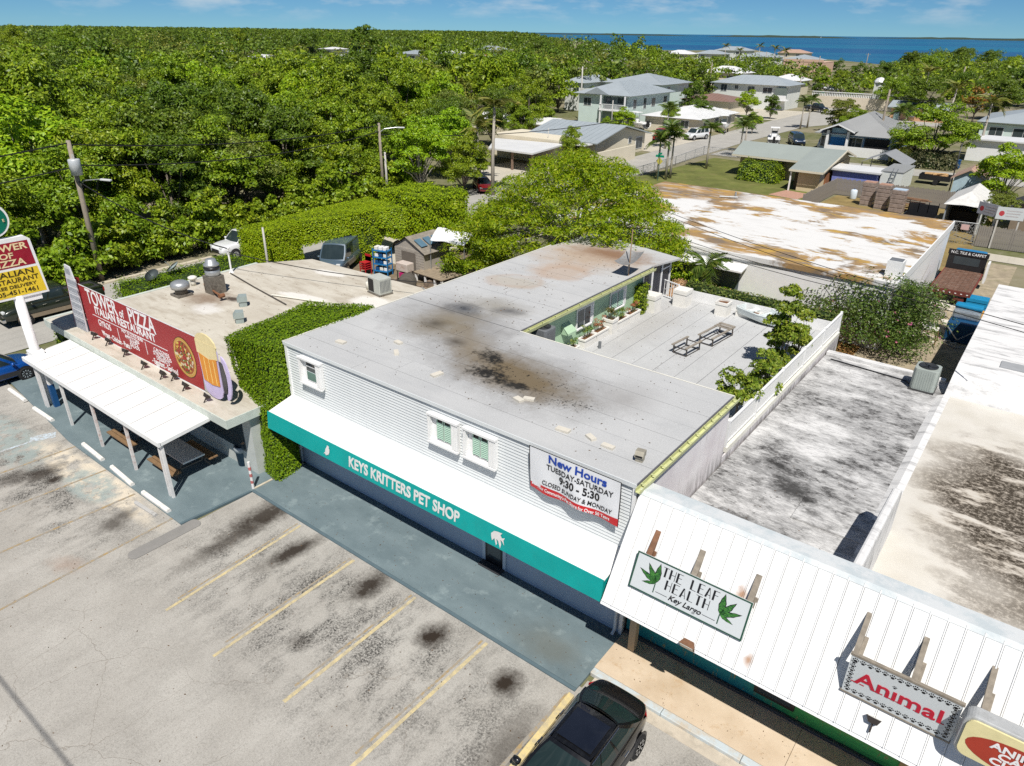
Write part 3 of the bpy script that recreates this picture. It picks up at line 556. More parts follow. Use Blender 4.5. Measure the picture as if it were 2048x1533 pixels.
btext('New Hours', BLUEI, .36, .12, 1.19, .028, 1.12); btext('TUESDAY-SATURDAY', BLK, .245, .20, .90, .012, .93); btext('9:30 - 5:30', BLK, .34, .22, .63, .026, .92); btext('CLOSED SUNDAY & MONDAY', BLK, .205, .12, .335, .012, .84, .18)
btext("Your Community's Pet Store for Over 50 Years", WHI, .155, .0, .085, .012, .82)
# loose bricks and a vent box on the roof
BRK = mat('pale_brick', (.62, .58, .50), .85, 0, .1, 6, .3, 30, grime=.3)
bk = MB().box(-.20, .20, -.10, .10, 0, .07).mesh('concrete_block', BRK)
for i, (q, a, l) in enumerate((((-20.19, 15.58), 5, 'lying alone near the hedge corner of the shop roof'), ((-18.48, 16.92), -8, 'beside the sooty stain, farther of two from the siding'), ((-17.86, 16.22), -40, 'beside the sooty stain, nearer of two to the siding'), ((-15.43, 15.81), 80, 'lying alone on pale felt above the middle of the siding'), ((-12.12, 16.11), -15, 'touching another block at the lower edge of the black stain'), ((-11.88, 16.35), 20, 'to the right of its touching twin below the black stain'),
                           ((-9.91, 15.40), 5, 'first of three above the banner, farthest from it'), ((-9.03, 15.55), -25, 'middle one of three scattered above the banner'), ((-8.38, 15.43), 0, 'last of three above the banner, nearest the roof vent'))):
    link('concrete_block', bk, None, (q[0], q[1], 5.382), R(a), 'small pale concrete block ' + l, 'block', 'loose blocks on the shop roof', scale=(random.uniform(.8, 1.1), random.uniform(.8, 1.1), 1))
def boxvent(loc, rz, m, label, s=1):
    v = thing('roof_vent', loc, label, 'vent', None, rz)
    MB().box(-.14 * s, .14 * s, -.14 * s, .14 * s, 0, .2 * s).build('base', m, v, world=False)
    MB().ext([(-.2 * s, .2 * s), (.17 * s, .2 * s), (.17 * s, .42 * s), (-.1 * s, .44 * s), (-.2 * s, .3 * s)], 'x', -.17 * s, .17 * s).build('hood', m, v, world=False)
    MB().box(-.13 * s, .13 * s, -.203 * s, -.19 * s, .215 * s, .3 * s).build('opening', DARK, v, world=False); return v
boxvent((*(-7.33, 15.39), 5.382), R(10), mat('old_vent_metal', (.40, .37, .30), .6, .3, .2, 5, grime=.6), 'small grimy box vent on the shop roof beside the yellow-green gutter', .75)
# terrace furniture
ac = lambda name, loc, w, h, m, label, rz=0: make_ac(name, loc, w, h, m, label, rz)
def make_ac(name, loc, w, h, m, label, rz=0):
    a = thing(name, loc, label, 'air conditioner', None, rz); q = w / 2; e = q * .8
    oc = [(-q, -e), (-e, -q), (e, -q), (q, -e), (q, e), (e, q), (-e, q), (-q, e)]
    MB().prism(oc, .05, h).build('body', m, a, world=False, bevel=.02); MB().box(-q * 1.05, q * 1.05, -q * 1.05, q * 1.05, 0, .06).build('pad', mat('ac_pad', (.06, .06, .06), .8), a, world=False)
    MB().lathe([(q * .76, h + .001), (q * .80, h + .05), (q * .74, h + .055), (q * .70, h + .02), (.01, h + .004)], 24).build('fan_ring', mat('fan_dark', (.03, .033, .036), .5), a, world=False, smooth=True)
    f = MB()
    for k in range(4): f.bar((0, 0, h + .03), (q * .68 * math.cos(k * math.pi / 2 + .5), q * .68 * math.sin(k * math.pi / 2 + .5), h + .03), .12 * w, .012)
    f.build('fan_blade', MATS['fan_dark'], a, world=False)
    me = MB().box(-w * .022, w * .022, -.006, 0, .12, h - .1).mesh('louvre', m)
    for s in range(4):
        for i in range(8):
            u = (i - 3.5) * w * .095; an = s * math.pi / 2; c_, s_ = math.cos(an), math.sin(an)
            link('louvre', me, a, (c_ * u + s_ * (q + .004), s_ * u - c_ * (q + .004), 0), an)
    return a
ACG = mat('ac_grey_paint', (.17, .18, .19), .5, .1); ACL = mat('ac_pale_paint', (.36, .40, .37), .5, .1, grime=.2)
k = make_ac('air_conditioner', (-15.52, 22.25, 4.15), .78, 1.0, ACG, 'dark grey air conditioner beside the green wall eave')
for sx in (-1, 1):
    for sy in (-1, 1): MB().box(sx * .33 - .03, sx * .33 + .03, sy * .33 - .03, sy * .33 + .03, -1.05, 0).build('stand_leg', ACG, k, world=False)
PLW = mat('planter_white', (.78, .76, .71), .6, 0, .05, 3, .1, 20, grime=.25); SOIL = mat('potting_soil', (.16, .075, .035), .95, 0, .3, 8, .8, 40)
LG = leafmat('potted_leaf', (.05, .11, .015), (.12, .22, .03), (.26, .26, .06)); FLW = leafmat('dry_pink_leaf', (.25, .09, .05), (.38, .16, .09), (.15, .16, .05))
def planter(loc, w, d, h, label, plant=None, rz=0, taper=0, soil=True, n=220):
    pl = thing('planter', loc, label, 'planter', 'white planters on the roof terrace', rz); a, b = w / 2, d / 2; mb = MB(); tw = .045
    for z0, z1, e in ((0, h * .82, 0), (h * .82, h, .03)):
        mb.box(-a - e, a + e, -b - e, -b + tw, z0, z1); mb.box(-a - e, a + e, b - tw, b + e, z0, z1); mb.box(-a - e, -a + tw, -b + tw, b - tw, z0, z1); mb.box(a - tw, a + e, -b + tw, b - tw, z0, z1)
    mb.build('box', PLW, pl, world=False)
    if soil: MB().grid(lambda u, v: (-a + tw + (w - 2 * tw) * u, -b + tw + (d - 2 * tw) * v, h * .86 + random.uniform(-.02, .03)), 6, 6).build('soil', SOIL, pl, world=False)
    else: MB().box(-a - .02, a + .02, -b - .02, b + .02, h + .002, h + .05).build('cap', PLW, pl, world=False)
    if plant:
        m, ph, n = plant[0], plant[1], plant[2] if len(plant) > 2 else n
        kk = 7; C = np.c_[RNG.uniform(-a * .8, a * .8, kk), RNG.uniform(-b * .6, b * .6, kk), h + RNG.uniform(.15, ph, kk)]
        V, F = clumps(C, np.full(kk, .16), n, .10, .4, .3, shell=.2)
        link('foliage', npmesh('foliage', V, F, m), pl)
        st = MB()
        for q in C: st.tube([(q[0] * .6, q[1] * .6, h * .85), tuple(q)], [.012, .006], 4)
        st.build('stem', mat('green_stem', (.12, .13, .05), .7), pl, world=False)
    return pl
planter((-15.62, 24.75, 3.105), .5, .35, .32, 'small low white planter nearest the air conditioner', (LG, .3, 120), R(90))
planter((-15.62, 25.95, 3.105), 1.0, .36, .42, 'long white planter under the nearer green-wall window, nearest the vent hood', (LG, .55), R(90))
planter((-15.62, 27.05, 3.105), 1.0, .36, .42, 'long white planter with tall dry leaves between window and square planter', (FLW, .7), R(90))
planter((-15.62, 27.95, 3.105), .55, .5, .72, 'square white planter with bushy plant, between the long planters', (leafmat('olive_leaf', (.06, .08, .02), (.14, .15, .04), (.2, .13, .05)), .45, 320))
planter((-15.62, 28.95, 3.105), 1.05, .36, .42, 'long white planter under the farther green-wall window', (LG, .4), R(90))
planter((-15.62, 30.1, 3.105), 1.05, .36, .42, 'long white planter with pinkish leaves next to the creeper', (FLW, .45), R(90))
planter((-15.5, 31.9, 3.105), .72, .72, .85, 'closed white pillar box beside the porch screens', None, 0, soil=False)
planter((-14.6, 33.65, 3.105), .72, .72, .85, 'closed white pillar box at the gate post', None, 0, soil=False)
planter((-12.35, 33.7, 3.105), .62, .62, .72, 'square white planter with bare soil in front of the clipped hedge')
planter((-11.15, 34.1, 3.105), 1.2, .34, .36, 'low white planter beside the upturned end of the boat')
planter((-7.22, 22.0, 3.33), .9, .3, .3, 'narrow planter at the foot of the smaller citrus tree', None, R(90))
# gate of white bars
g_ = thing('terrace_gate', (-15.6, 34.3, 3.1), 'white metal gate with upright bars between porch and pillar box', 'gate')
A, B_ = Vector((-.85, .1, 0)), Vector((.6, -.35, 0))
for z in (.08, .95): MB().bar(A + Vector((0, 0, z)), B_ + Vector((0, 0, z)), .05).build('rail', WHITE, g_, world=False)
for i in range(10): q = A + (B_ - A) * i / 9; MB().bar(q + Vector((0, 0, .08)), q + Vector((0, 0, 1.0)), .06 if i in (0, 9) else .028).build('bar', WHITE, g_, world=False)
MB().bar(A + Vector((0, 0, .2)), B_ + Vector((0, 0, .9)), .03).build('brace', WHITE, g_, world=False)
# two bare bench frames
WD = mat('grey_timber', (.30, .265, .22), .85, 0, .25, 5, .5, 30); STL = mat('rusty_steel', (.10, .095, .09), .6, .4, .2, 8, grime=.4, gcol=(.2, .08, .03))
def bench(loc, rz, l, label, slats):
    b = thing('bench_frame', loc, label, 'bench', 'bare bench frames on the terrace', rz)
    for y in (-.35, .35): MB().box(-l / 2, l / 2, y - .05, y + .05, .40, .45).build('side_board', WD, b, world=False)
    for x in (-l / 2 + .12, l / 2 - .12):
        for y in (-.33, .33): MB().bar((x, y, .4), (x + .03, y, 0), .05).build('leg', STL, b, world=False)
        MB().bar((x, -.33, .32), (x, .33, .32), .04).build('cross_bar', STL, b, world=False); MB().bar((x, -.33, .03), (x, .33, .03), .035).build('floor_bar', STL, b, world=False)
    for y in (-.33, .33): MB().bar((-l / 2 + .12, y, .03), (l / 2 - .12, y, .03), .03).build('floor_bar', STL, b, world=False)
    for x in slats: MB().box(x - .05, x + .05, -.4, .4, .452, .48).build('slat', WD, b, world=False)
bench((-11.72, 28.15, 3.105), R(84), 1.35, 'bare wooden bench frame without slats, nearer of the two on the terrace', ())
bench((-11.25, 30.35, 3.105), R(84), 2.1, 'longer bench frame with a few slats left at its far end', (.5, .7, .9, 1.0))
MB().lathe([(.07, 0), (.07, .3), (.075, .32), (.06, .33)], 12).build('vent_pipe', ACG, None, world=False, loc=(*(-14.95, 25.95), 3.105), label='short dark vent pipe standing on the terrace near the front roof', cat='pipe')
# dinghy upturned at bow on the terrace
t_ = mat('dinghy_gelcoat', (.70, .76, .76), .35, 0, .05, 2, coat=.3)
bo = thing('rowing_dinghy', (-10.35, 34.0, 3.105), 'small white rowing dinghy on the terrace by the clipped hedge', 'boat', None, R(-22))
def hull(u, v, s=1, dz=0):
    x = (u - .5) * 2.6; w_ = .62 * (1 - max(0, (u - .45) / .55) ** 2.2) * (1 if u > 0 else .9); a = (v - .5) * math.pi * 1.0
    return (x, math.sin(a) * w_ * s, (1 - math.cos(a) ** .6 if math.cos(a) > 0 else 1) * .5 + .02 + .22 * max(0, u - .5) ** 2 + dz)
MB().grid(lambda u, v: hull(u, v), 16, 12).build('hull', t_, bo, world=False, smooth=True)
MB().grid(lambda u, v: hull(u * .96 + .02, v, .93, .03), 16, 12).build('inner_hull', t_, bo, world=False, smooth=True)
for x in (-.7, .1): MB().box(x - .14, x + .14, -.52, .52, .36, .40).build('thwart', t_, bo, world=False)
MB().box(-1.31, -1.26, -.55, .55, .1, .54).build('transom', t_, bo, world=False)
gw = MB()
for v in (0, 1): gw.tube([hull(u / 12, v) for u in range(13)], .03, 6)
gw.build('gunwale', t_, bo, world=False)
# satellite dish frame and antenna mast on the wing roof
ANT = mat('weathered_metal', (.36, .36, .35), .5, .5, .2, 8, grime=.4, gcol=(.25, .12, .05))
an = thing('roof_antenna', (-15.9, 29.9, 5.38), 'weathered dish frame and thin mast at the edge of the wing roof', 'antenna')
MB().tube([(0, 0, 0), (0.02, 0, 2.3)], .025, 6).build('mast', mat('rust_pole', (.36, .24, .15), .7), an, world=False)
MB().grid(lambda u, v: ((u - .5) * .9 - .15, (v - .5) * 1.3 + .2, .5 + .35 * (v) + .12 * ((u - .5) ** 2 + (v - .5) ** 2) * 4), 8, 8).build('dish', ANT, an, world=False)
MB().bar((-.12, .1, 0), (-.12, .2, .6), .05).build('bracket', ANT, an, world=False)
# ================================================================ the strip of shops on the right
t = NT('white_metal_roof'); p = t.pos()
c = t.mix(t.rng(t.noise(p, .8, 6), .3, .7), (.73, .73, .72), (.80, .80, .79)); c = t.mix(t.math('MULTIPLY', t.rng(t.noise(t.map(p, scale=(3, .6, .6)), 1.5, 7, .7), .6, .75), .35), c, (.56, .57, .56))
for q, a in (((-3.49, 13.60, 4.65), .16), ((-2.85, 12.90, 3.48), .12), ((-4.43, 13.50, 4.51), .1)): c = t.mix(t.math('MULTIPLY', t.blob(q[0], q[1], a, a, 0, .6, 5, .8), .8), c, (.36, .16, .05))
MROOF = t.fin(c, .42, 0, .4)
t = NT('ridge_cap_paint'); p = t.pos(); c = t.mix(t.rng(t.noise(p, 1.5, 7, .7), .46, .60), (.64, .66, .66), (.52, .57, .585)); c = t.mix(t.math('MULTIPLY', t.rng(t.noise(p, 2.3, 6, .8), .64, .70), t.blob(2.2, 15, 1.6, 1, 0, .3, 1, .5)), c, (.40, .16, .05)); CAP = t.fin(c, .6)
t = NT('mildewed_white_roof'); p = t.pos(); q_ = t.map(p, rot=(0, 0, R(30)), scale=(.8, 1.25, 1))
s1 = t.noise(q_, .55, 9, .64); s2 = t.noise(q_, 2.3, 9, .78); s3 = t.noise(t.map(p, rot=(0, 0, R(34)), scale=(.6, 2.2, 1)), 5, 6, .8)
c = t.mix(t.rng(s1, .36, .60), (.62, .615, .605), (.27, .268, .265)); c = t.mix(t.math('MULTIPLY', t.rng(s3, .48, .62), .55), c, (.20, .20, .20)); c = t.mix(t.math('MULTIPLY', t.rng(s3, .50, .36), .5), c, (.70, .695, .685))
c = t.mix(t.math('MULTIPLY', t.math('MULTIPLY', t.rng(s2, .49, .60), t.rng(s1, .40, .56)), .9), c, (.045, .043, .042))
for x, y, a, b in ((-4.9, 17.6, 1.1, .7), (-4.4, 20.6, .9, .7), (-5.2, 21.7, .8, .3), (-3.8, 20.2, .5, .25)): c = t.mix(t.math('MULTIPLY', t.blob(x, y, a, b, R(-20), .6, 2, .7, .5, 7), .9), c, (.032, .031, .03))
cr_ = t.math('MULTIPLY', t.rng(t.noise(p, 4, 8, .8), .60, .64), t.blob(-4.9, 19.5, 1.8, 2.6, 0, .4, 1, .4)); c = t.mix(t.math('MULTIPLY', cr_, .8), c, (.03, .03, .03))
t.bump(t.noise(p, 20, 5, .7), .4, .015); MILD = t.fin(c, .85, 0, .2)
t = NT('cream_roof_stained'); p = t.pos()
s1 = t.noise(t.map(p, rot=(0, 0, R(12)), scale=(.6, 1.5, 1)), .6, 9, .68); edge = t.blob(2.0, 22.6, 3.5, 6.8, R(14), .5, .45, .5)
c = t.mix(t.rng(t.noise(p, .7, 6), .3, .7), (.54, .51, .45), (.63, .605, .555)); c = t.mix(t.math('MULTIPLY', t.rng(s1, .36, .48), t.math('MULTIPLY', edge, .5)), c, (.38, .29, .20)); dk2 = t.math('MULTIPLY', t.rng(s1, .425, .49), t.rng(t.noise(p, 7, 7, .8), .34, .52)); c = t.mix(t.math('MULTIPLY', t.math('MULTIPLY', dk2, edge), .98), c, (.04, .031, .021))
t.bump(t.noise(p, 20, 5, .7), .3, .01); CREAMR = t.fin(c, .85, 0, .2)
t = NT('white_plaster_worn'); p = t.pos(); c = t.mix(t.rng(t.noise(t.map(p, rot=(0, 0, R(15)), scale=(.6, 2.4, 1)), 1, 9, .7), .5, .68), (.68, .675, .665), (.30, .30, .30)); t.bump(t.noise(p, 15, 4), .25, .01); WORNW = t.fin(c, .8, 0, .2)
t = NT('mural_paint'); p = t.pos(); s_ = t.n('SeparateXYZ'); t.put(s_.inputs[0], p)
wv = t.noise(t.map(p, scale=(.8, 1, 5)), 1.1, 8, .7, .6); zz = t.math('ADD', s_.outputs[2], t.math('MULTIPLY', t.math('SUBTRACT', wv, .5), 1.5))
cl = t.ramp(t.math('DIVIDE', zz, 2.6), (.0, (.0, .10, .13)), (.25, (.0, .16, .17)), (.4, (.01, .22, .13)), (.55, (.02, .13, .05)), (.72, (.11, .085, .05)), (.86, (.05, .16, .28)))
cr_ = t.ramp(t.math('DIVIDE', zz, 2.6), (.0, (.01, .10, .03)), (.2, (.02, .24, .06)), (.38, (.10, .20, .05)), (.55, (.20, .14, .05)), (.8, (.14, .09, .035)))
c = t.mix(t.rng(s_.outputs[0], -3.2, -1.9), cl, cr_); c = t.mix(1, c, (1.8, 1.45, 1.5), 'MULTIPLY'); c = t.mix(t.rng(t.noise(t.map(p, scale=(3, 1, 1)), 2.5, 6, .7), .57, .66), c, (.24, .22, .09)); MURAL = t.fin(c, .6)
mall = thing('strip_shops', (-2, 20, 0), 'low white strip of shops with sloping white metal roof front', 'shop')
X0, X1 = -6.74, 4.2
MB().box(X0, X1, 14.45, 14.62, .12, 2.75).build('wall', MURAL, mall)
MB().box(X0, X1, 12.95, 14.445, 2.42, 2.5).build('soffit', mat('soffit_paint', (.45, .42, .36), .8), mall)
# standing-seam panels, one by one
yb, zb, yt, zt = 12.72, 2.60, 14.36, 5.18; wdt = .33; n_ = int((X1 - X0) / wdt)
fr = MB().add([(X0 + .01, yb + .06, zb - .04), (X1, yb + .06, zb - .04), (X1, yt + .05, zt - .06), (X0 + .01, yt + .05, zt - .06), (X0 + .01, yb + .12, zb - .08), (X1, yb + .12, zb - .08), (X1, yt + .12, zt - .12), (X0 + .01, yt + .12, zt - .12)],
         [(0, 1, 2, 3), (7, 6, 5, 4), (0, 4, 5, 1), (3, 2, 6, 7), (0, 3, 7, 4), (1, 5, 6, 2)]).build('roof_front', mat('roof_underlay', (.42, .43, .43), .8), mall)
ny, nz_ = -(zt - zb), (yt - yb); L_ = math.hypot(ny, nz_); ny, nz_ = ny / L_, nz_ / L_
def slope(x, f, lift=0): return (x, yb + (yt - yb) * f + ny * lift, zb + (zt - zb) * f + nz_ * lift)
pm = MB(); e = .009
pm.add([slope(0, 0), slope(wdt - e, 0), slope(wdt - e, 1), slope(0, 1), slope(0, 0, .012), slope(wdt - .04, 0, .012), slope(wdt - .04, 1, .012), slope(0, 1, .012)], [(0, 1, 2, 3), (4, 5, 6, 7), (0, 4, 7, 3)])
pm.add([slope(wdt - .04, 0, .012), slope(wdt - e, 0, .012), slope(wdt - e, 1, .012), slope(wdt - .04, 1, .012), slope(wdt - .034, 0, .034), slope(wdt - e, 0, .034), slope(wdt - e, 1, .034), slope(wdt - .034, 1, .034)], [(4, 5, 6, 7), (0, 4, 7, 3), (1, 2, 6, 5), (0, 1, 5, 4)])
pme = pm.mesh('roof_panel', MROOF); o = root_loc(mall)
for i in range(n_): link('roof_panel', pme, mall, (X0 + .02 + i * wdt - o[0], -o[1], -o[2]))
MB().add([(X0, yb - .03, zb - .09), (X1, yb - .03, zb - .09), (X1, yb + .03, zb + .02), (X0, yb + .03, zb + .02), (X0, yb + .05, zb - .12), (X1, yb + .05, zb - .12)], [(0, 1, 2, 3), (4, 5, 1, 0), (2, 1, 5), (0, 3, 4)]).build('drip_edge', WHITE, mall)
MB().add([(X0, yt - .06, zt - .05), (X1, yt - .06, zt - .05), (X1, yt + .02, zt + .06), (X0, yt + .02, zt + .06), (X1, yt + .62, zt - .05), (X0, yt + .62, zt - .05), (X1, yt + .62, zt - .3), (X0, yt + .62, zt - .3)], [(0, 1, 2, 3), (3, 2, 4, 5), (5, 4, 6, 7), (0, 3, 5, 7), (1, 6, 4, 2)]).build('ridge_cap', CAP, mall)
MB().box(X0, X1, 14.7, 14.95, 2.8, 4.95).build('back_wall', WORNW, mall)
MB().add([(X0, 12.9, 2.5), (X0, 14.9, 2.5), (X0, 14.9, 5.1), (X0, 14.42, 5.1)], [(0, 3, 2, 1)]).build('end_wall', WHITE, mall)
# flat roofs and parapets
MB().box(X0, -1.72, 14.96, 32.7, 2.5, 2.9).build('flat_roof', MILD, mall); MB().box(-1.715, X1, 14.96, 30.95, 2.5, 3.0).build('flat_roof', CREAMR, mall)
MB().add([(-1.95, 17, 2.9), (-1.95, 31, 2.9), (-1.715, 31, 3.02), (-1.715, 17, 3.02), (-1.5, 31, 3.003), (-1.5, 17, 3.003)], [(0, 3, 2, 1), (3, 5, 4, 2)]).build('roof_curb', WORNW, mall)
MB().ext([(14.955, 2.9), (20.15, 2.9), (20.15, 4.35), (19.6, 4.72), (14.955, 4.98)], 'x', -1.58, -1.36).build('fire_wall', WORNW, mall, bevel=.06)
MB().box(X0, -1.9, 32.4, 32.72, 2.903, 3.02).build('parapet', WORNW, mall)
MB().box(-3.9, -1.62, 19.0, 20.4, 2.902, 2.96).build('roof_patch', MILD, mall)
MB().box(X0, -1.75, 14.97, 32.6, 0, 2.49).build('wall', WORNW, mall); MB().box(-1.74, X1, 14.97, 30.9, 0, 2.49).build('wall', WORNW, mall)
# raised white block at the back
MB().add([(-1.72, 31.0, 2.95), (6, 31.0, 2.95), (6, 45, 2.95), (-1.72, 45, 2.95), (-1.66, 31.4, 3.7), (6, 31.4, 3.7), (-1.62, 32.0, 4.12), (6, 32.0, 4.12), (6, 45, 4.12), (-1.62, 45, 4.12)],
         [(0, 1, 5, 4), (4, 5, 7, 6), (6, 7, 8, 9), (0, 4, 6, 9, 3)[::-1], (1, 2, 8, 7, 5), (2, 3, 9, 8)]).build('raised_roof', WORNW, mall)
MB().box(-1.60, 6, 31.0, 44.9, 0, 2.9).build('wall', WORNW, mall)
MB().box(-.25, 1.9, 32.5, 33.25, 4.121, 4.16).build('roof_patch', mat('grey_patch', (.33, .34, .35), .8), mall)
MB().tube([(-6.4, 31.9, 2.93), (-3.2, 31.6, 2.93), (-2.9, 31.2, 2.95)], .03, 6).build('conduit', BLACKP, mall)
# shop front
w = MB().box(-2.9, -1.85, 14.40, 14.449, .45, 2.3).build('window', BLACKP, mall)
MB().box(-2.8, -1.95, 14.385, 14.399, .55, 2.2).build('pane', GLASS, w)
MB().box(.62, 1.6, 14.40, 14.449, .3, 2.3).build('door', mat('yellow_door', (.34, .26, .12), .6), mall)
MB().box(X0, X1, 14.36, 14.44, .126, .22).build('plinth', mat('plinth_dark', (.07, .075, .08), .7), mall)
po = MB().box(-6.36, -6.16, 13.86, 14.06, .126, 2.42).build('post', mat('tan_post', (.42, .33, .22), .8, grime=.4), mall)
MB().add([(-6.3, 13.0, 2.42), (-6.22, 13.0, 2.42), (-6.22, 13.9, 1.6), (-6.3, 13.9, 1.6), (-6.22, 13.9, 2.42), (-6.3, 13.9, 2.42)], [(0, 3, 2, 1), (2, 3, 5, 4), (0, 5, 3), (1, 2, 4)]).build('bracket', MATS['tan_post'], po)
MB().tube([(-6.99, 14.2, 2.2), (-6.99, 14.2, .25), (-6.99, 14.05, .12)], .05, 8).build('downpipe', mat('pale_pipe', (.6, .65, .7), .5), shop)
make_ac('air_conditioner', (-2.55, 31.35, 2.905), .9, .98, ACL, 'pale grey-green air conditioner standing on the mildewed flat roof')
# ---- signs standing off the roof front
OLDW = mat('old_beam', (.26, .225, .18), .85, 0, .3, 6, .5, 30); BRNW = mat('brown_beam', (.20, .10, .055), .8, 0, .3, 6, .5, 30)
SGN = mat('sign_face', (.54, .57, .58), .45, 0, .04, 1.5, .03, 8, grime=.06); DGRN = mat('dark_green_trim', (.02, .075, .045), .5)
def strut(par, x, zr, zs, ys, m, w=.13):
    yr = yb + (yt - yb) * (zr - zb) / (zt - zb); M = par.matrix_basis.inverted(); q = lambda *a: M @ Vector(a)
    MB().bar(q(x, yr + .08, zr + .06), q(x + .02, ys + .03, zs), w, w).build('strut', m, par, world=False); MB().bar(q(x + .1, yr - .22, zr - .35), q(x + .1, ys + .06, zs - .35), w * .8, w * .8).build('strut', m, par, world=False)
lf = thing('shop_sign', (-4.42, 12.45, 3.85), 'pale sign board with two green leaf emblems standing off the white metal roof', 'sign')
MB().box(-5.85, -2.99, 12.44, 12.49, 3.85, 4.97).build('board', SGN, lf)
for a, b, c_, d_ in ((-5.85, -2.99, 3.85, 3.885), (-5.85, -2.99, 4.935, 4.97), (-5.85, -5.815, 3.886, 4.934), (-3.025, -2.99, 3.886, 4.934)): MB().box(a, b, 12.428, 12.439, c_, d_).build('border', DGRN, lf)
def deco(ch, x, z, h, w, mb, y):
    k = h * .17; s = h * .05
    R_ = lambda a, b, c, d: mb.add([(x + a, y, z + c), (x + b, y, z + c), (x + b, y, z + d), (x + a, y, z + d)], [(0, 1, 2, 3)])
    if ch == 'T': R_(0, w, h - s, h); R_(w / 2 - k / 2, w / 2 + k / 2, 0, h - s)
    if ch in 'HEFL': R_(0, k, 0, h)
    if ch == 'H': R_(w - s, w, 0, h); R_(k, w - s, h * .5, h * .5 + s)
    if ch in 'EF': R_(k, w, h - s, h); R_(k, w * .85, h * .52, h * .52 + s)
    if ch in 'EL': R_(k, w, 0, s)
    if ch == 'A':
        mb.add([(x, y, z), (x + k, y, z), (x + w / 2 + k * .4, y, z + h), (x + w / 2 - k * .3, y, z + h)], [(0, 1, 2, 3)]); mb.add([(x + w - s, y, z), (x + w, y, z), (x + w / 2 + k * .4, y, z + h), (x + w / 2 + k * .2, y, z + h)], [(0, 1, 2, 3)]); R_(w * .25, w * .82, h * .25, h * .25 + s)
l1 = MB(); x = -5.13
for ch in 'THE LEAF':
    if ch != ' ': deco(ch, x, 4.56, .29, .148, l1, 12.436)
    x += .180
l1.build('lettering', BLK, lf); l1 = MB(); x = -4.98
for ch in 'HEALTH': deco(ch, x, 4.22, .29, .15, l1, 12.436); x += .19
l1.build('lettering', BLK, lf)
text('lettering', 'Key Largo', BLK, lf, .22, lo(lf, -4.42, 12.434, 4.06), (R(90), 0, 0), .018, .9, .3)
for a, b in ((-5.16, -4.86), (-3.97, -3.66)): MB().box(a, b, 12.432, 12.4385, 4.04, 4.05).build('rule', BLK, lf)
LFG = NT('leaf_emblem_green'); LFG = LFG.fin(LFG.mix(LFG.rng(LFG.noise(LFG.map(LFG.oco(), rot=(0, R(30), 0), scale=(1, 1, 3)), 16, 2), .45, .55), (.012, .07, .015), (.05, .19, .03)), .5)
def leafblade(cx, cz, ang, l, w, m, y):
    a = R(ang); dx, dz = math.cos(a), math.sin(a); N = 7; pts = []
    for s in (1, -1):
        for i in range(N + 1):
            u = i / N if s == 1 else 1 - i / N; ww = w * math.sin(math.pi * u ** .75) ** 1 * s * (1 + .18 * (i % 2)); pts.append((cx + dx * l * u - dz * ww, y, cz + dz * l * u + dx * ww))
    return pts
def halfleaf(cx, cz, side, par):
    mb, mk = MB(), MB()
    for an, l in ((90, .62), (90 + 30, .58), (90 + 62, .54), (90 + 108, .36)):
        an = an if side < 0 else 180 - an
        p1 = leafblade(cx, cz, an, l, l * .125, None, 12.4375); p2 = leafblade(cx, cz, an, l * .93, l * .098, None, 12.4345)
        mk.add(p1, [tuple(range(len(p1)))]); mb.add(p2, [tuple(range(len(p2)))])
    mk.build('emblem', BLK, par); mb.build('emblem', LFG, par); MB().box(cx - .012, cx + .012, 12.431, 12.4385, cz - .28, cz + .0).build('emblem', DGRN, par)
halfleaf(-5.22, 4.27, -1, lf); halfleaf(-3.60, 4.27, 1, lf)
lf.location = (-4.64, 13.03, 3.23); lf.rotation_euler = (R(-24), 0, 0); lf.scale = (1.055, 1, .86); bpy.context.view_layer.update()
for x, m in ((-5.9, BRNW), (-4.67, OLDW), (-3.25, OLDW)): strut(lf, x, 4.45, 4.02, 13.42, m)
an_ = thing('shop_sign', (.13, 12.3, 3.95), 'white sign board bordered with black paw prints reading Animal', 'sign')
MB().box(-.88, 1.12, 12.3, 12.36, 3.98, 4.98).build('board', SGN, an_); MB().box(-.9, 1.14, 12.29, 12.37, 4.981, 5.03).build('frame', OLDW, an_); MB().box(-.9, 1.14, 12.29, 12.37, 3.94, 3.979).build('frame', OLDW, an_)
pw = MB()
def disc(mb, cx, cz, rx, rz, y, n=8): mb.add([(cx + rx * math.cos(2 * math.pi * k / n), y, cz + rz * math.sin(2 * math.pi * k / n)) for k in range(n)], [tuple(range(n))])
def paw(cx, cz, s, y=12.297):
    disc(pw, cx, cz - .25 * s, .42 * s, .34 * s, y)
    for a, b in ((-.55, .15), (-.2, .48), (.2, .48), (.55, .15)): disc(pw, cx + a * s, cz + b * s, .17 * s, .22 * s, y, 6)
for i in range(14): paw(-.78 + i * .1385, 4.89, .086); paw(-.78 + i * .1385, 4.07, .086)
for i in range(7): paw(-.80, 4.17 + i * .11, .08); paw(1.03, 4.17 + i * .11, .08)
paw(.0, 4.66, .06); pw.build('paw_border', BLK, an_, kind='stuff')
text('lettering', 'An\u0131mal', mat('crimson_ink', (.45, .008, .03), .5), an_, .47, lo(an_, .11, 12.294, 4.47), (R(90), 0, 0), .016, 1.22)
sf = MB()
for x in (-.72, -.55, -.33, -.20, -.01, .13, .29, .45, .74, .90): sf.box(x - .045, x + .045, 12.292, 12.2955, 4.325, 4.345)
sf.build('serif', MATS['crimson_ink'], an_)
an_.location = (.16, 13.05, 3.24); an_.scale = (1.04, 1, 1.02); bpy.context.view_layer.update()
for x in (-.86, .27, 1.5): strut(an_, x, 4.62, 4.22, 13.12, OLDW, .1)
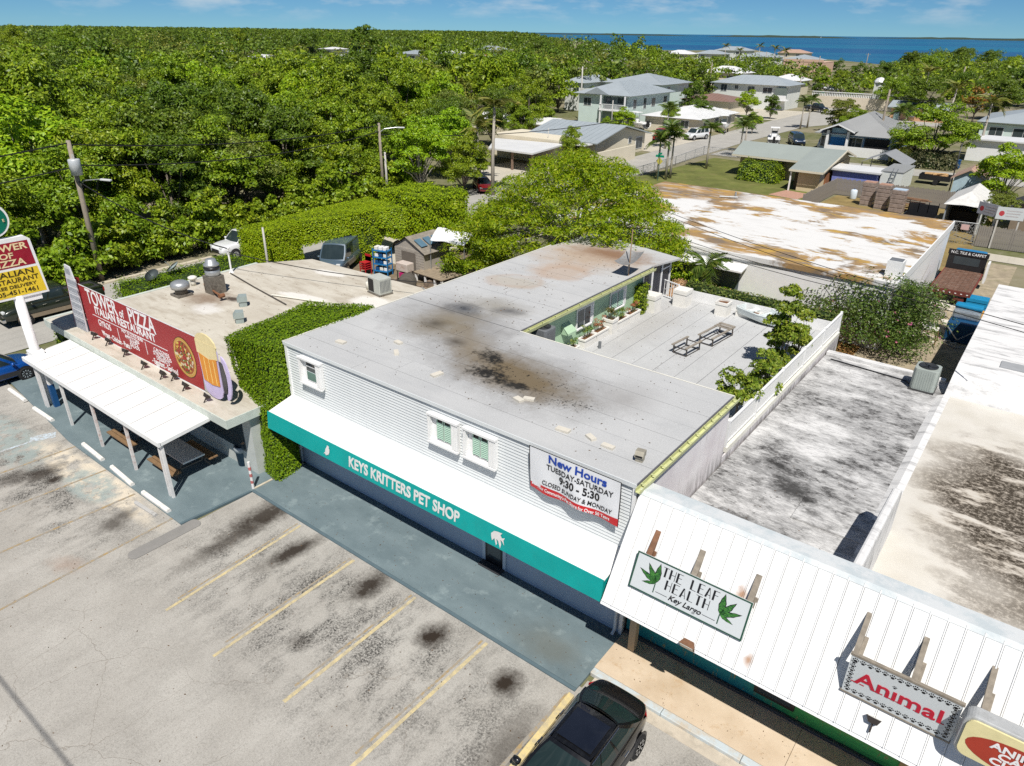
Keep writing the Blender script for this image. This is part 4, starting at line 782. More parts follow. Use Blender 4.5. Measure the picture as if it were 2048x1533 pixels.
cl_ = thing('light_box_sign', (2.2, 12.0, 3.95), 'cream rounded light-box sign with red oval and white lettering', 'sign')
def rrect(x0, x1, z0, z1, r, y, n=6):
    pts = []
    for cx_, cz_, a0 in ((x1 - r, z1 - r, 0), (x0 + r, z1 - r, 90), (x0 + r, z0 + r, 180), (x1 - r, z0 + r, 270)): pts += [(cx_ + r * math.cos(R(a0 + 90 * k / n)), cz_ + r * math.sin(R(a0 + 90 * k / n))) for k in range(n + 1)]
    return pts
rr = rrect(1.16, 3.3, 3.93, 4.98, .2, 0); MB().ext(rr, 'y', 11.98, 12.30).build('case', mat('box_grey', (.45, .46, .46), .5, .1, grime=.5), cl_, bevel=.03)
MB().ext(rrect(1.22, 3.24, 3.99, 4.92, .17, 0), 'y', 11.94, 11.979).build('face', mat('cream_acrylic', (.74, .66, .36), .35), cl_)
ov = MB(); disc(ov, 2.22, 4.38, .92, .36, 11.936, 28); ov.build('oval', mat('red_acrylic', (.38, .04, .02), .4), cl_)
for s, z in (('ANIMAL', 4.56), ('CARE', 4.38), ('CLINIC', 4.20)): text('lettering', s, WHI, cl_, .22, lo(cl_, 2.18, 11.934, z), (R(90), 0, 0), .03, 1.25)
cl_.location = (2.27, 12.72, 3.47); bpy.context.view_layer.update(); strut(cl_, 2.6, 4.62, 4.3, 13.0, OLDW, .1)
def flood(loc, rz, label, tilt=R(35), m=None, s=1, grp=None):
    f = thing('flood_light', loc, label, 'flood light', grp, rz); m = m or mat('bronze_metal', (.055, .045, .04), .5, .4)
    MB().bar((0, 0, 0), (0, -.12 * s, .18 * s), .035 * s).build('arm', m, f, world=False)
    h = MB().add([(-.16 * s, -.08 * s, -.1 * s), (.16 * s, -.08 * s, -.1 * s), (.16 * s, -.08 * s, .1 * s), (-.16 * s, -.08 * s, .1 * s), (-.1 * s, .06 * s, -.06 * s), (.1 * s, .06 * s, -.06 * s), (.1 * s, .06 * s, .06 * s), (-.1 * s, .06 * s, .06 * s)],
        [(0, 1, 2, 3), (7, 6, 5, 4), (0, 4, 5, 1), (1, 5, 6, 2), (2, 6, 7, 3), (3, 7, 4, 0)]).build('head', m, f, world=False); h.location = (0, -.14 * s, .24 * s); h.rotation_euler = (tilt, 0, 0)
    g = MB().box(-.14 * s, .14 * s, -.09 * s, -.081 * s, -.085 * s, .085 * s).build('lens', mat('lamp_lens', (.5, .5, .46), .2), h, world=False); return f
flood((-.14, 12.74, 2.80), R(180), 'dark flood light on the roof front below the paw-print sign', R(-50), None, .9)
flood((-4.2, 12.72, 2.55), 0, 'brown flood light hanging at the eave below the leaf sign', R(30), BRNW, 1.2)
# ================================================================ the pizza restaurant
t = NT('cream_flat_roof'); p = t.pos()
c = t.mix(t.rng(t.noise(p, .45, 8, .62), .3, .7), (.46, .42, .35), (.58, .545, .47)); c = t.mix(t.math('MULTIPLY', t.rng(t.noise(t.map(p, scale=(.5, 1.8, 1)), 1, 8, .7), .48, .68), .75), c, (.33, .28, .215))
c = t.mix(t.math('MULTIPLY', t.blob(-34.9, 18.6, 2.0, 1.6, 0, .5, 1.3, .8, .2), .7), c, (.16, .09, .05)); c = t.mix(t.math('MULTIPLY', t.blob(-33.8, 19.3, .7, .35, 0, .6, 2.5, .6, .3), .9), c, (.04, .025, .018)); c = t.mix(t.math('MULTIPLY', t.blob(-33.5, 17.6, 1.2, .8, 0, .5, 1.5, .6), .6), c, (.72, .71, .69))
for x, y, a, b, r_ in ((-31.2, 21.9, 1.9, .45, R(12), ), (-27.6, 23.6, 1.6, 1.0, 0), (-33.5, 25.5, 1.4, .5, R(10))): c = t.mix(t.math('MULTIPLY', t.blob(x, y, a, b, r_, .3, 2, .3), .8), c, (.72, .70, .66))
t.bump(t.noise(p, 18, 5, .7), .3, .012); PROOF = t.fin(c, .85, 0, .2)
FASC = mat('fascia_paint', (.56, .60, .54), .6, grime=.25)
pz = thing('pizza_restaurant', (-30, 19, 0), 'low cream flat-roofed restaurant beside the ivy-clad shop corner', 'restaurant')
MB().prism([(-38.2, 11.75), (-22.25, 11.6), (-22.25, 26.6), (-27.4, 27.1), (-36.6, 26.7), (-38.4, 24)], 2.72, 3.0).build('roof', PROOF, pz)
MB().box(-37.6, -22.4, 12.6, 26, 0, 2.715).build('wall', mat('restaurant_wall', (.50, .52, .49), .7), pz)
MB().box(-37.0, -23.0, 12.56, 12.598, .9, 2.2).build('front_window', GLASS, pz)
MB().prism([(-38.22, 11.70), (-22.2, 11.55), (-22.2, 11.598), (-38.22, 11.748)], 2.66, 3.012).build('fascia', FASC, pz); MB().box(-22.248, -22.2, 11.602, 14.6, 2.66, 3.012).build('fascia', FASC, pz); MB().prism([(-38.45, 11.75), (-38.222, 11.75), (-38.42, 24), (-38.65, 24)], 2.66, 3.012).build('fascia', FASC, pz)
MB().prism([(-27.4, 27.105), (-27.0, 26.9), (-22.3, 25.0), (-22.3, 25.3)], 2.7, 3.06).build('parapet', mat('grey_parapet', (.36, .39, .39), .7), pz)
# canopy: white insulated panels on posts
cp = thing('patio_canopy', (-29.4, 10.8, 0), 'white panelled patio canopy on slim posts in front of the restaurant', 'canopy')
CPM = mat('canopy_panel', (.80, .80, .785), .45, 0, .04, .8, .04, 10, grime=.3, gcol=(.50, .47, .41))
N = 11
for i in range(N):
    x0 = -35.35 + (11.85) * i / N; x1 = -35.35 + 11.85 * (i + 1) / N
    MB().add([(x0 + .012, 9.62, 2.52), (x1 - .012, 9.62, 2.52), (x1 - .012, 11.62, 2.72), (x0 + .012, 11.62, 2.72), (x0 + .012, 9.62, 2.44), (x1 - .012, 9.62, 2.44), (x1 - .012, 11.62, 2.64), (x0 + .012, 11.62, 2.64)], [(0, 1, 2, 3), (7, 6, 5, 4), (0, 4, 5, 1), (2, 6, 7, 3), (1, 5, 6, 2), (3, 7, 4, 0)]).build('panel', CPM, cp)
    if i: MB().add([(x0 - .02, 9.64, 2.524), (x0 + .02, 9.64, 2.524), (x0 + .02, 11.6, 2.722), (x0 - .02, 11.6, 2.722), (x0, 9.64, 2.545), (x0, 11.6, 2.744)], [(0, 4, 5, 3), (4, 1, 2, 5)]).build('seam', mat('panel_seam', (.40, .40, .39), .5), cp)
MB().box(-35.42, -23.44, 9.52, 9.615, 2.36, 2.55).build('gutter', CPM, cp); MB().ext([(9.6, 2.38), (11.64, 2.58), (11.64, 2.72), (9.6, 2.52)], 'x', -23.49, -23.44).build('edge_beam', CPM, cp); MB().ext([(9.6, 2.38), (11.64, 2.58), (11.64, 2.72), (9.6, 2.52)], 'x', -35.42, -35.37).build('edge_beam', CPM, cp)
POST = mat('post_paint', (.74, .72, .70), .5, grime=.2); RUSTP = mat('rust_speckled_post', (.70, .66, .64), .55, 0, .1, 6, grime=.9, gcol=(.40, .16, .10)); BLUEP = mat('blue_post_paint', (.012, .075, .21), .45)
for x in (-23.75, -23.55): MB().box(x - .05, x + .05, 9.62, 9.72, .055, 2.42).build('post', POST, cp)
for x, m in ((-26.5, RUSTP), (-29.35, RUSTP), (-32.22, POST)): MB().box(x - .05, x + .05, 9.68, 9.78, .055, 2.42).build('post', m, cp)
for x in (-35.05, -34.86): MB().box(x - .05, x + .05, 9.74, 9.84, .05, 2.42).build('post', POST, cp)
MB().box(-34.75, -34.55, 9.98, 10.18, 1.2, 2.45).build('post', POST, cp); MB().box(-34.76, -34.54, 9.97, 10.19, .05, 1.199).build('post', BLUEP, cp)
# picnic tables under the canopy
TT = mat('table_laminate', (.52, .51, .50), .4); PLK = mat('bench_plank', (.22, .135, .07), .7, 0, .2, 6, .3, 20)
def picnic(loc, rz, label, s=1.0):
    b = thing('picnic_table', loc, label, 'table', 'picnic tables under the canopy', rz)
    MB().box(-.95, .95, -.45, .45, .72, .77).build('table_top', TT, b, world=False); MB().box(.93, .955, -.455, .455, .715, .775).build('edge_trim', WHITE, b, world=False)
    for y in (-.78, .78):
        for k in (-.1, .1): MB().box(-.98, .98, y + k - .085, y + k + .085, .42, .47).build('bench_plank', PLK, b, world=False)
    for x in (-.65, .65):
        MB().bar((x, -.85, .39), (x, .85, .39), .06).build('cross_bar', STL, b, world=False)
        for s_ in (-1, 1): MB().bar((x, s_ * .75, 0), (x, s_ * .3, .72), .06).build('leg', STL, b, world=False)
picnic((-25.2, 11.05, .055), R(0), 'picnic table with pale top and plank benches near the waste bin')
picnic((-28.6, 11.05, .055), R(0), 'picnic table farther in under the canopy, mostly in shade')
# waste bin and striped bollard
bn = thing('waste_bin', (*(-23.54, 12.69), .055), 'blue waste bin with clear liner beside the hedge foot', 'bin')
MB().lathe([(.22, 0), (.27, .78), (.29, .8), (.27, .84)], 18).build('barrel', mat('bin_blue', (.03, .075, .12), .5), bn, world=False, smooth=True); MB().lathe([(.30, .66), (.305, .82), (.28, .9), (.24, .88), (.22, .70)], 18).build('liner', mat('clear_liner', (.34, .38, .40), .3), bn, world=False, smooth=True)
bl = thing('bollard', (*(-21.72, 11.89), .06), 'slim white bollard with red bands at the walk corner', 'bollard')
MB().tube([(0, 0, 0), (-.02, 0, 1.2)], .055, 10).build('post', POST, bl, world=False)
for z in (.25, .55, .85): MB().tube([(-.004, 0, z), (-.01, 0, z + .13)], .058, 10).build('band', mat('faded_red', (.46, .14, .13), .6), bl, world=False)
# roof sign: long red board, leaning tower cut-out, beer mug cut-out
RB_ = mat('red_board', (.33, .018, .022), .5, 0, .12, .7, .04, 10); sg = thing('roof_sign', (-30, 12.43, 3.0), 'long red board sign with pizza picture standing on the restaurant roof', 'sign')
n_ = 52; top = []
for i in range(n_ + 1): top += [(-34.78 + 10 * i / n_, 5.36 if i % 2 == 0 else 5.42)]
MB().add([(x, 12.40, z) for x, z in [(-25.0, 3.06), *top[::-1], (-34.85, 3.02)]], [tuple(range(len(top) + 2))]).build('board', RB_, sg)
MB().box(-34.83, -24.8, 12.42, 12.47, 3.04, 5.35).build('backing', mat('sign_back', (.45, .44, .42), .7), sg)
wt = MB()
for i in range(n_): x = -34.78 + 10 * i / n_; wt.add([(x, 12.397, 5.385), (x + 10 / n_, 12.397, 5.385), (x + 10 / n_, 12.397, 5.44), (x, 12.397, 5.44)], [(0, 1, 2, 3)])
wt.build('serrated_edge', WHI, sg); MB().box(-34.85, -24.95, 12.385, 12.398, 3.0, 3.045).build('border', WHI, sg)
def stx(s, size, x, z, bold=.02, sx=1, sh=0, al='CENTER'): return text('lettering', s, WHI, sg, size, lo(sg, x, 12.394, z), (R(90), 0, 0), bold, sx, sh, al, .004)
stx('TOWER', .98, -32.75, 4.96, .016, .82); stx('of', .55, -30.95, 4.86, .015, .9); stx('PIZZA', .98, -29.2, 4.96, .016, .84); stx('ITALIAN RESTAURANT', .52, -30.95, 4.40, .022, 1.02)
MB().box(-34.0, -27.4, 12.388, 12.398, 4.10, 4.125).build('rule', WHI, sg)
stx('GYROS', .44, -33.0, 3.82, .008, .86); stx('HOT & COLD SUBS', .22, -30.4, 4.0, .008); stx('APPETIZERS', .24, -30.5, 3.79, .004); stx('SOUPS', .24, -30.4, 3.62, .004); stx('SALADS', .24, -30.4, 3.45, .004)
stx('CALZONES', .25, -28.0, 3.86, .004); stx('STROMBOLIS', .25, -28.0, 3.67, .004); stx('DESSERTS', .25, -28.0, 3.48, .004); stx('Wraps - Chicken - Pasta -', .36, -32.1, 3.33, .022, .72); stx('- Eggplant - Seafood', .36, -27.95, 3.25, .022, .72)
for x in (-31.75, -29.3): MB().box(x, x + .03, 12.388, 12.398, 3.42, 4.0).build('rule', WHI, sg)
# round pizza with toppings
pzc = (-26.05, 4.2)
for r0, m, yy in ((.86, mat('pan_dark', (.06, .03, .015), .6), 12.394), (.83, mat('crust', (.55, .30, .07), .7), 12.390), (.74, mat('crust_pale', (.62, .42, .13), .7), 12.386), (.70, mat('tomato_sauce', (.34, .10, .03), .7), 12.382)):
    q = MB(); disc(q, pzc[0], pzc[1], r0 * .96, r0 * 1.02, yy, 36); q.build('pizza', m, sg)
for m, n_, a in ((mat('pepperoni', (.36, .03, .02), .6), 30, .075), (mat('mushroom', (.66, .55, .38), .6), 26, .07), (mat('pepper_green', (.10, .22, .02), .6), 40, .045), (mat('olive_black', (.02, .02, .02), .5), 26, .04), (mat('cheese_yellow', (.66, .46, .08), .6), 30, .05)):
    q = MB()
    for k in range(n_): r_ = .66 * math.sqrt(random.random()); b = random.uniform(0, 6.28); disc(q, pzc[0] + r_ * math.cos(b) * .96, pzc[1] + r_ * math.sin(b) * 1.02, a * random.uniform(.7, 1.3), a * random.uniform(.7, 1.3), 12.378 - random.random() * .004, 7)
    q.build('topping', m, sg, kind='stuff')
# tower cut-out (white arcaded tower, slightly leaning) with red return
tw = thing('tower_cutout', (-35.4, 12.35, 3.0), 'white arcaded tower cut-out at the far end of the red roof sign', 'sign')
TWH = mat('tower_white', (.62, .62, .64), .55); TWG = mat('tower_grey', (.24, .26, .30), .6)
lean = lambda z: (z - 3) * .10 + .0
MB().add([(-36.15 + lean(2.9), 12.30, 2.85), (-34.95 + lean(2.9) * .4, 12.30, 2.85), (-34.95 + .15, 12.30, 5.6), (-35.0 + .12, 12.30, 5.62), (-35.04, 12.3, 6.18), (-35.55, 12.30, 6.22), (-35.7, 12.30, 5.66)] + [(-36.15 + lean(2.9), 12.36, 2.85), (-34.95, 12.36, 2.85), (-34.8, 12.36, 5.6), (-34.88, 12.36, 5.62), (-35.04, 12.36, 6.18), (-35.55, 12.36, 6.22), (-35.7, 12.36, 5.66)],
         [tuple(range(7)), tuple(range(13, 6, -1))] + [(i, (i + 1) % 7, 7 + (i + 1) % 7, 7 + i)[::-1] for i in range(7)]).build('panel', TWH, tw)
ar = MB()
for k in range(7):
    z = 3.0 + k * .385
    for j in range(7): xx = -36.06 + (z - 2.85) * .165 + j * (1.12 - k * .02) / 7 * .98; ar.box(xx, xx + .085, 12.292, 12.2985, z, z + (.24 if k else .5) * .9)
    if k: ar.box(-36.1 + (z - 2.85) * .165, -34.98 + (z - 2.85) * .055, 12.290, 12.2985, z - .07, z - .05)
for j in range(5): ar.box(-35.56 + j * .1, -35.51 + j * .1, 12.292, 12.2985, 5.78, 6.05)
ar.build('arcade', TWG, tw, kind='stuff'); MB().add([(-36.2, 12.30, 2.85), (-35.74, 12.30, 5.66), (-35.74, 12.85, 5.4), (-36.2, 12.85, 2.95)], [(0, 1, 2, 3)]).build('side_board', RB_, tw)
# beer mug cut-out
mg = thing('beer_mug_cutout', (-24.2, 12.3, 3.0), 'painted beer mug cut-out with foam and handle at the end of the red roof sign', 'sign')
LIL = mat('mug_lilac', (.56, .48, .70), .5); FOAM = mat('mug_foam', (.74, .62, .34), .6, 0, .1, 5); BEER = mat('mug_beer', (.68, .26, .02), .5, 0, .12, 3)
def plate(pts, y, m, name, par, th=.05):
    n = len(pts); MB().add([(a, y, b) for a, b in pts] + [(a, y + th, b) for a, b in pts], [tuple(range(n)), tuple(range(2 * n - 1, n - 1, -1))] + [(i, (i + 1) % n, n + (i + 1) % n, n + i)[::-1] for i in range(n)]).build(name, m, par)
el = lambda cx, cz, rx, rz, a0, a1, n=14: [(cx + rx * math.cos(R(a0 + (a1 - a0) * k / n)), cz + rz * math.sin(R(a0 + (a1 - a0) * k / n))) for k in range(n + 1)]
plate([(-24.78, 5.2), (-24.72, 3.5)] + el(-24.1, 3.35, .58, .3, 180, 360) + [(-23.42, 3.5), (-23.4, 5.2)], 12.32, LIL, 'mug', mg)
plate(el(-24.08, 5.35, .70, .42, 0, 360), 12.30, FOAM, 'foam', mg); plate([(-24.78, 4.85), (-24.0, 4.72), (-23.4, 4.85), (-23.4, 5.4), (-24.78, 5.4)], 12.295, FOAM, 'foam', mg, .03)
plate([(-24.62, 3.72), (-24.06, 3.64), (-23.54, 3.72), (-23.48, 4.86), (-24.0, 4.74), (-24.68, 4.86)], 12.29, BEER, 'beer', mg, .02)
for x in (-24.35, -24.02, -23.72): MB().box(x, x + .04, 12.283, 12.288, 3.72, 4.75).build('highlight', mat('beer_light', (.85, .62, .2), .5), mg)
plate(el(-23.2, 4.15, .42, .92, -90, 90) + el(-23.2, 4.15, .2, .68, 90, -90), 12.33, LIL, 'handle', mg); plate([(-23.4, 3.5), (-23.2, 3.5), (-23.04, 4.15), (-23.2, 4.8), (-23.4, 4.8)], 12.345, BLACKP, 'backing', mg, .02)
for i, (q, l) in enumerate((((-33.81, 12.06), 'first flood light under the tower cut-out'), ((-32.63, 12.12), 'dark flood light below the word on the red board nearest the tower'), ((-30.81, 12.03), 'flood light tipped over below the left third of the red board'), ((-28.94, 11.89), 'flood light below the middle of the red board'), ((-27.41, 11.89), 'flood light of a close pair, farther from the mug'), ((-26.93, 12.10), 'flood light of a close pair, nearer to the mug'), ((-25.72, 11.91), 'flood light below the pizza picture'), ((-24.17, 11.91), 'lone flood light lying flat below the beer mug'))):
    flood((q[0], q[1] - .05, 3.0), R(180 + random.uniform(-15, 15)), l, R(random.uniform(-60, -20)), None, 1.0, 'flood lights below the red roof sign')
# roof plant
GALV = mat('galvanised', (.48, .50, .51), .4, .6, .12, 4, grime=.25); GRIM = mat('greasy_metal', (.22, .20, .17), .6, .3, .3, 5, .3, 20, grime=.9, gcol=(.05, .035, .025))
def lathe_thing(name, loc, parts, label, cat):
    v = thing(name, loc, label, cat)
    for nm, prof, m in parts: MB().lathe(prof, 20).build(nm, m, v, world=False, smooth=True)
    return v
v = lathe_thing('roof_fan', (-36.45, 17.9, 3.0), [('cap', [(.2, .42), (.48, .42), (.50, .58), (.46, .72), (.32, .80), (.05, .82)], GALV), ('throat', [(.34, .12), (.30, .42)], GRIM)], 'squat galvanised mushroom fan on the restaurant roof', 'fan'); MB().box(-.42, .42, -.42, .42, 0, .12).build('curb', GRIM, v, world=False)
lathe_thing('roof_fan', (-37.5, 19.2, 3.0), [('cap', [(.05, .36), (.24, .38), (.25, .5), (.12, .56)], CREAM), ('throat', [(.14, 0), (.14, .4)], CREAM)], 'small cream mushroom vent behind the galvanised fan', 'vent')
v = lathe_thing('exhaust_stack', (-35.5, 19.35, 3.0), [('fan_drum', [(.36, .98), (.40, 1.05), (.40, 1.28), (.36, 1.32), (.36, 1.5), (.42, 1.55), (.42, 1.62), (.30, 1.7), (.26, 1.88), (.05, 1.9)], GALV), ('band', [(.41, 1.33), (.43, 1.4), (.41, 1.47)], BLACKP)], 'tall greasy kitchen exhaust stack on the restaurant roof', 'exhaust')
MB().box(-.40, .40, -.40, .40, 0, .98).build('duct', GRIM, v, world=False)
MB().tube([(.2, -.3, .25), (.9, -.5, .3), (1.5, -.55, .28)], .06, 8).build('pipe', mat('rusty_pipe', (.22, .10, .05), .8, 0, .3, 6), v, world=False); MB().tube([(1.5, -.7, .28), (1.5, -.4, .28)], .12, 8).build('pipe_end', MATS['rusty_pipe'], v, world=False)
MB().tube([(-.9, .0, .05), (-.75, -.1, .35), (-.55, -.15, .2)], .12, 8).build('elbow', mat('terracotta', (.45, .20, .12), .8), v, world=False)
boxvent((*(-32.48, 19.06), 3.0), R(-30), mat('vent_teal_grey', (.34, .40, .39), .6, .2), 'square grey hooded vent in the middle of the restaurant roof', 1.35); boxvent((*(-30.55, 17.60), 3.0), R(-30), MATS['vent_teal_grey'], 'square grey hooded vent half hidden behind the clipped hedge', 1.35)
cu = thing('condenser_unit', (-28.5, 25.0, 3.0), 'grey condenser unit with bottle on the far corner of the restaurant roof', 'air conditioner', None, R(-8))
MB().box(-.55, .55, -.4, .4, .08, .95).build('case', mat('condenser_paint', (.50, .52, .48), .5, .1, grime=.2), cu, world=False, bevel=.015); MB().box(-.6, .6, -.45, .45, 0, .08).build('base', GRIM, cu, world=False); MB().box(-.5, .0, -.41, -.402, .15, .85).build('opening', DARK, cu, world=False)
for i in range(8): MB().box(.56, .565, -.34 + i * .085, -.30 + i * .085, .2, .85).build('louvre', ACG, cu, world=False)
MB().lathe([(.16, 0), (.17, .4), (.1, .5), (.03, .52)], 12, (-.95, -.1, 0)).build('receiver', CREAM, cu, world=False, smooth=True)
ms = thing('service_mast', (-38.0, 21.9, 3.0), 'white service mast with weatherhead on the restaurant roof edge', 'mast'); MB().tube([(0, 0, 0), (0, 0, 1.35), (.05, 0, 1.5), (.18, 0, 1.48)], .055, 8).build('pipe', WHITE, ms, world=False); MB().lathe([(.16, 0), (.12, .06), (.07, .2)], 12).build('flashing', WHITE, ms, world=False)
MB().tube([(-37.8, 21.7, 3.06), (-34.5, 21.1, 3.05), (-30.8, 20.5, 3.06)], .035, 6).build('conduit', mat('dark_conduit', (.08, .07, .06), .7), pz)
MB().tube([(-32.6, 20.9, 3.08), (-30.2, 21.7, 3.08), (-29.6, 22.0, 3.08)], .045, 6).build('conduit', CREAM, pz)
def dish(loc, label, rz, s=1, m=None):
    d = thing('satellite_dish', loc, label, 'satellite dish', 'satellite dishes behind the restaurant', rz); m = m or mat('dish_grey', (.10, .12, .12), .5)
    MB().tube([(0, 0, 0), (0, 0, 1.3)], .04, 8).build('pole', m, d, world=False)
    q = MB().lathe([(.02, 0), (.25 * s, .03), (.45 * s, .1), (.55 * s, .16)], 20).build('reflector', m, d, world=False, smooth=True); q.location = (0, 0, 1.4); q.rotation_euler = (R(35), 0, 0)
    MB().bar((0, -.1, 1.4), (0, -.55 * s, 1.9), .03).build('feed_arm', m, d, world=False)
dish((-44.6, 20.3, .4), 'dark satellite dish in the low hedge, farther from the mushroom fan', R(20), .85); dish((-44.9, 21.9, .5), 'grey satellite dish in the low hedge, nearer to the mushroom fan', R(-30), .85, mat('dish_pale', (.26, .31, .31), .5))
# pole sign by the street
ps = thing('pole_sign', (-35.2, 10.05, 0), 'tall pole sign with dark red and yellow panels beside the canopy', 'sign')
MB().tube([(-35.2, 10.05, .05), (-35.2, 10.05, 5.4)], .2, 16).build('pole', WHITE, ps, smooth=True); MB().box(-35.5, -34.9, 9.8, 10.32, 2.55, 2.78).build('collar', WHITE, ps)
MB().add([(-35.35, 8.85, 5.3), (-35.05, 8.85, 5.3), (-35.05, 11.27, 5.3), (-35.35, 11.27, 5.3), (-35.35, 8.85, 7.75), (-35.05, 8.85, 7.75), (-35.05, 11.1, 7.75), (-35.35, 11.1, 7.75), (-35.35, 9.0, 7.9), (-35.05, 9.0, 7.9), (-35.05, 10.92, 7.9), (-35.35, 10.92, 7.9)],
         [(3, 2, 1, 0), (0, 1, 5, 4), (1, 2, 6, 5), (2, 3, 7, 6), (3, 0, 4, 7), (4, 5, 9, 8), (5, 6, 10, 9), (6, 7, 11, 10), (7, 4, 8, 11), (8, 9, 10, 11)]).build('case', WHITE, ps)
MB().add([(-35.044, 8.95, 6.65), (-35.044, 11.06, 6.65), (-35.044, 10.98, 7.72), (-35.044, 8.95, 7.72)], [(0, 1, 2, 3)]).build('red_panel', mat('dark_red_acrylic', (.30, .012, .03), .3), ps); MB().add([(-35.044, 8.95, 5.40), (-35.044, 11.19, 5.40), (-35.044, 11.08, 6.54), (-35.044, 8.95, 6.54)], [(0, 1, 2, 3)]).build('yellow_panel', mat('yellow_acrylic', (.76, .55, .035), .3), ps)
BIS = mat('biscuit_ink', (.78, .62, .36), .5)
def ptx(s, size, y, z, m, sx=1, bold=.012):
    ob = text('lettering', s, m, ps, size, lo(ps, -35.038, y, z), (R(90), 0, R(90)), bold, sx); return ob
ptx('TOWER', .40, 10.03, 7.50, BIS, 1.22, .022); ptx('OF', .34, 10.03, 7.16, BIS, 1.25, .022); ptx('PIZZA', .40, 10.03, 6.84, BIS, 1.22, .022)
INK = mat('brown_ink', (.045, .03, .005), .5); ptx('ITALIAN', .34, 10.03, 6.38, INK, 1.4); ptx('RESTAURANT', .29, 10.03, 6.09, INK, 1.10); ptx('FREE DELIVERY', .20, 10.03, 5.83, INK, 1.25); ptx('305-451-1461', .27, 10.03, 5.58, INK, 1.18)
MB().box(-35.3, -35.1, 10.2, 10.95, 5.05, 5.29).build('small_box', WHITE, ps)
MB().tube([(-35.2, 9.9, 7.9), (-35.2, 9.9, 8.1)], .12, 10).build('neck', WHITE, ps); MB().lathe([(.01, -.12), (.72, -.12), (.75, 0), (.72, .12), (.01, .12)], 32, (-35.2, 9.85, 8.72), 'x').build('round_case', WHITE, ps)
q = MB(); n = 30; q.add([(-35.07, 9.85 + .64 * math.cos(2 * math.pi * k / n), 8.72 + .64 * math.sin(2 * math.pi * k / n)) for k in range(n)], [tuple(range(n))]); q.build('green_disc', mat('green_acrylic', (.0, .14, .085), .35), ps)
ptx('E', .16, 10.33, 8.66, BIS, 1.1)
# overhead cable bundle over the front of the lot
MB().tube([(-60, -3.6, 12.2), (-20, -3.5, 12.0), (30, -3.4, 12.6)], .032, 6).build('overhead_cable', BLACKP, None, label='thick overhead cable bundle whose shadow crosses the parking lot', cat='cable')
# ================================================================ vegetation
BARK = mat('bark_grey', (.16, .135, .105), .9, 0, .25, 6, .6, 20); BARKP = mat('bark_pale', (.34, .31, .26), .85, 0, .2, 5, .5, 20); BARKR = mat('bark_red', (.28, .13, .075), .8, 0, .2, 5, .4, 20)
G_MID = leafmat('leaf_mid_green', (.080, .150, .005), (.165, .270, .009), (.285, .385, .024)); G_DEEP = leafmat('leaf_deep_green', (.042, .090, .007), (.090, .165, .011), (.155, .235, .02)); G_BRIGHT = leafmat('leaf_bright_green', (.125, .25, .006), (.225, .39, .010), (.34, .48, .02))
G_OLIVE = leafmat('leaf_olive', (.075, .12, .014), (.145, .20, .026), (.23, .265, .05)); G_YEL = leafmat('leaf_yellow_green', (.09, .15, .006), (.19, .25, .010), (.30, .31, .02)); G_GREY = leafmat('leaf_grey_green', (.06, .08, .035), (.11, .13, .06), (.16, .17, .09))
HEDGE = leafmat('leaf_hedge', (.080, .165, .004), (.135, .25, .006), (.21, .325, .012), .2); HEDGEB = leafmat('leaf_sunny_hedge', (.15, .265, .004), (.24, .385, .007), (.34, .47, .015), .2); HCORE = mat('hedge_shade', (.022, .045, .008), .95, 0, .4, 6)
def crown_pts(k, rx, ry, h0, h1, rng, top=.5):
    C = []
    while len(C) < k:
        q = rng.uniform(-1, 1, 3)
        if .25 < np.linalg.norm(q) < 1: C.append((q[0] * rx, q[1] * ry, h0 + (h1 - h0) * (q[2] * .5 + .5)))
    return np.array(C)
def tree(name, h, r, m, n, size, k=26, seed=0, bark=BARK, asp=.5, base=.32, cr=(.26, .42), trunk_r=.16, droop=0, flat=.85, lean=0, shell=.8, up=.25, extra=None):
    rng = np.random.default_rng(seed); rt = link(name, None)
    C = crown_pts(k, r * .78, r * .78, h * base, h * .9, rng); Rr = rng.uniform(*cr, k) * r
    fz = (C[:, 2] - h * base) / (h * (.9 - base)); C[:, :2] *= (1.06 - .45 * np.clip(fz, 0, 1) ** 2)[:, None]
    sd = rng.normal(0, 1, (k, 7, 3)); sd[:, :, 2] = np.abs(sd[:, :, 2]) * .9 - .25; sd /= np.linalg.norm(sd, axis=2, keepdims=True); S = (C[:, None] + sd * Rr[:, None, None] * .72).reshape(-1, 3); S = np.r_[S, C]; Sr = np.r_[np.repeat(Rr, 7) * rng.uniform(.34, .55, 7 * k), Rr * .75]
    V, F = clumps(S, Sr, n, size, asp, up, droop, shell, .45, rng, flat)
    link('crown', npmesh('crown', V, F, m), rt)
    tb = MB(); fork = h * (base * .75); tb.tube([(0, 0, -.1), (lean * .2, .05, fork * .5), (lean * .5, 0, fork), (lean, 0, h * .62)], [trunk_r * 1.25, trunk_r, trunk_r * .85, trunk_r * .35], 8)
    for q in C[:: max(1, k // 12)]:
        a = Vector((lean * .5, 0, fork)); b = Vector(q); mid = a.lerp(b, .5) + Vector((0, 0, h * .04)); tb.tube([a, mid, b], [trunk_r * .5, trunk_r * .3, trunk_r * .1], 5, False)
    tb.build('trunk', bark, rt, world=False, smooth=True); return rt
PROTO = {}
def proto(key, *a, **k): PROTO[key] = [tree(*a, **k), False]
def plant(key, loc, s=1, rz=None, label=None, cat='tree', group=None, name=None):
    o, used = PROTO[key]; rz = random.uniform(0, 6.28) if rz is None else rz
    if used: o = dup(o)
    PROTO[key][1] = True; o.location = loc; o.rotation_euler = (0, 0, rz); o.scale = (s,) * 3 if not hasattr(s, '__len__') else s
    o['label'] = label; o['category'] = cat
    if group: o['group'] = group
    elif 'group' in o: del o['group']
    return o
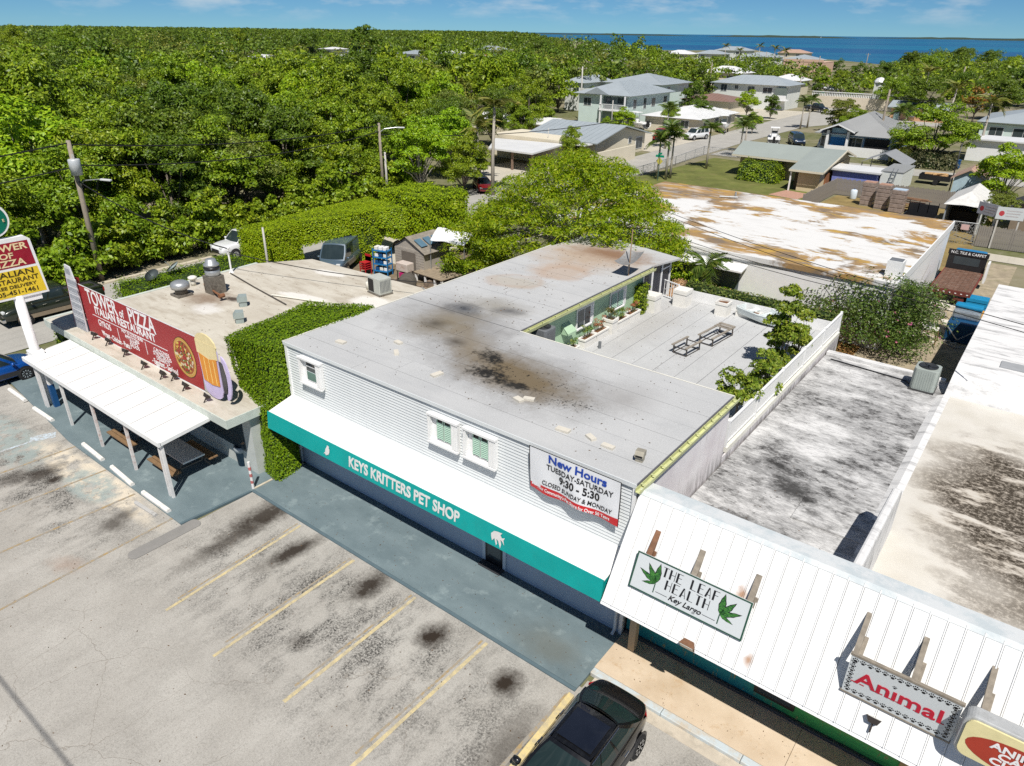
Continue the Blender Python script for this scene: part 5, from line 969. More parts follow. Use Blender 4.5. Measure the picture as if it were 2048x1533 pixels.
proto('A', 'broadleaf_tree', 8, 4.0, G_MID, 24000, .225, 15, 1, base=.12, cr=(.30, .46)); proto('B', 'broadleaf_tree', 8, 3.8, G_DEEP, 22000, .225, 13, 2, base=.10, cr=(.30, .48)); proto('C', 'broadleaf_tree', 8, 3.8, G_BRIGHT, 16000, .25, 20, 3, BARKP, base=.18, cr=(.26, .42))
proto('D', 'broadleaf_tree', 8, 3.7, G_OLIVE, 14000, .26, 18, 4, droop=.6, base=.15, cr=(.28, .44)); proto('E', 'broadleaf_tree', 8, 3.3, G_MID, 13000, .29, 15, 5, BARKR, base=.24, cr=(.3, .46)); proto('F', 'broadleaf_tree', 8, 3.2, G_GREY, 11000, .22, 22, 6, asp=.35)
proto('U', 'undergrowth_shrub', 3, 2.1, G_MID, 3200, .26, 16, 8, base=.05, trunk_r=.06); proto('S', 'shrub', 2.4, 1.5, G_BRIGHT, 2200, .22, 14, 9, base=.05, trunk_r=.05); proto('T', 'tall_tree', 14, 4.4, G_DEEP, 9000, .38, 30, 10, base=.38, cr=(.16, .30))
for k_, m_, sd in (('fA', G_MID, 21), ('fB', G_DEEP, 22), ('fC', G_OLIVE, 23), ('fD', G_MID, 24)): proto(k_, 'broadleaf_tree', 8, 4.1, m_, 3000, .52, 16, sd, trunk_r=.15, base=.1, cr=(.28, .45))
# woods beyond the street: where the crowns stand apart each tree is a thing
BND = [(-10, -54.5), (10, -55.5), (22, -56.5), (51, -60.5), (62, -64), (72, -70), (84, -74), (100, -77), (120, -92), (150, -96), (200, -112), (300, -150), (420, -215), (700, -430)]
def bound(y): return float(np.interp(y, [b[0] for b in BND], [b[1] for b in BND]))
MW = cam.matrix_world.inverted()
def seen(x, y, z=8):
    q = MW @ Vector((x, y, z)); return (-q.z, 1024 + 1415 * q.x / -q.z, 766 - 1415 * q.y / -q.z) if q.z < 0 else None
HOLES = [(*(-276.30, 337.44), 12), (*(-260.79, 287.20), 10), (*(-255.84, 257.75), 10), (*(-168.80, 163.45), 9), (*(-260.64, 178.79), 10), (*(-270.93, 221.55), 8), (*(-309.90, 267.72), 8), (*(-346.25, 213.21), 8)]
cand = []
yy = -6.0
rw = np.random.default_rng(5)
while yy < 560:
    st = 6.8 + max(0, yy - 40) * .02
    xx = bound(yy) - 1.5
    while xx > -760:
        d = math.hypot(xx, yy); stp = 7.4 + max(0, d - 70) * .022
        x, y = xx + rw.uniform(-.42, .42) * stp, yy + rw.uniform(-.4, .4) * st; s = seen(x, y)
        if s and -130 < s[1] < 1500 and s[2] < 720 and not any(math.hypot(x - a, y - b) < r_ or (abs(math.atan2(y, x) - math.atan2(b, a)) < 8 / math.hypot(a, b) and 0 < math.hypot(a, b) - math.hypot(x, y) < 75) for a, b, r_ in HOLES): cand.append((s[0], x, y))
        xx -= stp
    yy += st
cand.sort(); near = cand[:200]; far_ = cand[200:]
for i, (d, x, y) in enumerate(near):
    edge = x > bound(y) - 5; keys = 'AACBEADB' if d < 120 else ('fA', 'fB', 'fC', 'fD')
    s = rw.uniform(1.1, 1.62) * (.82 if edge else 1.0)
    plant(keys[i % len(keys)], (x, y, 0), (s * rw.uniform(.9, 1.1), s * rw.uniform(.9, 1.1), s * rw.uniform(.9, 1.12)), None, 'green broadleaf tree standing among the woods beyond the street', 'tree', 'trees of the woods beyond the street')
for x, y, s in ((-60, 36, 1.2), (-58.5, 29.5, 1.1), (-61.5, 43, 1.25), (-57.5, 22.5, 1.1), (-57, 15, 1.1), (-64, 32, 1.35), (-57.5, 9, 1.2)): plant('ABE'[int(-x) % 3], (x, y, 0), s, None, 'green broadleaf tree standing among the woods beyond the street', 'tree', 'trees of the woods beyond the street')
# the rest of the woods reads as one mass
def mass(name, pts, label, m, h=8.2, seed=3, n=110, size=1.5):
    rng = np.random.default_rng(seed); Cs, Rs = [], []
    for x, y in pts:
        s = rng.uniform(.62, 1.22) if rng.random() > .05 else 1.5; hh = h * s; k = 5
        for j in range(k): a = rng.uniform(0, 6.28); q = rng.uniform(0, 3.4); Cs.append((x + q * math.cos(a), y + q * math.sin(a), hh * rng.uniform(.45, .86))); Rs.append(rng.uniform(1.4, 2.6) * s)
    V, F = clumps(np.array(Cs), np.array(Rs), n * len(pts), size, .6, .3, 0, .8, .4, rng)
    return link(name, npmesh(name, V, F, m), None, label=label, cat='woods', kind='stuff')
f1 = [(x, y) for d, x, y in far_ if d < 330]; f2 = [(x, y) for d, x, y in far_ if d >= 330]
mass('woodland', f1[2::3], 'olive-tinted crowns of woodland stretching away beyond the near trees', G_OLIVE, 10, 6, 220, .8); mass('woodland', f1[::3], 'dense green woodland stretching away beyond the near trees', G_MID, 10.5, 3, 220, .8); mass('woodland', f1[1::3], 'darker crowns of woodland stretching away beyond the near trees', G_DEEP, 11, 4, 220, .8); mass('far_woodland', f2, 'far woodland reaching the horizon', G_DEEP, 11, 5, 80, 1.8)
for k in range(40):                                               # undergrowth along the woods' edge
    y = 6 + k * 1.35 + random.uniform(-.7, .7); plant('U', (bound(y) + 3.2 + random.uniform(-.6, .6), y, 0), random.uniform(.8, 1.55), None, 'low leafy shrub at the foot of the woods along the street', 'shrub', 'shrubs at the foot of the woods')
# trees one can tell apart
def at(key, p, h, h0, label, cat='tree', w=1): s = h / h0; return plant(key, (p[0], p[1], 0), (s * w, s * w, s), None, label, cat)
at('C', (-102.30, 48.52), 9.5, 8, 'bright yellow-green tree standing out of the woods, leftmost of three'); at('C', (-82.19, 35.86), 8.5, 8, 'bright green tree lower in the woods in front of the yellow-green crowns'); at('C', (-99.44, 51.76), 9.5, 8, 'bright yellow-green tree with pale bare boughs, rightmost of three in the woods', w=.75); at('C', (-87.81, 43.11), 9.3, 8, 'bright yellow-green tree between its two like neighbours in the woods', w=.8)
at('T', (-104.29, 93.38), 19, 14, 'tall tree rising above the horizon over the woods', w=.95); at('A', (-349.50, 146.24), 17, 8, 'big tree breaking the horizon above the woods, far left'); at('B', (-265.15, 205.64), 17, 8, 'broad dark tree on the skyline left of the tall one'); at('E', (-227.19, 236.80), 17, 8, 'skyline tree right of the tall one'); at('A', (-383.05, 139.77), 17, 8, 'skyline tree at the far left edge of the woods'); at('B', (-350.56, 190.04), 17, 8, 'broad dark crown on the skyline between the left edge and the tall tree', w=.8); at('A', (-351.77, 226.94), 16.8, 8, 'round crown on the skyline above the farthest white roof', w=.7); at('D', (-102.03, 74.14), 8.5, 8, 'olive tree with drooping leaf sprays in the woods'); at('D', (-79.54, 62.16), 8.5, 8, 'second olive tree with drooping leaf sprays, nearer the lamp pole'); at('F', (-83.31, 108.04), 8, 8, 'grey-green fine-leaved tree left of the pale two-storey house', w=1.25)
at('C', (-79.37, 84.00), 10.5, 8, 'big light green tree rising behind the carport corner'); at('C', (-60.65, 65.26), 8, 8, 'light green spreading tree beside the street by the stop sign', w=1.2); at('C', (-55.35, 55.36), 8, 8, 'light green tree next to the lamp pole, lower than its neighbour', w=1.05); at('A', (-64.08, 53.85), 8, 8, 'dark leafy tree just behind the leaning lamp pole'); at('C', (-101.08, 124.25), 8, 8, 'light green tree beyond the fine-leaved grey-green one', w=.9)
at('B', (-124.50, 184.59), 11, 8, 'large dark tree standing behind the pale two-storey house, left of it', w=1.2); at('B', (-108.03, 186.00), 9.5, 8, 'dark tree behind the roof of the pale two-storey house'); at('E', (-140.20, 181.62), 12, 8, 'dark tree on the skyline left of the open sea'); at('B', (-240.31, 334.79), 13, 8, 'dark tree crowning the skyline where the sea begins', w=1.1)
for i, (p, h, k) in enumerate((((-198.23, 306.16), 10, 'fB'), ((-139.91, 232.18), 9, 'fA'), ((-159.34, 288.29), 9, 'fB'), ((-182.52, 350.08), 10, 'fB'), ((-132.89, 267.43), 9, 'fA'), ((-139.93, 299.92), 8, 'fD'), ((-106.43, 199.01), 8, 'fB'), ((-93.07, 190.99), 8, 'fA'), ((-96.08, 213.38), 8, 'fB'), ((-107.87, 153.68), 9, 'fC'), ((-101.79, 162.11), 9, 'fB'), ((-124.87, 295.62), 7, 'fB'), ((-108.59, 275.55), 7, 'fA'), ((-103.75, 282.60), 7, 'fB'), ((-91.35, 263.29), 7, 'fA'), ((-78.95, 181.93), 7, 'fB'), ((-160.95, 217.06), 9, 'fB'), ((-150.68, 185.22), 9, 'fA'), ((-146.21, 168.40), 9, 'fB'), ((-117.12, 178.62), 10, 'fA'), ((-68.35, 150.33), 7, 'fB'), ((-83.23, 176.74), 7, 'fB'))):
    at(k, p, h, 8, 'dark round tree between the houses and the bay', 'tree').__setitem__('group', 'trees between the houses and the bay')
for i, (p, h, k, w) in enumerate((((-61.76, 284.44), 9, 'B', 1.1), ((-70.79, 377.57), 11, 'B', 1.1), ((-54.07, 325.25), 11, 'A', 1.1), ((-67.72, 490.54), 12, 'B', 1.25), ((-52.22, 470.69), 11, 'B', 1.2), ((-33.12, 374.26), 10, 'A', 1.2), ((-39.27, 199.19), 8, 'A', 1.1), ((-29.78, 179.84), 9, 'B', 1.2), ((-27.53, 217.03), 9, 'B', 1.2), ((-17.92, 194.22), 9, 'B', 1.2), ((-17.07, 236.37), 10, 'B', 1.2), ((-78.17, 319.85), 7, 'fB', 1), ((-79.59, 279.61), 7, 'fA', 1), ((-63.22, 243.27), 7, 'A', 1), ((-96.78, 360.75), 7, 'fB', 1), ((-60.95, 262.14), 8, 'fB', 1))):
    at(k, p, h, 8, 'dark green tree in the grove before the open sea', 'tree', w).__setitem__('group', 'grove before the open sea')
# flamboyant tree spreading over the back of the shop roof
PF = leafmat('flamboyant_leaf', (.115, .215, .004), (.215, .34, .006), (.34, .41, .02), .35); rng = np.random.default_rng(12)
pt = thing('flamboyant_tree', (-24.3, 37.8, 0), 'wide umbrella-shaped feathery tree overhanging the back of the shop roof', 'tree')
nC = 420; a_ = rng.uniform(0, 6.28, nC); r_ = np.sqrt(rng.random(nC)); C = np.c_[r_ * np.cos(a_) * 6.9 + .2, r_ * np.sin(a_) * 5.6, 9.0 - 4.6 * r_ ** 2.4 + rng.uniform(-1.6, .35, nC)]
C = np.r_[C, np.c_[rng.uniform(-8.4, -4, 90), rng.uniform(-3.5, 3.5, 90), rng.uniform(1.5, 5.5, 90)]]
V, F = clumps(C, rng.uniform(.6, 1.15, len(C)), 62000, .25, .30, .7, .25, .6, .5, rng, .55); link('crown', npmesh('crown', V, F, PF), pt)
tb = MB(); tb.tube([(0, 0, 0), (.2, .1, 2), (.1, 0, 3.8)], [.5, .38, .3], 10)
for q in C[::12]: a = Vector((.1, 0, 3.6)); b = Vector(q); tb.tube([a, a.lerp(b, .45) + Vector((0, 0, .8)), b], [.16, .09, .025], 5, False)
tb.build('trunk', BARKP, pt, world=False, smooth=True)
# clipped hedges and creeper walls
def box_hedge(name, label, boxes, dens, size, m=HEDGE, seed=0, rough=.12, group=None, core=True, cat='hedge', holes=()):
    """leafy skin over axis-aligned or sheared blocks: each block = 8 corner points bottom (ccw) then top"""
    rng = np.random.default_rng(seed); allp = [q for b in boxes for q in b]; cx_ = np.mean([q[0] for q in allp]); cy_ = np.mean([q[1] for q in allp])
    h = thing(name, (cx_, cy_, 0), label, cat, group); Ps, Ns = [], []; kb = MB()
    for b in boxes:
        b = np.array(b, float); cen = b.mean(0)
        for f in ((0, 1, 5, 4), (1, 2, 6, 5), (2, 3, 7, 6), (3, 0, 4, 7), (4, 5, 6, 7)):
            p0, p1, p2, p3 = b[list(f)]; nrm = np.cross(p1 - p0, p3 - p0); ar = np.linalg.norm(nrm); nrm /= ar + 1e-9
            if np.dot(nrm, p0 - cen) < 0: nrm = -nrm
            n = int(ar * dens); u, v = rng.random((n, 1)), rng.random((n, 1)); P = (1 - u) * (1 - v) * p0 + u * (1 - v) * p1 + u * v * p2 + (1 - u) * v * p3
            bl = np.sin(P[:, :1] * 2.1 + P[:, 2:] * 1.7) * np.sin(P[:, 1:2] * 1.9 + P[:, 2:] * 2.3); P = P + nrm * (rng.normal(0, rough, (n, 1)) * .6 + bl * rough)
            Ps.append(P); Ns.append(np.repeat(nrm[None], n, 0) + np.array([0, 0, .35]))
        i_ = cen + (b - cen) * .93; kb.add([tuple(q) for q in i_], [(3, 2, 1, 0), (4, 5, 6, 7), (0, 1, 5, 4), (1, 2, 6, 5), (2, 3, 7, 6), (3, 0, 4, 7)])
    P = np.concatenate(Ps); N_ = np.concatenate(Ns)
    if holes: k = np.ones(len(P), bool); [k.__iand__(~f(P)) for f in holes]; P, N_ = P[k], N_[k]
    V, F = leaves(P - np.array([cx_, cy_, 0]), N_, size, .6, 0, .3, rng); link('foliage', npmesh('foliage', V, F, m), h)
    if core: kb.build('shade_core', HCORE, h)  # solid core, its dark green standing in for shade between the leaves
    return h
def blk(x0, x1, y0, y1, z0, z1): return [(x0, y0, z0), (x1, y0, z0), (x1, y1, z0), (x0, y1, z0), (x0, y0, z1), (x1, y0, z1), (x1, y1, z1), (x0, y1, z1)]
box_hedge('creeper_hedge', 'tall bright green creeper block clothing the corner of the pet shop', [
    [(-24.3, 13.5, 2.9), (-22.0, 13.15, 2.9), (-22.0, 18.9, 3.0), (-24.6, 18.0, 3.0), (-24.7, 13.45, 5.1), (-22.0, 13.7, 5.3), (-22.0, 18.9, 5.55), (-24.9, 17.6, 5.35)],
    [(-22.95, 13.0, 0), (-21.95, 12.95, 0), (-21.95, 14.3, 0), (-22.9, 14.5, 0), (-24.25, 13.45, 3.0), (-22.0, 12.95, 3.0), (-22.0, 14.3, 3.0), (-24.2, 14.6, 3.0)],
    [(-22.8, 13.0, 0), (-21.3, 12.75, 0), (-21.4, 13.9, 0), (-22.8, 14.4, 0), (-23.3, 13.1, 2.3), (-21.9, 12.98, 2.2), (-21.95, 14.2, 2.2), (-23.2, 14.4, 2.3)]], 620, .098, seed=1, rough=.06)
box_hedge('creeper_hedge', 'long flat-topped creeper hedge with an opening over the yard entrance', [blk(-45.4, -42.9, 27.1, 30.6, 0, 3.5), [(-45.3, 30.6, 1.9), (-42.6, 30.6, 1.9), (-41.6, 34.2, 2.3), (-45.2, 34.4, 2.3), (-45.3, 30.6, 3.6), (-42.6, 30.6, 3.6), (-41.6, 34.2, 3.75), (-45.2, 34.4, 3.75)],
    [(-43.6, 34.2, 0), (-41.6, 34.2, 0), (-41.2, 36, 0), (-43.4, 36.4, 0), (-45.2, 34.2, 3.75), (-41.6, 34.2, 3.75), (-40.2, 37.2, 3.85), (-45, 38.6, 3.85)], [(-45.0, 36, 2.4), (-40.4, 36, 2.6), (-39.6, 38, 2.4), (-44.8, 38.8, 2.4), (-45.0, 36, 3.8), (-40.6, 36, 3.8), (-39.7, 38, 3.9), (-44.8, 38.8, 3.9)]], 300, .14, m=HEDGEB, seed=2, rough=.05)
box_hedge('creeper_hedge', 'darker leafy hedge block beyond the yard entrance by the lamp pole', [blk(-46.0, -40.2, 41.2, 45.8, 0, 3.9)], 190, .18, HEDGEB, 3, .2)
box_hedge('low_hedge', 'low clipped hedge along the street side of the restaurant', [blk(-46.0, -43.4, 18.4, 27.0, 0, 1.5)], 200, .13, seed=4, rough=.22)
box_hedge('low_hedge', 'small rounded hedge stub by the front corner of the restaurant', [blk(-40.9, -39.0, 13.6, 15.4, 0, 1.15)], 110, .16, seed=5, rough=.15)
box_hedge('creeper', 'narrow creeper hanging under the street-side eave of the restaurant', [blk(-38.9, -38.1, 12.2, 13.3, 0, 2.4)], 160, .15, seed=6, rough=.12, cat='creeper')
box_hedge('clipped_hedge', 'clipped green hedge along the back edge of the roof terrace', [blk(-15.0, -7.0, 34.75, 35.35, 2.0, 3.95)], 170, .15, leafmat('leaf_terrace_hedge', (.05, .09, .015), (.10, .16, .03), (.16, .2, .05)), 7, .08)
box_hedge('clipped_hedge', 'clipped dark oval hedge on the lawn beside the beige house', [[(-33.0, 87.4, 0), (-28.2, 87.4, 0), (-28.2, 91.0, 0), (-33.0, 91.0, 0), (-32.7, 87.8, 2.1), (-28.5, 87.8, 2.1), (-28.5, 90.6, 2.1), (-32.7, 90.6, 2.1)]], 90, .2, G_MID, 8, .22)
box_hedge('clipped_hedge', 'grey-green clipped hedge between the cross street and the blue house', [blk(-21.2, -13.2, 112.8, 115.2, 0, 2.1)], 60, .3, G_GREY, 9, .2)
box_hedge('creeper', 'green creeper climbing the corner of the green wall beside the porch', [blk(-16.0, -15.6, 30.9, 31.6, 3.1, 4.6)], 260, .13, G_MID, 10, .08, cat='creeper')
# citrus trees on the terrace, flowering bush, garden plants
G_CIT = leafmat('citrus_leaf', (.08, .15, .012), (.16, .25, .02), (.27, .32, .04))
def small_tree(name, loc, h, r, m, n, size, label, seed, k=12, base=.3, bark=BARK, sc=1, cat='tree'):
    o = tree(name, h, r, m, n, size, k, seed, bark, .5, base, (.34, .5), .05); o.location = loc; o['label'] = label; o['category'] = cat; return o
small_tree('citrus_tree', (-7.55, 23.6, 3.1), 2.1, .85, G_CIT, 3000, .15, 'small yellow-green citrus tree at the near end of the white railing', 31)
small_tree('citrus_tree', (-7.7, 28.6, 3.1), 4.0, .92, G_CIT, 9000, .15, 'taller citrus tree leaning over the middle of the white railing', 32, 26, .04)
small_tree('citrus_tree', (-7.45, 26.3, 3.1), 1.9, .8, G_CIT, 3000, .15, 'low citrus bush between the two taller ones on the white railing', 35, 14, .04)
small_tree('citrus_tree', (-7.5, 30.4, 3.1), 2.6, .8, G_CIT, 3600, .15, 'citrus bush behind the tallest one on the white railing', 36, 14, .04)
bb = small_tree('flowering_bush', (-6.7, 43.0, 0), 3.7, 3.7, leafmat('bush_leaf', (.035, .080, .012), (.075, .135, .02), (.13, .19, .04)), 30000, .15, 'large straggling bush with pink flowers beside the white warehouse', 33, 70, .04, cat='bush')
rng = np.random.default_rng(34); q = crown_pts(60, 3.3, 3.3, .6, 3.5, rng); q[:, :2] *= (1.1 - .2 * q[:, 2:] / 3.5); V, F = clumps(q, np.full(60, .12), 240, .11, .9, .6, 0, .2, .8, rng); link('flowers', npmesh('flowers', V, F, leafmat('pink_petal', (.50, .13, .34), (.60, .22, .42), (.45, .2, .24), .2)), bb)
stm = MB()
for k in range(16): a = rng.uniform(0, 6.28); b = rng.uniform(1, 2.6); stm.tube([(b * .3 * math.cos(a), b * .3 * math.sin(a), 1), (b * math.cos(a), b * math.sin(a), 3.3), (b * 1.15 * math.cos(a), b * 1.15 * math.sin(a), 4.2 + rng.uniform(-.3, .4))], [.03, .015, .006], 4)
stm.build('shoots', BARKP, bb, world=False); bb.scale = (1.12, 1.12, .95)
# ---- palms: trunk and single fronds
FROND = leafmat('palm_frond', (.05, .10, .012), (.09, .16, .02), (.16, .2, .04)); FRONDY = leafmat('coconut_frond', (.09, .12, .015), (.15, .19, .03), (.28, .26, .07)); PTR = mat('palm_trunk_bark', (.40, .36, .30), .85, 0, .15, 8, .4, 30)
def frond_mesh(name, L, m, lw, npair, seed, rise=.55, fall=1.1):
    rng = np.random.default_rng(seed); V, F = [], []
    def sp(u): return np.array([L * (u * .92 - .1 * u * u), 0, L * (rise * u - fall * u * u * .72)])
    for i in range(npair):
        u = .12 + .88 * i / npair; p = sp(u); ll = lw * math.sin(math.pi * min(1, u * .82 + .15)) * rng.uniform(.85, 1.1)
        for s in (-1, 1):
            e = p + np.array([ll * .55, s * ll * .8, -ll * rng.uniform(.25, .6)]); w = np.array([L * .022, 0, 0]); o = len(V); V += [p - w, p + w, e + w * .3, e - w * .3]; F.append((o, o + 1, o + 2, o + 3))
    for i in range(8): a, b = sp(i / 8), sp((i + 1) / 8); w = np.array([0, .025, 0]) * (1 - i / 9); o = len(V); V += [a - w, a + w, b + w * .9, b - w * .9]; F.append((o, o + 1, o + 2, o + 3))
    return npmesh(name, np.array(V), np.array(F), m)
FM1 = [frond_mesh('frond', 1.75, FROND, .62, 18, s) for s in (1, 2)]; FM2 = [frond_mesh('frond', 3.3, FRONDY, .75, 24, s, .5, 1.2) for s in (3, 4)]
def palm(loc, h, label, kind=0, n=17, lean=0, s=1.2, group='palms along the streets'):
    p = thing('palm_tree', (loc[0], loc[1], loc[2] if len(loc) > 2 else 0), label, 'palm', group); la = random.uniform(0, 6.28); top = Vector((lean * math.cos(la), lean * math.sin(la), h)); r0 = .13 if not kind else .17
    MB().tube([(0, 0, 0), top * .5 + Vector((-lean * .2, 0, 0)), top], [r0 * 1.4, r0, r0 * .75], 8).build('trunk', PTR, p, world=False, smooth=True)
    MB().tube([top - Vector((0, 0, .05)), top + Vector((0, 0, .55 * s))], [r0 * 1.0, r0 * .5], 8).build('crownshaft', FROND if not kind else PTR, p, world=False, smooth=True)
    ms_ = FM2 if kind else FM1
    for i in range(n):
        a = 2 * math.pi * i / n * 2.4 + random.uniform(-.2, .2); o = link('frond', ms_[i % 2], p, top + Vector((0, 0, .4 * s)), (0, random.uniform(-.75, .35) if i % 3 else random.uniform(-1.1, -.6), a)); o.scale = (s * random.uniform(.85, 1.1),) * 3
    return p
for pxy, h, l in (((-40.59, 81.53), 3.9, 'short palm of the trio behind the feathery tree, nearest the street fence'), ((-39.49, 81.62), 5.2, 'tallest palm of the trio behind the feathery tree'), ((-39.53, 82.91), 4.3, 'leaning palm of the trio, on the lawn side'), ((-39.03, 92.42), 4.5, 'single palm standing alone on the lawn by the chain-link fence'), ((-39.50, 104.94), 3.7, 'palm at the lawn edge behind the beige house ridge'), ((-40.87, 110.15), 4.0, 'palm close behind the lawn-edge palm'), ((-51.56, 105.26), 5.2, 'palm in front of the red pickup truck'),
                  ((-44.21, 146.95), 4.2, 'left palm of the pair above the red flowering hedge'), ((-43.71, 149.58), 4.4, 'right palm of the pair above the red flowering hedge'), ((-25.32, 135.23), 4.6, 'palm against the grey roof of the blue house, outer one'), ((-24.64, 137.43), 4.8, 'palm against the grey roof of the blue house, inner one')): palm((*pxy, 0), h, l)
for pxy, h, l in (((-55.70, 100.08), 2.0, 'young palm in the yard of the gabled house'),): palm((*pxy, 0), h, l, 0, 10)
for pxy, h, l in (((-31.90, 192.69), 8.5, 'coconut palm rising from the grove behind the orange house'), ((-19.34, 142.57), 8, 'ragged coconut palm beside the orange house roof'), ((-12.29, 129.35), 7, 'coconut palm behind the big garden tree'), ((-18.84, 112.92), 2.2, 'stemless young coconut palm before the blue house'), ((-49.70, 60.69), 8.5, 'coconut palm with yellowing fronds beside the light green trees'), ((-56.15, 66.26), 5.5, 'lower coconut palm with hanging dry fronds'),
                  ((-165.38, 397.97), 10, 'leftmost seaside coconut palm between the bay roofs'), ((-156.50, 422.81), 10, 'seaside coconut palm standing clear against the bay'), ((-125.64, 359.56), 10, 'seaside coconut palm beside the pink roof, left of two'), ((-113.14, 337.24), 9.5, 'seaside coconut palm beside the pink roof, right of two'), ((-69.49, 224.24), 6, 'coconut palm before the peach building'), ((-162.75, 410.76), 8, 'low seaside palm before the long grey bay roof')): palm((*pxy, 0), h, l, 1, 15, .4, 1.0)
at('A', (-52.97, 59.63), 6.5, 8, 'leafy tree in front of the coconut palms left of the carport', w=1.0)
# garden behind the terrace
for pxy, z, l, kx in (((-15.81, 39.31), 3.0, 'short golden palm in the garden behind the terrace', 0),): palm((*pxy, 0), z, l, 0, 14, 0, 1.1, None)
at('S', (-18.18, 41.98), 3, 2.4, 'leafy shrub under the white warehouse ledge', 'shrub'); 
for i, (p, h, l) in enumerate((((-14.49, 41.01), 2.2, 'spiky leafy shrub in the garden bed beside the thatch'), ((-15.57, 41.22), 2.4, 'dark shrub in the garden bed near the golden palm'), ((-12.98, 41.23), 2, 'grassy shrub at the far end of the garden bed'), ((-19.09, 41.91), 2, 'shrub behind the porch screens'))): at('S', p, h, 2.4, l, 'shrub')
# single trees and shrubs among the houses
at('A', (-16.69, 116.16), 8.5, 8, 'broad garden tree beside the cross street', w=1.35); at('D', (-37.25, 147.02), 6, 8, 'bushy tree at the street corner before the pale boundary wall', w=1.3); at('A', (-33.10, 140.02), 5, 8, 'rounded bushy tree next to the street corner', w=1.2); at('C', (-60.10, 160.25), 5.5, 8, 'light green round tree between the white roof and the pale two-storey house', w=1.15); at('B', (-54.77, 160.06), 5, 8, 'reddish-leaved small tree in front of the two-storey house porch', w=.9); at('C', (-48.52, 133.45), 3.6, 8, 'low light green tree beside the white-roofed house', w=1.2)
at('C', (-5.43, 89.10), 6.5, 8, 'olive-green garden tree at the right edge beside the pink-roofed shed', w=1.25); at('D', (-4.57, 76.99), 4, 8, 'drooping small tree beside the open carport shed', w=1.1); at('C', (-65.13, 115.86), 4.5, 8, 'light green bush in front of the two-storey porch', w=1.2); at('A', (-54.64, 84.09), 5, 8, 'flowering oleander tree at the corner of the gabled house', w=.85); at('A', (-73.37, 103.46), 5, 8, 'leafy tree behind the white carport roof'); at('A', (-75.01, 98.68), 5.5, 8, 'leafy tree at the left of the white carport roof'); at('A', (-62.94, 105.63), 4, 8, 'shrubby tree beside the driveway of the two-storey house')
at('S', (-48.43, 70.85), 2.4, 2.4, 'slim young tree at the carport corner', 'shrub', .6); at('S', (-63.99, 115.03), 2.6, 2.4, 'rounded bush by the parked boat', 'shrub'); at('A', (-60.59, 125.78), 5, 8, 'dark tree behind the white hipped roof'); at('B', (-59.30, 133.38), 5.5, 8, 'dark tree left of the reddish roof'); at('E', (-101.03, 332.37), 7, 8, 'dark tree beside the peach building'); at('C', (-71.39, 252.80), 5, 8, 'light tree beside the two parked white cars'); at('B', (-65.73, 229.26), 4, 8, 'small tree behind the pale boundary wall')
at('U', (-38.82, 45.40), 2.6, 3, 'grey-green shrub left of the feathery tree', 'shrub', 1.4); at('U', (-36.99, 42.32), 2.4, 3, 'leafy shrub behind the white tarpaulin', 'shrub', 1.3); at('U', (-32.41, 39.27), 2.4, 3, 'leafy shrub under the feathery tree beside the shop wall', 'shrub', 1.3); at('U', (-33.12, 36.24), 2.0, 3, 'leafy climber in front of the tarpaulin', 'shrub'); at('U', (-23.32, 45.82), 3, 3, 'dark leafy shrub at the back corner of the porch', 'shrub', 1.2); at('U', (-24.16, 48.88), 3.4, 3, 'tall shrub between porch and warehouse', 'shrub', 1.1)
RF = leafmat('red_flower', (.35, .02, .05), (.50, .03, .09), (.16, .10, .03), .2); box_hedge('flowering_hedge', 'crimson flowering hedge in front of the blue house', [blk(-34.6, -30.4, 128.2, 131.0, 0, 1.5)], 26, .5, RF, 11, .3)
OF = leafmat('orange_flower', (.42, .11, .02), (.16, .15, .02), (.08, .14, .015), .2)
for p, h, l in (((-20.02, 180.71), 7.5, 'orange-flowering tree in the grove'), ((-233.40, 279.54), 9.5, 'red-flowering tree before a far white roof')):
    o = tree('flowering_tree', h, h * .42, OF, 1400, .5, 22, 41 + int(h), BARK); o.location = (p[0], p[1], 0); o['label'] = l; o['category'] = 'tree'
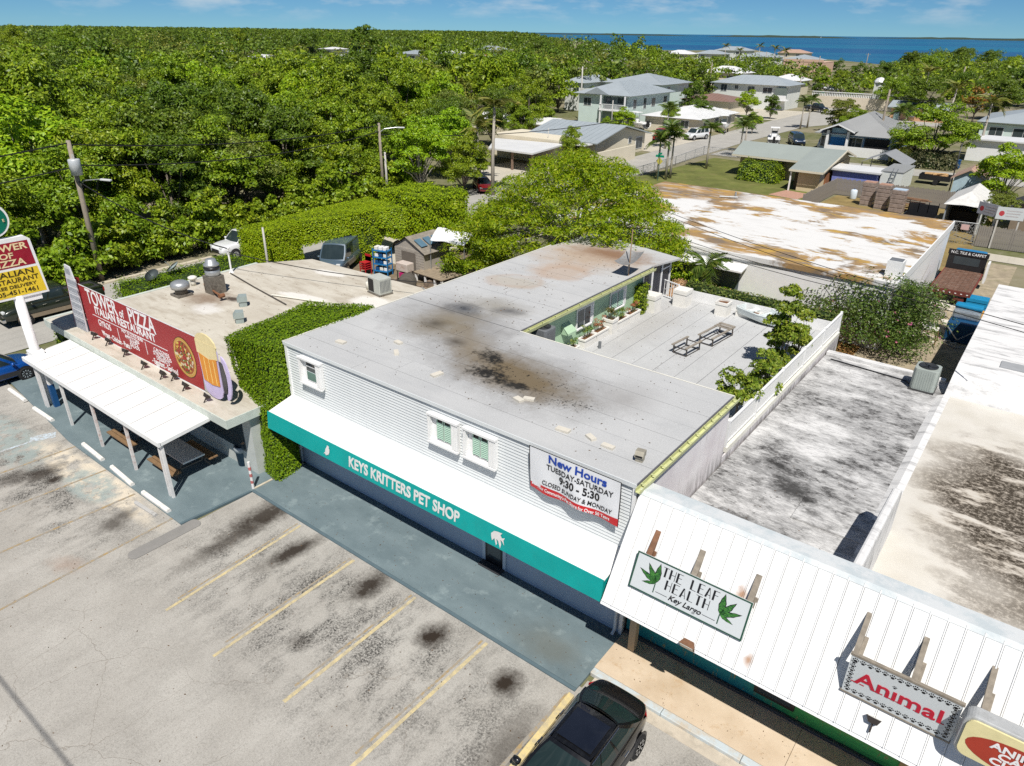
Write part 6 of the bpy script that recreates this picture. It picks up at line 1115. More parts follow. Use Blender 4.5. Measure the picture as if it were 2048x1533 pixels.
# ================================================================ vehicles
TYRE = mat('tyre_rubber', (.018, .018, .019), .85); RIM = mat('alloy_rim', (.55, .56, .58), .3, .8); CARGL = glassmat('car_glass', (.012, .02, .022), .04); CHR = mat('chrome', (.7, .7, .7), .15, 1); HLAMP = mat('headlamp_glass', (.62, .64, .64), .1); TLAMP = mat('tail_lamp', (.34, .008, .012), .2)
def paint(name, col, met=.25, rough=.28): return mat(name, col, rough, met, .04, 1.2, 0, coat=.9, spec=.5)
PROFILE = {   # rear -> front: (x fraction, lowest z, top z, half-width fraction)
 'sedan': dict(L=4.65, W=1.82, st=[(0, .42, .78, .56), (.012, .32, .93, .72), (.05, .26, 1.01, .87), (.14, .22, 1.05, .965), (.28, .2, 1.0, 1), (.5, .2, .95, 1), (.70, .2, .93, 1), (.84, .2, .86, .985), (.93, .22, .76, .93), (.98, .28, .66, .83), (1, .36, .58, .72)], cab=(.145, .77, .30, .56, 1.43, .60, .92)),
 'hatch': dict(L=4.3, W=1.82, st=[(0, .42, .9, .78), (.015, .32, 1.0, .88), (.06, .27, 1.06, .95), (.2, .24, 1.06, 1), (.5, .24, 1.0, 1), (.72, .24, .98, 1), (.85, .24, .92, .98), (.94, .26, .82, .92), (.985, .32, .7, .82), (1, .4, .62, .74)], cab=(.03, .76, .10, .58, 1.6, .74, .94)),
 'suv': dict(L=4.9, W=1.95, st=[(0, .5, .95, .82), (.012, .36, 1.1, .93), (.06, .3, 1.14, .98), (.3, .28, 1.12, 1), (.6, .28, 1.1, 1), (.74, .28, 1.1, 1), (.88, .28, 1.05, .98), (.96, .3, .95, .92), (1, .42, .8, .8)], cab=(.012, .76, .05, .62, 1.85, .78, .96)),
 'pickup': dict(L=5.8, W=2.0, st=[(0, .55, 1.15, .95), (.01, .42, 1.22, .98), (.1, .42, 1.22, 1), (.37, .4, 1.22, 1), (.42, .38, 1.2, 1), (.7, .38, 1.2, 1), (.76, .38, 1.2, 1), (.9, .38, 1.15, .98), (.965, .42, 1.02, .93), (1, .5, .9, .84)], cab=(.37, .76, .40, .64, 1.92, .78, .95)),
 'van': dict(L=5.2, W=2.0, st=[(0, .5, 1.2, .92), (.01, .4, 1.25, .98), (.3, .35, 1.25, 1), (.8, .35, 1.2, 1), (.92, .36, 1.08, .96), (.98, .4, .95, .9), (1, .5, .85, .8)], cab=(.005, .88, .02, .74, 2.15, .84, .97)) }
def car(name, loc, rz, label, kind, pm, detail=True, roofm=None, cat='car', group=None, glass=None, spoke=10, bed=None, mould=None):
    P = PROFILE[kind]; L, Wd = P['L'], P['W'] / 2; v = thing(name, (loc[0], loc[1], loc[2] if len(loc) > 2 else .012), label, cat, group, rz); gl = glass or CARGL
    secs = []
    for fx, zl, zt, wf in P['st']:
        w = Wd * wf; zm = zl + (zt - zl) * .55; secs.append([(fx * L - L / 2, y, z) for y, z in ((0, zl), (w * .82, zl), (w * .95, zl + .08), (w, zm), (w * .985, zm + .1), (w * .93, zt - .05), (w * .84, zt), (w * .45, zt + .025), (0, zt + .035))])
    full = [s + [(x, -y, z) for x, y, z in s[-2:0:-1]] for s in secs]; n = len(full[0]); b = MB(); b.v = [q for s in full for q in s]
    b.f = [(i * n + k, i * n + (k + 1) % n, (i + 1) * n + (k + 1) % n, (i + 1) * n + k) for i in range(len(full) - 1) for k in range(n)] + [tuple(range(n))[::-1], tuple((len(full) - 1) * n + k for k in range(n))]
    o = b.build('body', pm, v, world=False, smooth=True); sb = o.modifiers.new('sub', 'SUBSURF'); sb.levels = sb.render_levels = 2 if detail else 1
    xb0, xb1, xt0, xt1, H, wt, wb = P['cab']; X = lambda f: f * L - L / 2; Wt, Wb = Wd * wt, Wd * wb * .96
    zt = lambda f: float(np.interp(f, [s[0] for s in P['st']], [s[2] for s in P['st']])) - .02
    B0, B1, T0, T1 = X(xb0), X(xb1), X(xt0), X(xt1); z0, z1 = zt(xb0), zt(xb1)
    def cabp(u, s, lift=0):                                       # u: along belt/roof 0..1, s: 0 belt .. 1 roof edge
        bx = B0 + (B1 - B0) * u; tx = T0 + (T1 - T0) * u; zz = z0 + (z1 - z0) * u; bul = .05 * math.sin(math.pi * s)
        return (bx + (tx - bx) * s, (Wb + (Wt - Wb) * s) + bul + lift, zz + (H - .05 - zz) * s)
    cb = MB(); nu, ns = 8, 4
    for sg in (1, -1): cb.grid(lambda u, s: (lambda q: (q[0], sg * q[1], q[2]))(cabp(u, s)), nu, ns)
    cb.grid(lambda a, c: (T0 + (T1 - T0) * a, Wt * (2 * c - 1) * (1 - .06 * abs(2 * a - 1) ** 3), H - .05 + .055 * (1 - (2 * c - 1) ** 2) * (1 - .5 * (2 * a - 1) ** 2)), 8, 8)
    for uu in (0, 1): cb.grid(lambda c, s: (lambda q: (q[0] + (.10 if uu else -.10) * (1 - (2 * c - 1) ** 2) * (1 - s * .6), q[1] * (2 * c - 1), q[2] + .055 * (1 - (2 * c - 1) ** 2) * s))(cabp(uu, s)), 8, 4)
    cb.build('cabin', roofm or pm, v, world=False, smooth=True)
    for uu, nm in ((1, 'windscreen'), (0, 'rear_window')):
        MB().grid(lambda c, s: (lambda q: (q[0] + ((.10 if uu else -.10) * (1 - (2 * c - 1) ** 2) * (1 - s * .6)) + (.012 if uu else -.012), q[1] * (2 * c - 1) * .9, q[2] + .055 * (1 - (2 * c - 1) ** 2) * s + .008))(cabp(uu, .08 + .84 * s)), 8, 4).build(nm, gl, v, world=False, smooth=True)
    spl = [(.07, .36), (.40, .66), (.69, .93)] if kind in ('sedan', 'hatch', 'suv') else ([(.08, .5), (.54, .93)] if kind == 'pickup' else [(.62, .93)])
    for sg in (1, -1):
        for a, c in spl:
            MB().grid(lambda u, s: (lambda q: (q[0], sg * (q[1] + .008), q[2]))(cabp(a + (c - a) * u, .10 + .78 * s)), 4, 3).build('side_window', gl, v, world=False, smooth=True)
        if detail:
            MB().tube([(lambda q: (q[0], sg * (q[1] + .012), q[2]))(cabp(u / 8 * .88 + .06, .92)) for u in range(9)], .012, 5).build('chrome_trim', CHR, v, world=False)
            for u in (.3, .62): q = cabp(u, 0); MB().box(q[0] - .1, q[0] + .1, sg * (Wd * 1.0), sg * (Wd * 1.0 + .025), q[2] - .16, q[2] - .13).build('door_handle', CHR if kind != 'hatch' else pm, v, world=False)
            q = cabp(.93, .05); mi = MB().lathe([(.01, -.11), (.07, -.09), (.085, 0), (.07, .09), (.01, .11)], 10, (q[0], sg * (q[1] + .17), q[2] + .06), 'y').build('mirror', pm, v, world=False, smooth=True)
            if mould: MB().box(-L * .36, L * .38, sg * (Wd * .985), sg * (Wd * 1.012), .38, .62).build('lower_trim', mould, v, world=False)
        MB().box(L / 2 - .22, L / 2 - .06, sg * Wd * .50, sg * Wd * .80, P['st'][-2][2] - .12, P['st'][-2][2] + .04).build('headlight', HLAMP, v, world=False, bevel=.03 if detail else 0)
        zr = P['st'][1][2]
        if kind == 'sedan': MB().add([(-L / 2 + .03, sg * Wd * .45, zr - .05), (-L / 2 + .1, sg * Wd * .69, zr - .03), (-L / 2 + .42, sg * Wd * .93, zr - .02), (-L / 2 + .42, sg * Wd * .945, zr - .12), (-L / 2 + .11, sg * Wd * .73, zr - .22), (-L / 2 + .02, sg * Wd * .47, zr - .18), (-L / 2 + .2, sg * Wd * .6, zr - .06)], [(0, 1, 4, 5), (1, 2, 3, 4), (0, 6, 2, 1)]).build('taillight', TLAMP, v, world=False)
        else: MB().box(-L / 2 - .01, -L / 2 + .07, sg * Wd * .66, sg * Wd * .93, zr - .28, zr - .02).build('taillight', TLAMP, v, world=False)
        for fx in (.18, .81):
            r_ = .33 if kind in ('sedan', 'hatch') else .38; wx = X(fx)
            MB().lathe([(r_ * 1.17, -.012), (r_ * 1.17, .004)], 20, (wx, sg * (Wd * .995), r_ + .03), 'y').build('wheel_arch', BLACKP, v, world=False)
            wh = MB().lathe([(r_ * .62, -.1), (r_ * .95, -.1), (r_, -.06), (r_, .06), (r_ * .95, .1), (r_ * .70, .1), (r_ * .62, .03)], 22).build('wheel', TYRE, v, world=False, smooth=True); wh.location = (wx, sg * (Wd - .07), r_); wh.rotation_euler = (R(-90) * sg, 0, 0)
            rm = MB().lathe([(r_ * .02, .10), (r_ * .2, .085), (r_ * .22, .05), (r_ * .6, .05), (r_ * .64, .10), (r_ * .68, .10)], 20)
            if detail:
                for k in range(spoke): a = 2 * math.pi * k / spoke; rm.bar((r_ * .15 * math.cos(a), r_ * .15 * math.sin(a), .085), (r_ * .64 * math.cos(a), r_ * .64 * math.sin(a), .085), .05, .03)
            rm.build('rim', RIM, wh, world=False)
    MB().box(-L / 2 - .02, -L / 2 + .03, -.26, .26, .62, .76).build('licence_plate', WHITE, v, world=False); MB().box(L / 2 - .08, L / 2 - .005, -Wd * .5, Wd * .5, .48, .68 if kind != 'pickup' else .85).build('grille', BLACKP, v, world=False)
    if kind == 'pickup':
        MB().box(-L / 2 + .12, X(.365), -Wd * .78, Wd * .78, 1.235, 1.245).build('bed_floor', bed or mat('bed_liner', (.03, .03, .032), .8), v, world=False)
        for sg in (1, -1): MB().box(-L / 2 + .05, X(.37), sg * Wd * .80, sg * Wd * .93, 1.2, 1.3).build('bed_rail', pm, v, world=False)
        MB().box(-L / 2 + .02, -L / 2 + .1, -Wd * .92, Wd * .92, .7, 1.3).build('tailgate', pm, v, world=False)
        if detail: MB().box(L / 2 - .12, L / 2 + .05, -Wd * .85, Wd * .85, .42, .62).build('bumper', CHR, v, world=False, bevel=.03)
    return v
BLKP = paint('black_car_paint', (.008, .008, .009)); bs = car('parked_sedan', (-5.42, 9.66), R(-90), 'glossy black sedan parked nose-out at the blue kerb', 'sedan', BLKP, True, None, glass=glassmat('tinted_glass', (.008, .016, .016), .03), mould=mat('dark_grey_sill', (.05, .05, .052), .5))
MB().box(-.74, .16, -.46, .46, 1.436, 1.440).build('sunroof', glassmat('roof_glass', (.004, .006, .012), .02), bs, world=False, bevel=.05)
car('parked_hatchback', (-39.75, 9.1), R(90), 'bright blue hatchback parked beside the pole sign', 'hatch', paint('blue_car_paint', (.004, .075, .33)), True, mould=mat('dark_cladding', (.03, .03, .032), .7))
car('pickup_truck', (-47.7, 15.2), R(-90), 'dark green crew-cab pickup truck with tan lower trim on the street', 'pickup', paint('dark_green_paint', (.022, .028, .018)), True, None, 'truck', mould=mat('tan_trim', (.30, .24, .17), .5, .3))
car('pickup_truck', (-50.3, 30.9), R(-92), 'white pickup truck parked at the woods edge behind the hedge', 'pickup', paint('white_car_paint', (.72, .73, .74), 0), True, None, 'truck')
car('van', (-41.6, 33.0), R(-60), 'blue-grey van standing in the hedge opening', 'van', paint('slate_paint', (.08, .12, .16), .1), True, None, 'van')
car('parked_car', (*(-77.61, 127.57), .012), R(10), 'grey-green car beside the two-storey house', 'suv', paint('sage_paint', (.14, .2, .19)), False, None, 'car')
car('pickup_truck', (*(-56.58, 113.70), .012), R(-75), 'bright red pickup truck on the driveway of the white-roofed house', 'pickup', paint('red_truck_paint', (.42, .008, .015)), False, None, 'truck', bed=mat('red_bed', (.38, .01, .02), .5))
car('parked_suv', (*(-52.77, 118.91), .012), R(-105), 'white large SUV parked on the driveway of the white-roofed house', 'suv', paint('white_car_paint', (.72, .73, .74)), False)
car('pickup_truck', (*(-52.36, 183.88), .012), R(-25), 'dark pickup truck with blue load at the far street end', 'pickup', paint('night_paint', (.012, .014, .02)), False, None, 'truck', bed=mat('blue_load', (.02, .12, .35), .6))
car('parked_suv', (*(-37.49, 124.06), .012), R(-60), 'dark blue SUV parked before the blue house', 'suv', paint('navy_paint', (.01, .03, .07)), False); car('parked_suv', (*(-32.61, 122.55), .012), R(-80), 'white SUV with roof rails in front of the blue door', 'suv', paint('white_car_paint', (.72, .73, .74)), False)
car('parked_car', (*(-52.19, 62.03), .012), R(-40), 'dark red car half hidden behind the leafy hedge', 'sedan', paint('wine_paint', (.22, .01, .015)), False)
car('parked_suv', (*(-75.13, 261.95), .012), R(-30), 'white SUV beside the peach building, left of two', 'suv', paint('white_car_paint', (.7, .7, .7)), False); car('parked_car', (*(-69.98, 257.89), .012), R(-30), 'white sedan beside the peach building, right of two', 'sedan', paint('white_car_paint', (.7, .7, .7)), False)
# boats on trailers
def motorboat(loc, rz, label, l=6, con=True, tower=False):
    b = thing('motor_boat', (loc[0], loc[1], 0), label, 'boat', 'boats on trailers', rz); k = l / 6
    def hf(u, v): a = (v - .5) * math.pi; w = 1.15 * (1 - max(0, (u - .45) / .55) ** 2.4); return ((u - .5) * 6 * k, math.sin(a) * w * k, (.65 + (1 - max(0, math.cos(a)) ** .7) * .95 + .35 * u * u) * k)
    MB().grid(hf, 14, 10).build('hull', mat('boat_gelcoat', (.78, .78, .77), .3), b, world=False, smooth=True); MB().grid(lambda u, v: (lambda q: (q[0] * .97, q[1] * .93, 1.42 * k + .3 * u * u * k))(hf(u, v)), 14, 6).build('deck', mat('boat_deck', (.70, .70, .68), .5), b, world=False)
    if con: MB().box(-.5 * k, .5 * k, -.45 * k, .45 * k, 1.42 * k, 2.3 * k).build('console', WHITE, b, world=False); MB().box(.5 * k, .52 * k, -.5 * k, .5 * k, 2.0 * k, 2.6 * k).build('windshield', GLASS, b, world=False)
    if con:
        for sx in (-.6, .5):
            for sy in (-.5, .5): MB().bar((sx * k, sy * k, 1.45 * k), (sx * k, sy * k, 3.2 * k), .05).build('top_post', GALV, b, world=False)
        MB().box(-1.1 * k, .8 * k, -.8 * k, .8 * k, 3.2 * k, 3.27 * k).build('t_top', WHITE, b, world=False)
    MB().box(-3.5 * k, -3.02 * k, -.22 * k, .22 * k, .9 * k, 2.0 * k).build('outboard', BLACKP, b, world=False, bevel=.05)
    for s in (-1, 1): MB().bar((-2.6 * k, s * .8 * k, .5), (3.6 * k, .1 * s, .5), .1).build('trailer_rail', GALV, b, world=False); MB().lathe([(.32, -.09), (.32, .09)], 14, (-.6 * k, s * 1.05 * k, .32), 'y').build('wheel', TYRE, b, world=False)
motorboat((-66.31, 121.97), R(165), 'white motor boat on a trailer beside the red pickup'); motorboat((-53.19, 131.31), R(-60), 'white motor boat with canopy beside the white-roofed house', 5.4); motorboat((-40.01, 120.22), R(110), 'white open boat standing by the blue house drive', 5.2)
# flatbed truck in the yard
fb = thing('flatbed_truck', (-4.4, 57.2, 0), 'worn flatbed truck with brown plank bed and black headboard', 'truck')
BEDP = mat('brown_plank', (.14, .075, .05), .8, 0, .3, 4, .4, 25, grime=.4, gcol=(.33, .28, .24))
for i in range(9): MB().box(-1.15 + i * .256, -1.15 + i * .256 + .245, -4.2, 1.2, 1.05, 1.12).build('bed_plank', BEDP, fb, world=False)
MB().box(-1.2, 1.2, -4.3, -4.202, .8, 1.1).build('rear_bumper', mat('rust_red', (.13, .03, .022), .6, grime=.4), fb, world=False)
for i in range(7): MB().box(-1.08 + i * .34, -.98 + i * .34, -4.31, -4.301, .93, .98).build('reflector', WHITE, fb, world=False)
for x in (-.6, .6): MB().box(x - .3, x + .3, -4.26, -4.1, .45, .62).build('tow_bar', mat('rust_red', (.3, .05, .03), .6), fb, world=False)
for s in (-1, 1): MB().box(s * 1.16, s * 1.21, -4.2, 1.2, .9, 1.13).build('side_rail', mat('rail_red', (.2, .04, .03), .6), fb, world=False)
MB().box(-1.2, 1.2, 1.22, 1.3, 1.1, 2.15).build('headboard', BLACKP, fb, world=False); MB().box(-1.25, 1.25, 1.18, 1.3, 2.15, 2.5).build('headboard', BLACKP, fb, world=False)
text('lettering', 'N.C. TILE & CARPET', WHI, fb, .26, (0, 1.17, 2.32), (R(90), 0, 0), .01, .95); MB().box(-.8, .8, 1.205, 1.218, 1.5, 2.05).build('rear_glass', GLASS, fb, world=False)
MB().box(-1.0, 1.0, 1.45, 3.3, .6, 2.2).build('cab', mat('cab_blue', (.02, .20, .42), .4, coat=.3), fb, world=False, bevel=.12); MB().box(-.95, .95, 3.25, 4.5, .6, 1.4).build('hood', MATS['cab_blue'], fb, world=False, bevel=.1)
for y in (-2.8, 3.5):
    for s in (-1, 1): MB().lathe([(.25, -.14), (.44, -.14), (.46, 0), (.44, .14), (.25, .14)], 18, (s * .95, y, .46), 'x').build('wheel', TYRE, fb, world=False, smooth=True)
MB().box(-.4, .4, -4.1, 3.2, .6, .9).build('chassis', BLACKP, fb, world=False); MB().box(1.3, 1.42, .9, 1.9, .5, 1.9).build('side_box', WHITE, fb, world=False)
# sailing boat on the bay
sb_ = thing('sailing_boat', (*(-1947.34, 6591.28), -.6), 'tiny white sailing boat out on the bay', 'boat'); k = 6.5
MB().add([(-.9 * k, -.2 * k, .1 * k), (.9 * k, 0, .15 * k), (-.9 * k, .2 * k, .1 * k), (-.6 * k, 0, -.1 * k)], [(0, 1, 2), (0, 3, 1), (1, 3, 2), (2, 3, 0)]).build('hull', WHITE, sb_, world=False); MB().add([(-.6 * k, 0, .25 * k), (.05 * k, 0, .25 * k), (.05 * k, .03, 2.3 * k)], [(0, 1, 2)]).build('mainsail', WHITE, sb_, world=False); MB().tube([(.06 * k, 0, .1 * k), (.06 * k, 0, 2.5 * k)], .1, 6).build('mast', WHITE, sb_, world=False)
# ================================================================ houses
t = NT('standing_seam_roof'); p = t.oco(); wv = t.n('TexWave', wave_type='BANDS', bands_direction='X'); t.put(wv.inputs[0], p); wv.inputs['Scale'].default_value = .8
def seam_roof(name, col, d=.75):
    if name in MATS: return MATS[name]
    t = NT(name); p = t.oco(); c = t.mix(t.rng(t.noise(p, .5, 6), .3, .7), tuple(q * .9 for q in col), col); c = t.mix(t.math('MULTIPLY', t.rng(t.noise(p, 2, 6, .7), .5, .7), .25), c, tuple(q * .7 for q in col)); MATS[name] = t.fin(c, .45, .15, .4); return t.m
RGREY = seam_roof('roof_blue_grey', (.40, .445, .47)); RWHITE = seam_roof('roof_white', (.80, .80, .79)); RRED = seam_roof('roof_red_brown', (.30, .185, .145)); RGR2 = seam_roof('roof_mid_grey', (.36, .365, .36)); RSHG = seam_roof('roof_shingle', (.36, .40, .37)); RPINK = seam_roof('roof_pink', (.56, .38, .29))
AQUA = mat('aqua_wall', (.60, .71, .67), .7, 0, .05, .6); PALE = mat('pale_wall', (.68, .70, .66), .7, 0, .05, .6); BEIGE = mat('beige_wall', (.64, .52, .34), .75, 0, .06, .6); CREAMW = mat('cream_wall', (.66, .60, .47), .75, 0, .06, .6); BLUEW = mat('blue_wall', (.20, .32, .48), .7, 0, .05, .6); ORNG = mat('orange_wall', (.58, .34, .19), .75, 0, .06, .6); PEACH = mat('peach_wall', (.62, .42, .31), .75, 0, .06, .6); VIOLET = mat('periwinkle_wall', (.20, .24, .56), .7)
def win(par, face, c, z, u, w, h, m=None, fr=WHITE):
    """window on face 'f' (towards -y, c = y plane) or 'r' (towards +x, c = x plane); u = centre along the wall"""
    a, b = u - w / 2, u + w / 2
    if face == 'f': o = MB().box(a - .1, b + .1, c - .05, c - .001, z - .1, z + h + .1).build('window', fr, par); MB().box(a, u - .03, c - .07, c - .051, z, z + h).build('pane', m or GLASS, o); MB().box(u + .03, b, c - .07, c - .051, z, z + h).build('pane', m or GLASS, o)
    else: o = MB().box(c + .001, c + .05, a - .1, b + .1, z - .1, z + h + .1).build('window', fr, par); MB().box(c + .051, c + .07, a, u - .03, z, z + h).build('pane', m or GLASS, o); MB().box(c + .051, c + .07, u + .03, b, z, z + h).build('pane', m or GLASS, o)
def house(label, x0, x1, y0, y1, h, kind, rise, wm, rm, over=.6, wins=(), doors=(), z0=0, name='house', cat='house', fascia=None):
    hs = thing(name, ((x0 + x1) / 2, (y0 + y1) / 2, 0), label, cat); MB().box(x0, x1, y0, y1, z0, h).build('wall', wm, hs); a, b, c, d = x0 - over, x1 + over, y0 - over, y1 + over; e = h + .02; th = .14; z = h + rise; mb = MB()
    if kind == 'flat': mb.box(a, b, c, d, e, e + .18)
    elif kind == 'hip':
        ix = min((b - a), (d - c)) / 2 * .98
        if b - a >= d - c: r0, r1 = (a + ix, (c + d) / 2, z), (b - ix, (c + d) / 2, z)
        else: r0, r1 = ((a + b) / 2, c + ix, z), ((a + b) / 2, d - ix, z)
        vs = [(a, c, e), (b, c, e), (b, d, e), (a, d, e), r0, r1]; f = [(0, 1, 5, 4), (1, 2, 5), (2, 3, 4, 5), (3, 0, 4)] if b - a >= d - c else [(0, 1, 4), (1, 2, 5, 4), (2, 3, 5), (3, 0, 4, 5)]
        mb.add(vs, f + [(3, 2, 1, 0)])
        # seams of the metal sheets as low ribs
        L_ = b - a if b - a >= d - c else d - c; N = int(L_ / .9)
        for i in range(1, N):
            if b - a >= d - c: x = a + (b - a) * i / N; t_ = min(1, (x - a) / ix, (b - x) / ix); mb.bar((x, c, e + .03), (x, c + ((c + d) / 2 - c) * t_, e + .03 + (z - e) * t_), .05)
            else: y = c + (d - c) * i / N; t_ = min(1, (y - c) / ix, (d - y) / ix); mb.bar((b, y, e + .03), (b - (b - a) / 2 * t_, y, e + .03 + (z - e) * t_), .05)
    elif kind == 'gx':
        m_ = (c + d) / 2; mb.add([(a, c, e), (b, c, e), (b, m_, z), (a, m_, z), (a, d, e), (b, d, e), (a, c, e - th), (b, c, e - th), (b, m_, z - th), (a, m_, z - th), (a, d, e - th), (b, d, e - th)], [(0, 1, 2, 3), (3, 2, 5, 4), (6, 9, 8, 7), (9, 10, 11, 8), (0, 6, 7, 1), (4, 5, 11, 10), (1, 7, 8, 2), (2, 8, 11, 5), (0, 3, 9, 6), (3, 4, 10, 9)])
        MB().add([(x1, y0, h), (x1, y1, h), (x1, m_, h + rise * .86), (x0, y0, h), (x0, y1, h), (x0, m_, h + rise * .86)], [(0, 1, 2), (5, 4, 3)]).build('gable', wm, hs)
        for i in range(1, int((b - a) / .9)): x = a + i * .9; mb.bar((x, c, e + .03), (x, m_, z + .03), .05)
    elif kind == 'gy':
        m_ = (a + b) / 2; mb.add([(a, c, e), (a, d, e), (m_, d, z), (m_, c, z), (b, c, e), (b, d, e), (a, c, e - th), (a, d, e - th), (m_, d, z - th), (m_, c, z - th), (b, c, e - th), (b, d, e - th)], [(0, 3, 2, 1), (3, 4, 5, 2), (6, 7, 8, 9), (9, 8, 11, 10), (0, 6, 9, 3), (3, 9, 10, 4), (1, 2, 8, 7), (2, 5, 11, 8), (0, 1, 7, 6), (4, 10, 11, 5)])
        MB().add([(x0, y0, h), (x1, y0, h), ((x0 + x1) / 2, y0, h + rise * .86)], [(0, 1, 2)]).build('gable', wm, hs)
        for i in range(1, int((d - c) / .9)): y = c + i * .9; mb.bar((b, y, e + .03), (m_, y, z + .03), .05)
    mb.build('roof', rm, hs)
    if kind in ('hip', 'flat'): MB().box(a + .05, b - .05, c + .05, d - .05, h - .06, h + .018).build('fascia', fascia or WHITE, hs)
    for w in wins: win(hs, *w)
    for f, c_, u, w, hh, m in doors:
        (MB().box(u - w / 2, u + w / 2, c_ - .06, c_ - .002, .05, hh) if f == 'f' else MB().box(c_ + .002, c_ + .06, u - w / 2, u + w / 2, .05, hh)).build('door', m, hs)
    return hs
GREYD = mat('garage_door', (.66, .66, .62), .6)
# beige house with long grey shingle roof
h1 = thing('house', (-28, 92, 0), 'beige single-storey house with long low grey shingle roof', 'house')
MB().box(-34.2, -22.6, 91.4, 97.4, 0, 2.6).build('wall', BEIGE, h1); MB().box(-25.0, -22.6, 85.6, 91.39, 0, 2.4).build('wall', BEIGE, h1)
MB().add([(-34.8, 89.9, 2.62), (-25.9, 89.9, 2.62), (-25.9, 84.8, 2.42), (-22.1, 84.8, 2.42), (-22.1, 93.2, 3.9), (-34.8, 93.2, 3.9), (-22.1, 98, 2.7), (-34.8, 98, 2.7), (-25.9, 93.2, 3.9)], [(0, 1, 8, 5), (2, 3, 4, 8), (5, 8, 4, 6, 7)]).build('roof', RSHG, h1)
MB().add([(-34.8, 89.88, 2.4), (-25.9, 89.88, 2.4), (-25.9, 89.88, 2.615), (-34.8, 89.88, 2.615)], [(0, 1, 2, 3)]).build('fascia', CREAMW, h1); MB().box(-25.9, -22.1, 84.74, 84.79, 2.2, 2.42).build('fascia', CREAMW, h1); MB().bar((-22.07, 84.8, 2.36), (-22.07, 93.2, 3.84), .06, .2).build('fascia', CREAMW, h1); MB().bar((-22.07, 93.2, 3.84), (-22.07, 98, 2.64), .06, .2).build('fascia', CREAMW, h1)
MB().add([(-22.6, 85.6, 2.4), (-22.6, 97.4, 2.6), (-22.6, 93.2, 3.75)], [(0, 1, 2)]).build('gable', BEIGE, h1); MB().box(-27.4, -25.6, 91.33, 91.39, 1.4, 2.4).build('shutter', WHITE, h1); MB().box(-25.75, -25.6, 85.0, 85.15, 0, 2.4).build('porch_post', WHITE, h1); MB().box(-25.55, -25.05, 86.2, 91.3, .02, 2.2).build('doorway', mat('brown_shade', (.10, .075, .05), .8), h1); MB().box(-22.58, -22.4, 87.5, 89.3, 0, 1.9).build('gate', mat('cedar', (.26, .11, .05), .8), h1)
struct('lawn', MB().quad((-43.2, 78.5, .012), (-22, 70, .012), (-22, 100, .012), (-42, 102, .012)), mat('lawn_grass', (.135, .150, .035), .95, 0, .35, .35, .6, 6, grime=.5, gcol=(.26, .21, .09)))
struct('brick_path', MB().quad((-26.6, 81.2, .02), (-23.2, 80.6, .02), (-22.8, 84.4, .02), (-25.9, 85, .02)), mat('pink_pavers', (.45, .26, .19), .85, 0, .2, 3, .4, 12))
tw_ = house('pale aqua two-storey house with grey hipped roof and white balcony', -81.2, -70.2, 126.0, 143, 5.5, 'hip', 2.1, AQUA, RGREY, .9, [('f', 126, 3.4, -79.2, 1.6, 1.3), ('r', -70.2, 3.2, 128.5, 1.1, 1.5), ('r', -70.2, 3.0, 132.5, 1.0, 1.8), ('r', -70.2, 3.2, 136, 1.4, 1.4), ('r', -70.2, 3.6, 141, 1.3, 1.1)])
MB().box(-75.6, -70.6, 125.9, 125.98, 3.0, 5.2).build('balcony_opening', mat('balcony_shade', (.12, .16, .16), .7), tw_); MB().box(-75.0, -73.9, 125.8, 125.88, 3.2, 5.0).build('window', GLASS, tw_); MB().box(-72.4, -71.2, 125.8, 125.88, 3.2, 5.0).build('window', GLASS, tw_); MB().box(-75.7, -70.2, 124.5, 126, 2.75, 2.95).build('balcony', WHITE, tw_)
for i in range(22): MB().box(-75.6 + i * .25, -75.54 + i * .25, 124.52, 124.58, 2.95, 3.85).build('baluster', WHITE, tw_)
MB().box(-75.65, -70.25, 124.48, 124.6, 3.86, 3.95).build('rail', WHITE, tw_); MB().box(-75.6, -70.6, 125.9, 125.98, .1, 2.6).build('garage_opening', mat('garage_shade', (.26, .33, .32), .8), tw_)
for x in (-75.6, -70.35): MB().box(x, x + .25, 124.6, 124.85, 0, 5.45).build('porch_post', WHITE, tw_)
MB().add([(-79.5, 125.1, 5.55), (-74, 125.1, 5.55), (-76.75, 128.5, 6.9), (-76.75, 125.1, 6.75)], [(0, 1, 3), (1, 2, 3), (2, 0, 3)]).build('dormer', RGREY, tw_)
house('second pale two-storey house peeping over the aqua one', -91, -77, 152, 166, 6.0, 'hip', 1.9, AQUA, RGREY, .8, [('r', -77, 4.0, 156, 1.4, 1.4)]); house('slim two-storey house end left of the aqua house roofs', -98, -93, 146, 158, 5.9, 'hip', 1.4, PALE, RGREY, .5, [('f', 146, 3.6, -95, 1.5, 1.6)])
house('low house with bright white hipped roof behind the parked vehicles', -65.4, -54.9, 124.2, 140.6, 2.6, 'hip', 1.55, CREAMW, RWHITE, .7, [('f', 124.2, 1.0, -57.5, 1.4, 1.2), ('r', -54.9, .9, 127, 1.3, 1.3), ('r', -54.9, .9, 132, 1.6, 1.4), ('r', -54.9, .9, 138, 1.3, 1.3)], [('f', 124.2, -60.5, 2.2, 2.2, mat('teal_door', (.40, .55, .50), .6))])
gb = house('cream gabled house with broad grey roof beside the street bend', -64.5, -53.2, 87.2, 101.4, 2.55, 'gx', 1.7, CREAMW, RGREY, .75, [('r', -53.2, .6, 99.6, 1.9, 1.5), ('r', -53.2, 1.6, 96.8, .8, .7)]); MB().box(-66, -53, 84.2, 86.2, 2.35, 2.5).build('lean_to_roof', RWHITE, gb)
MB().box(-50.6, -50.3, 83.5, 93.4, 0, 1.9).build('boundary_wall', CREAMW, None, label='cream boundary wall in front of the gabled house', cat='wall')
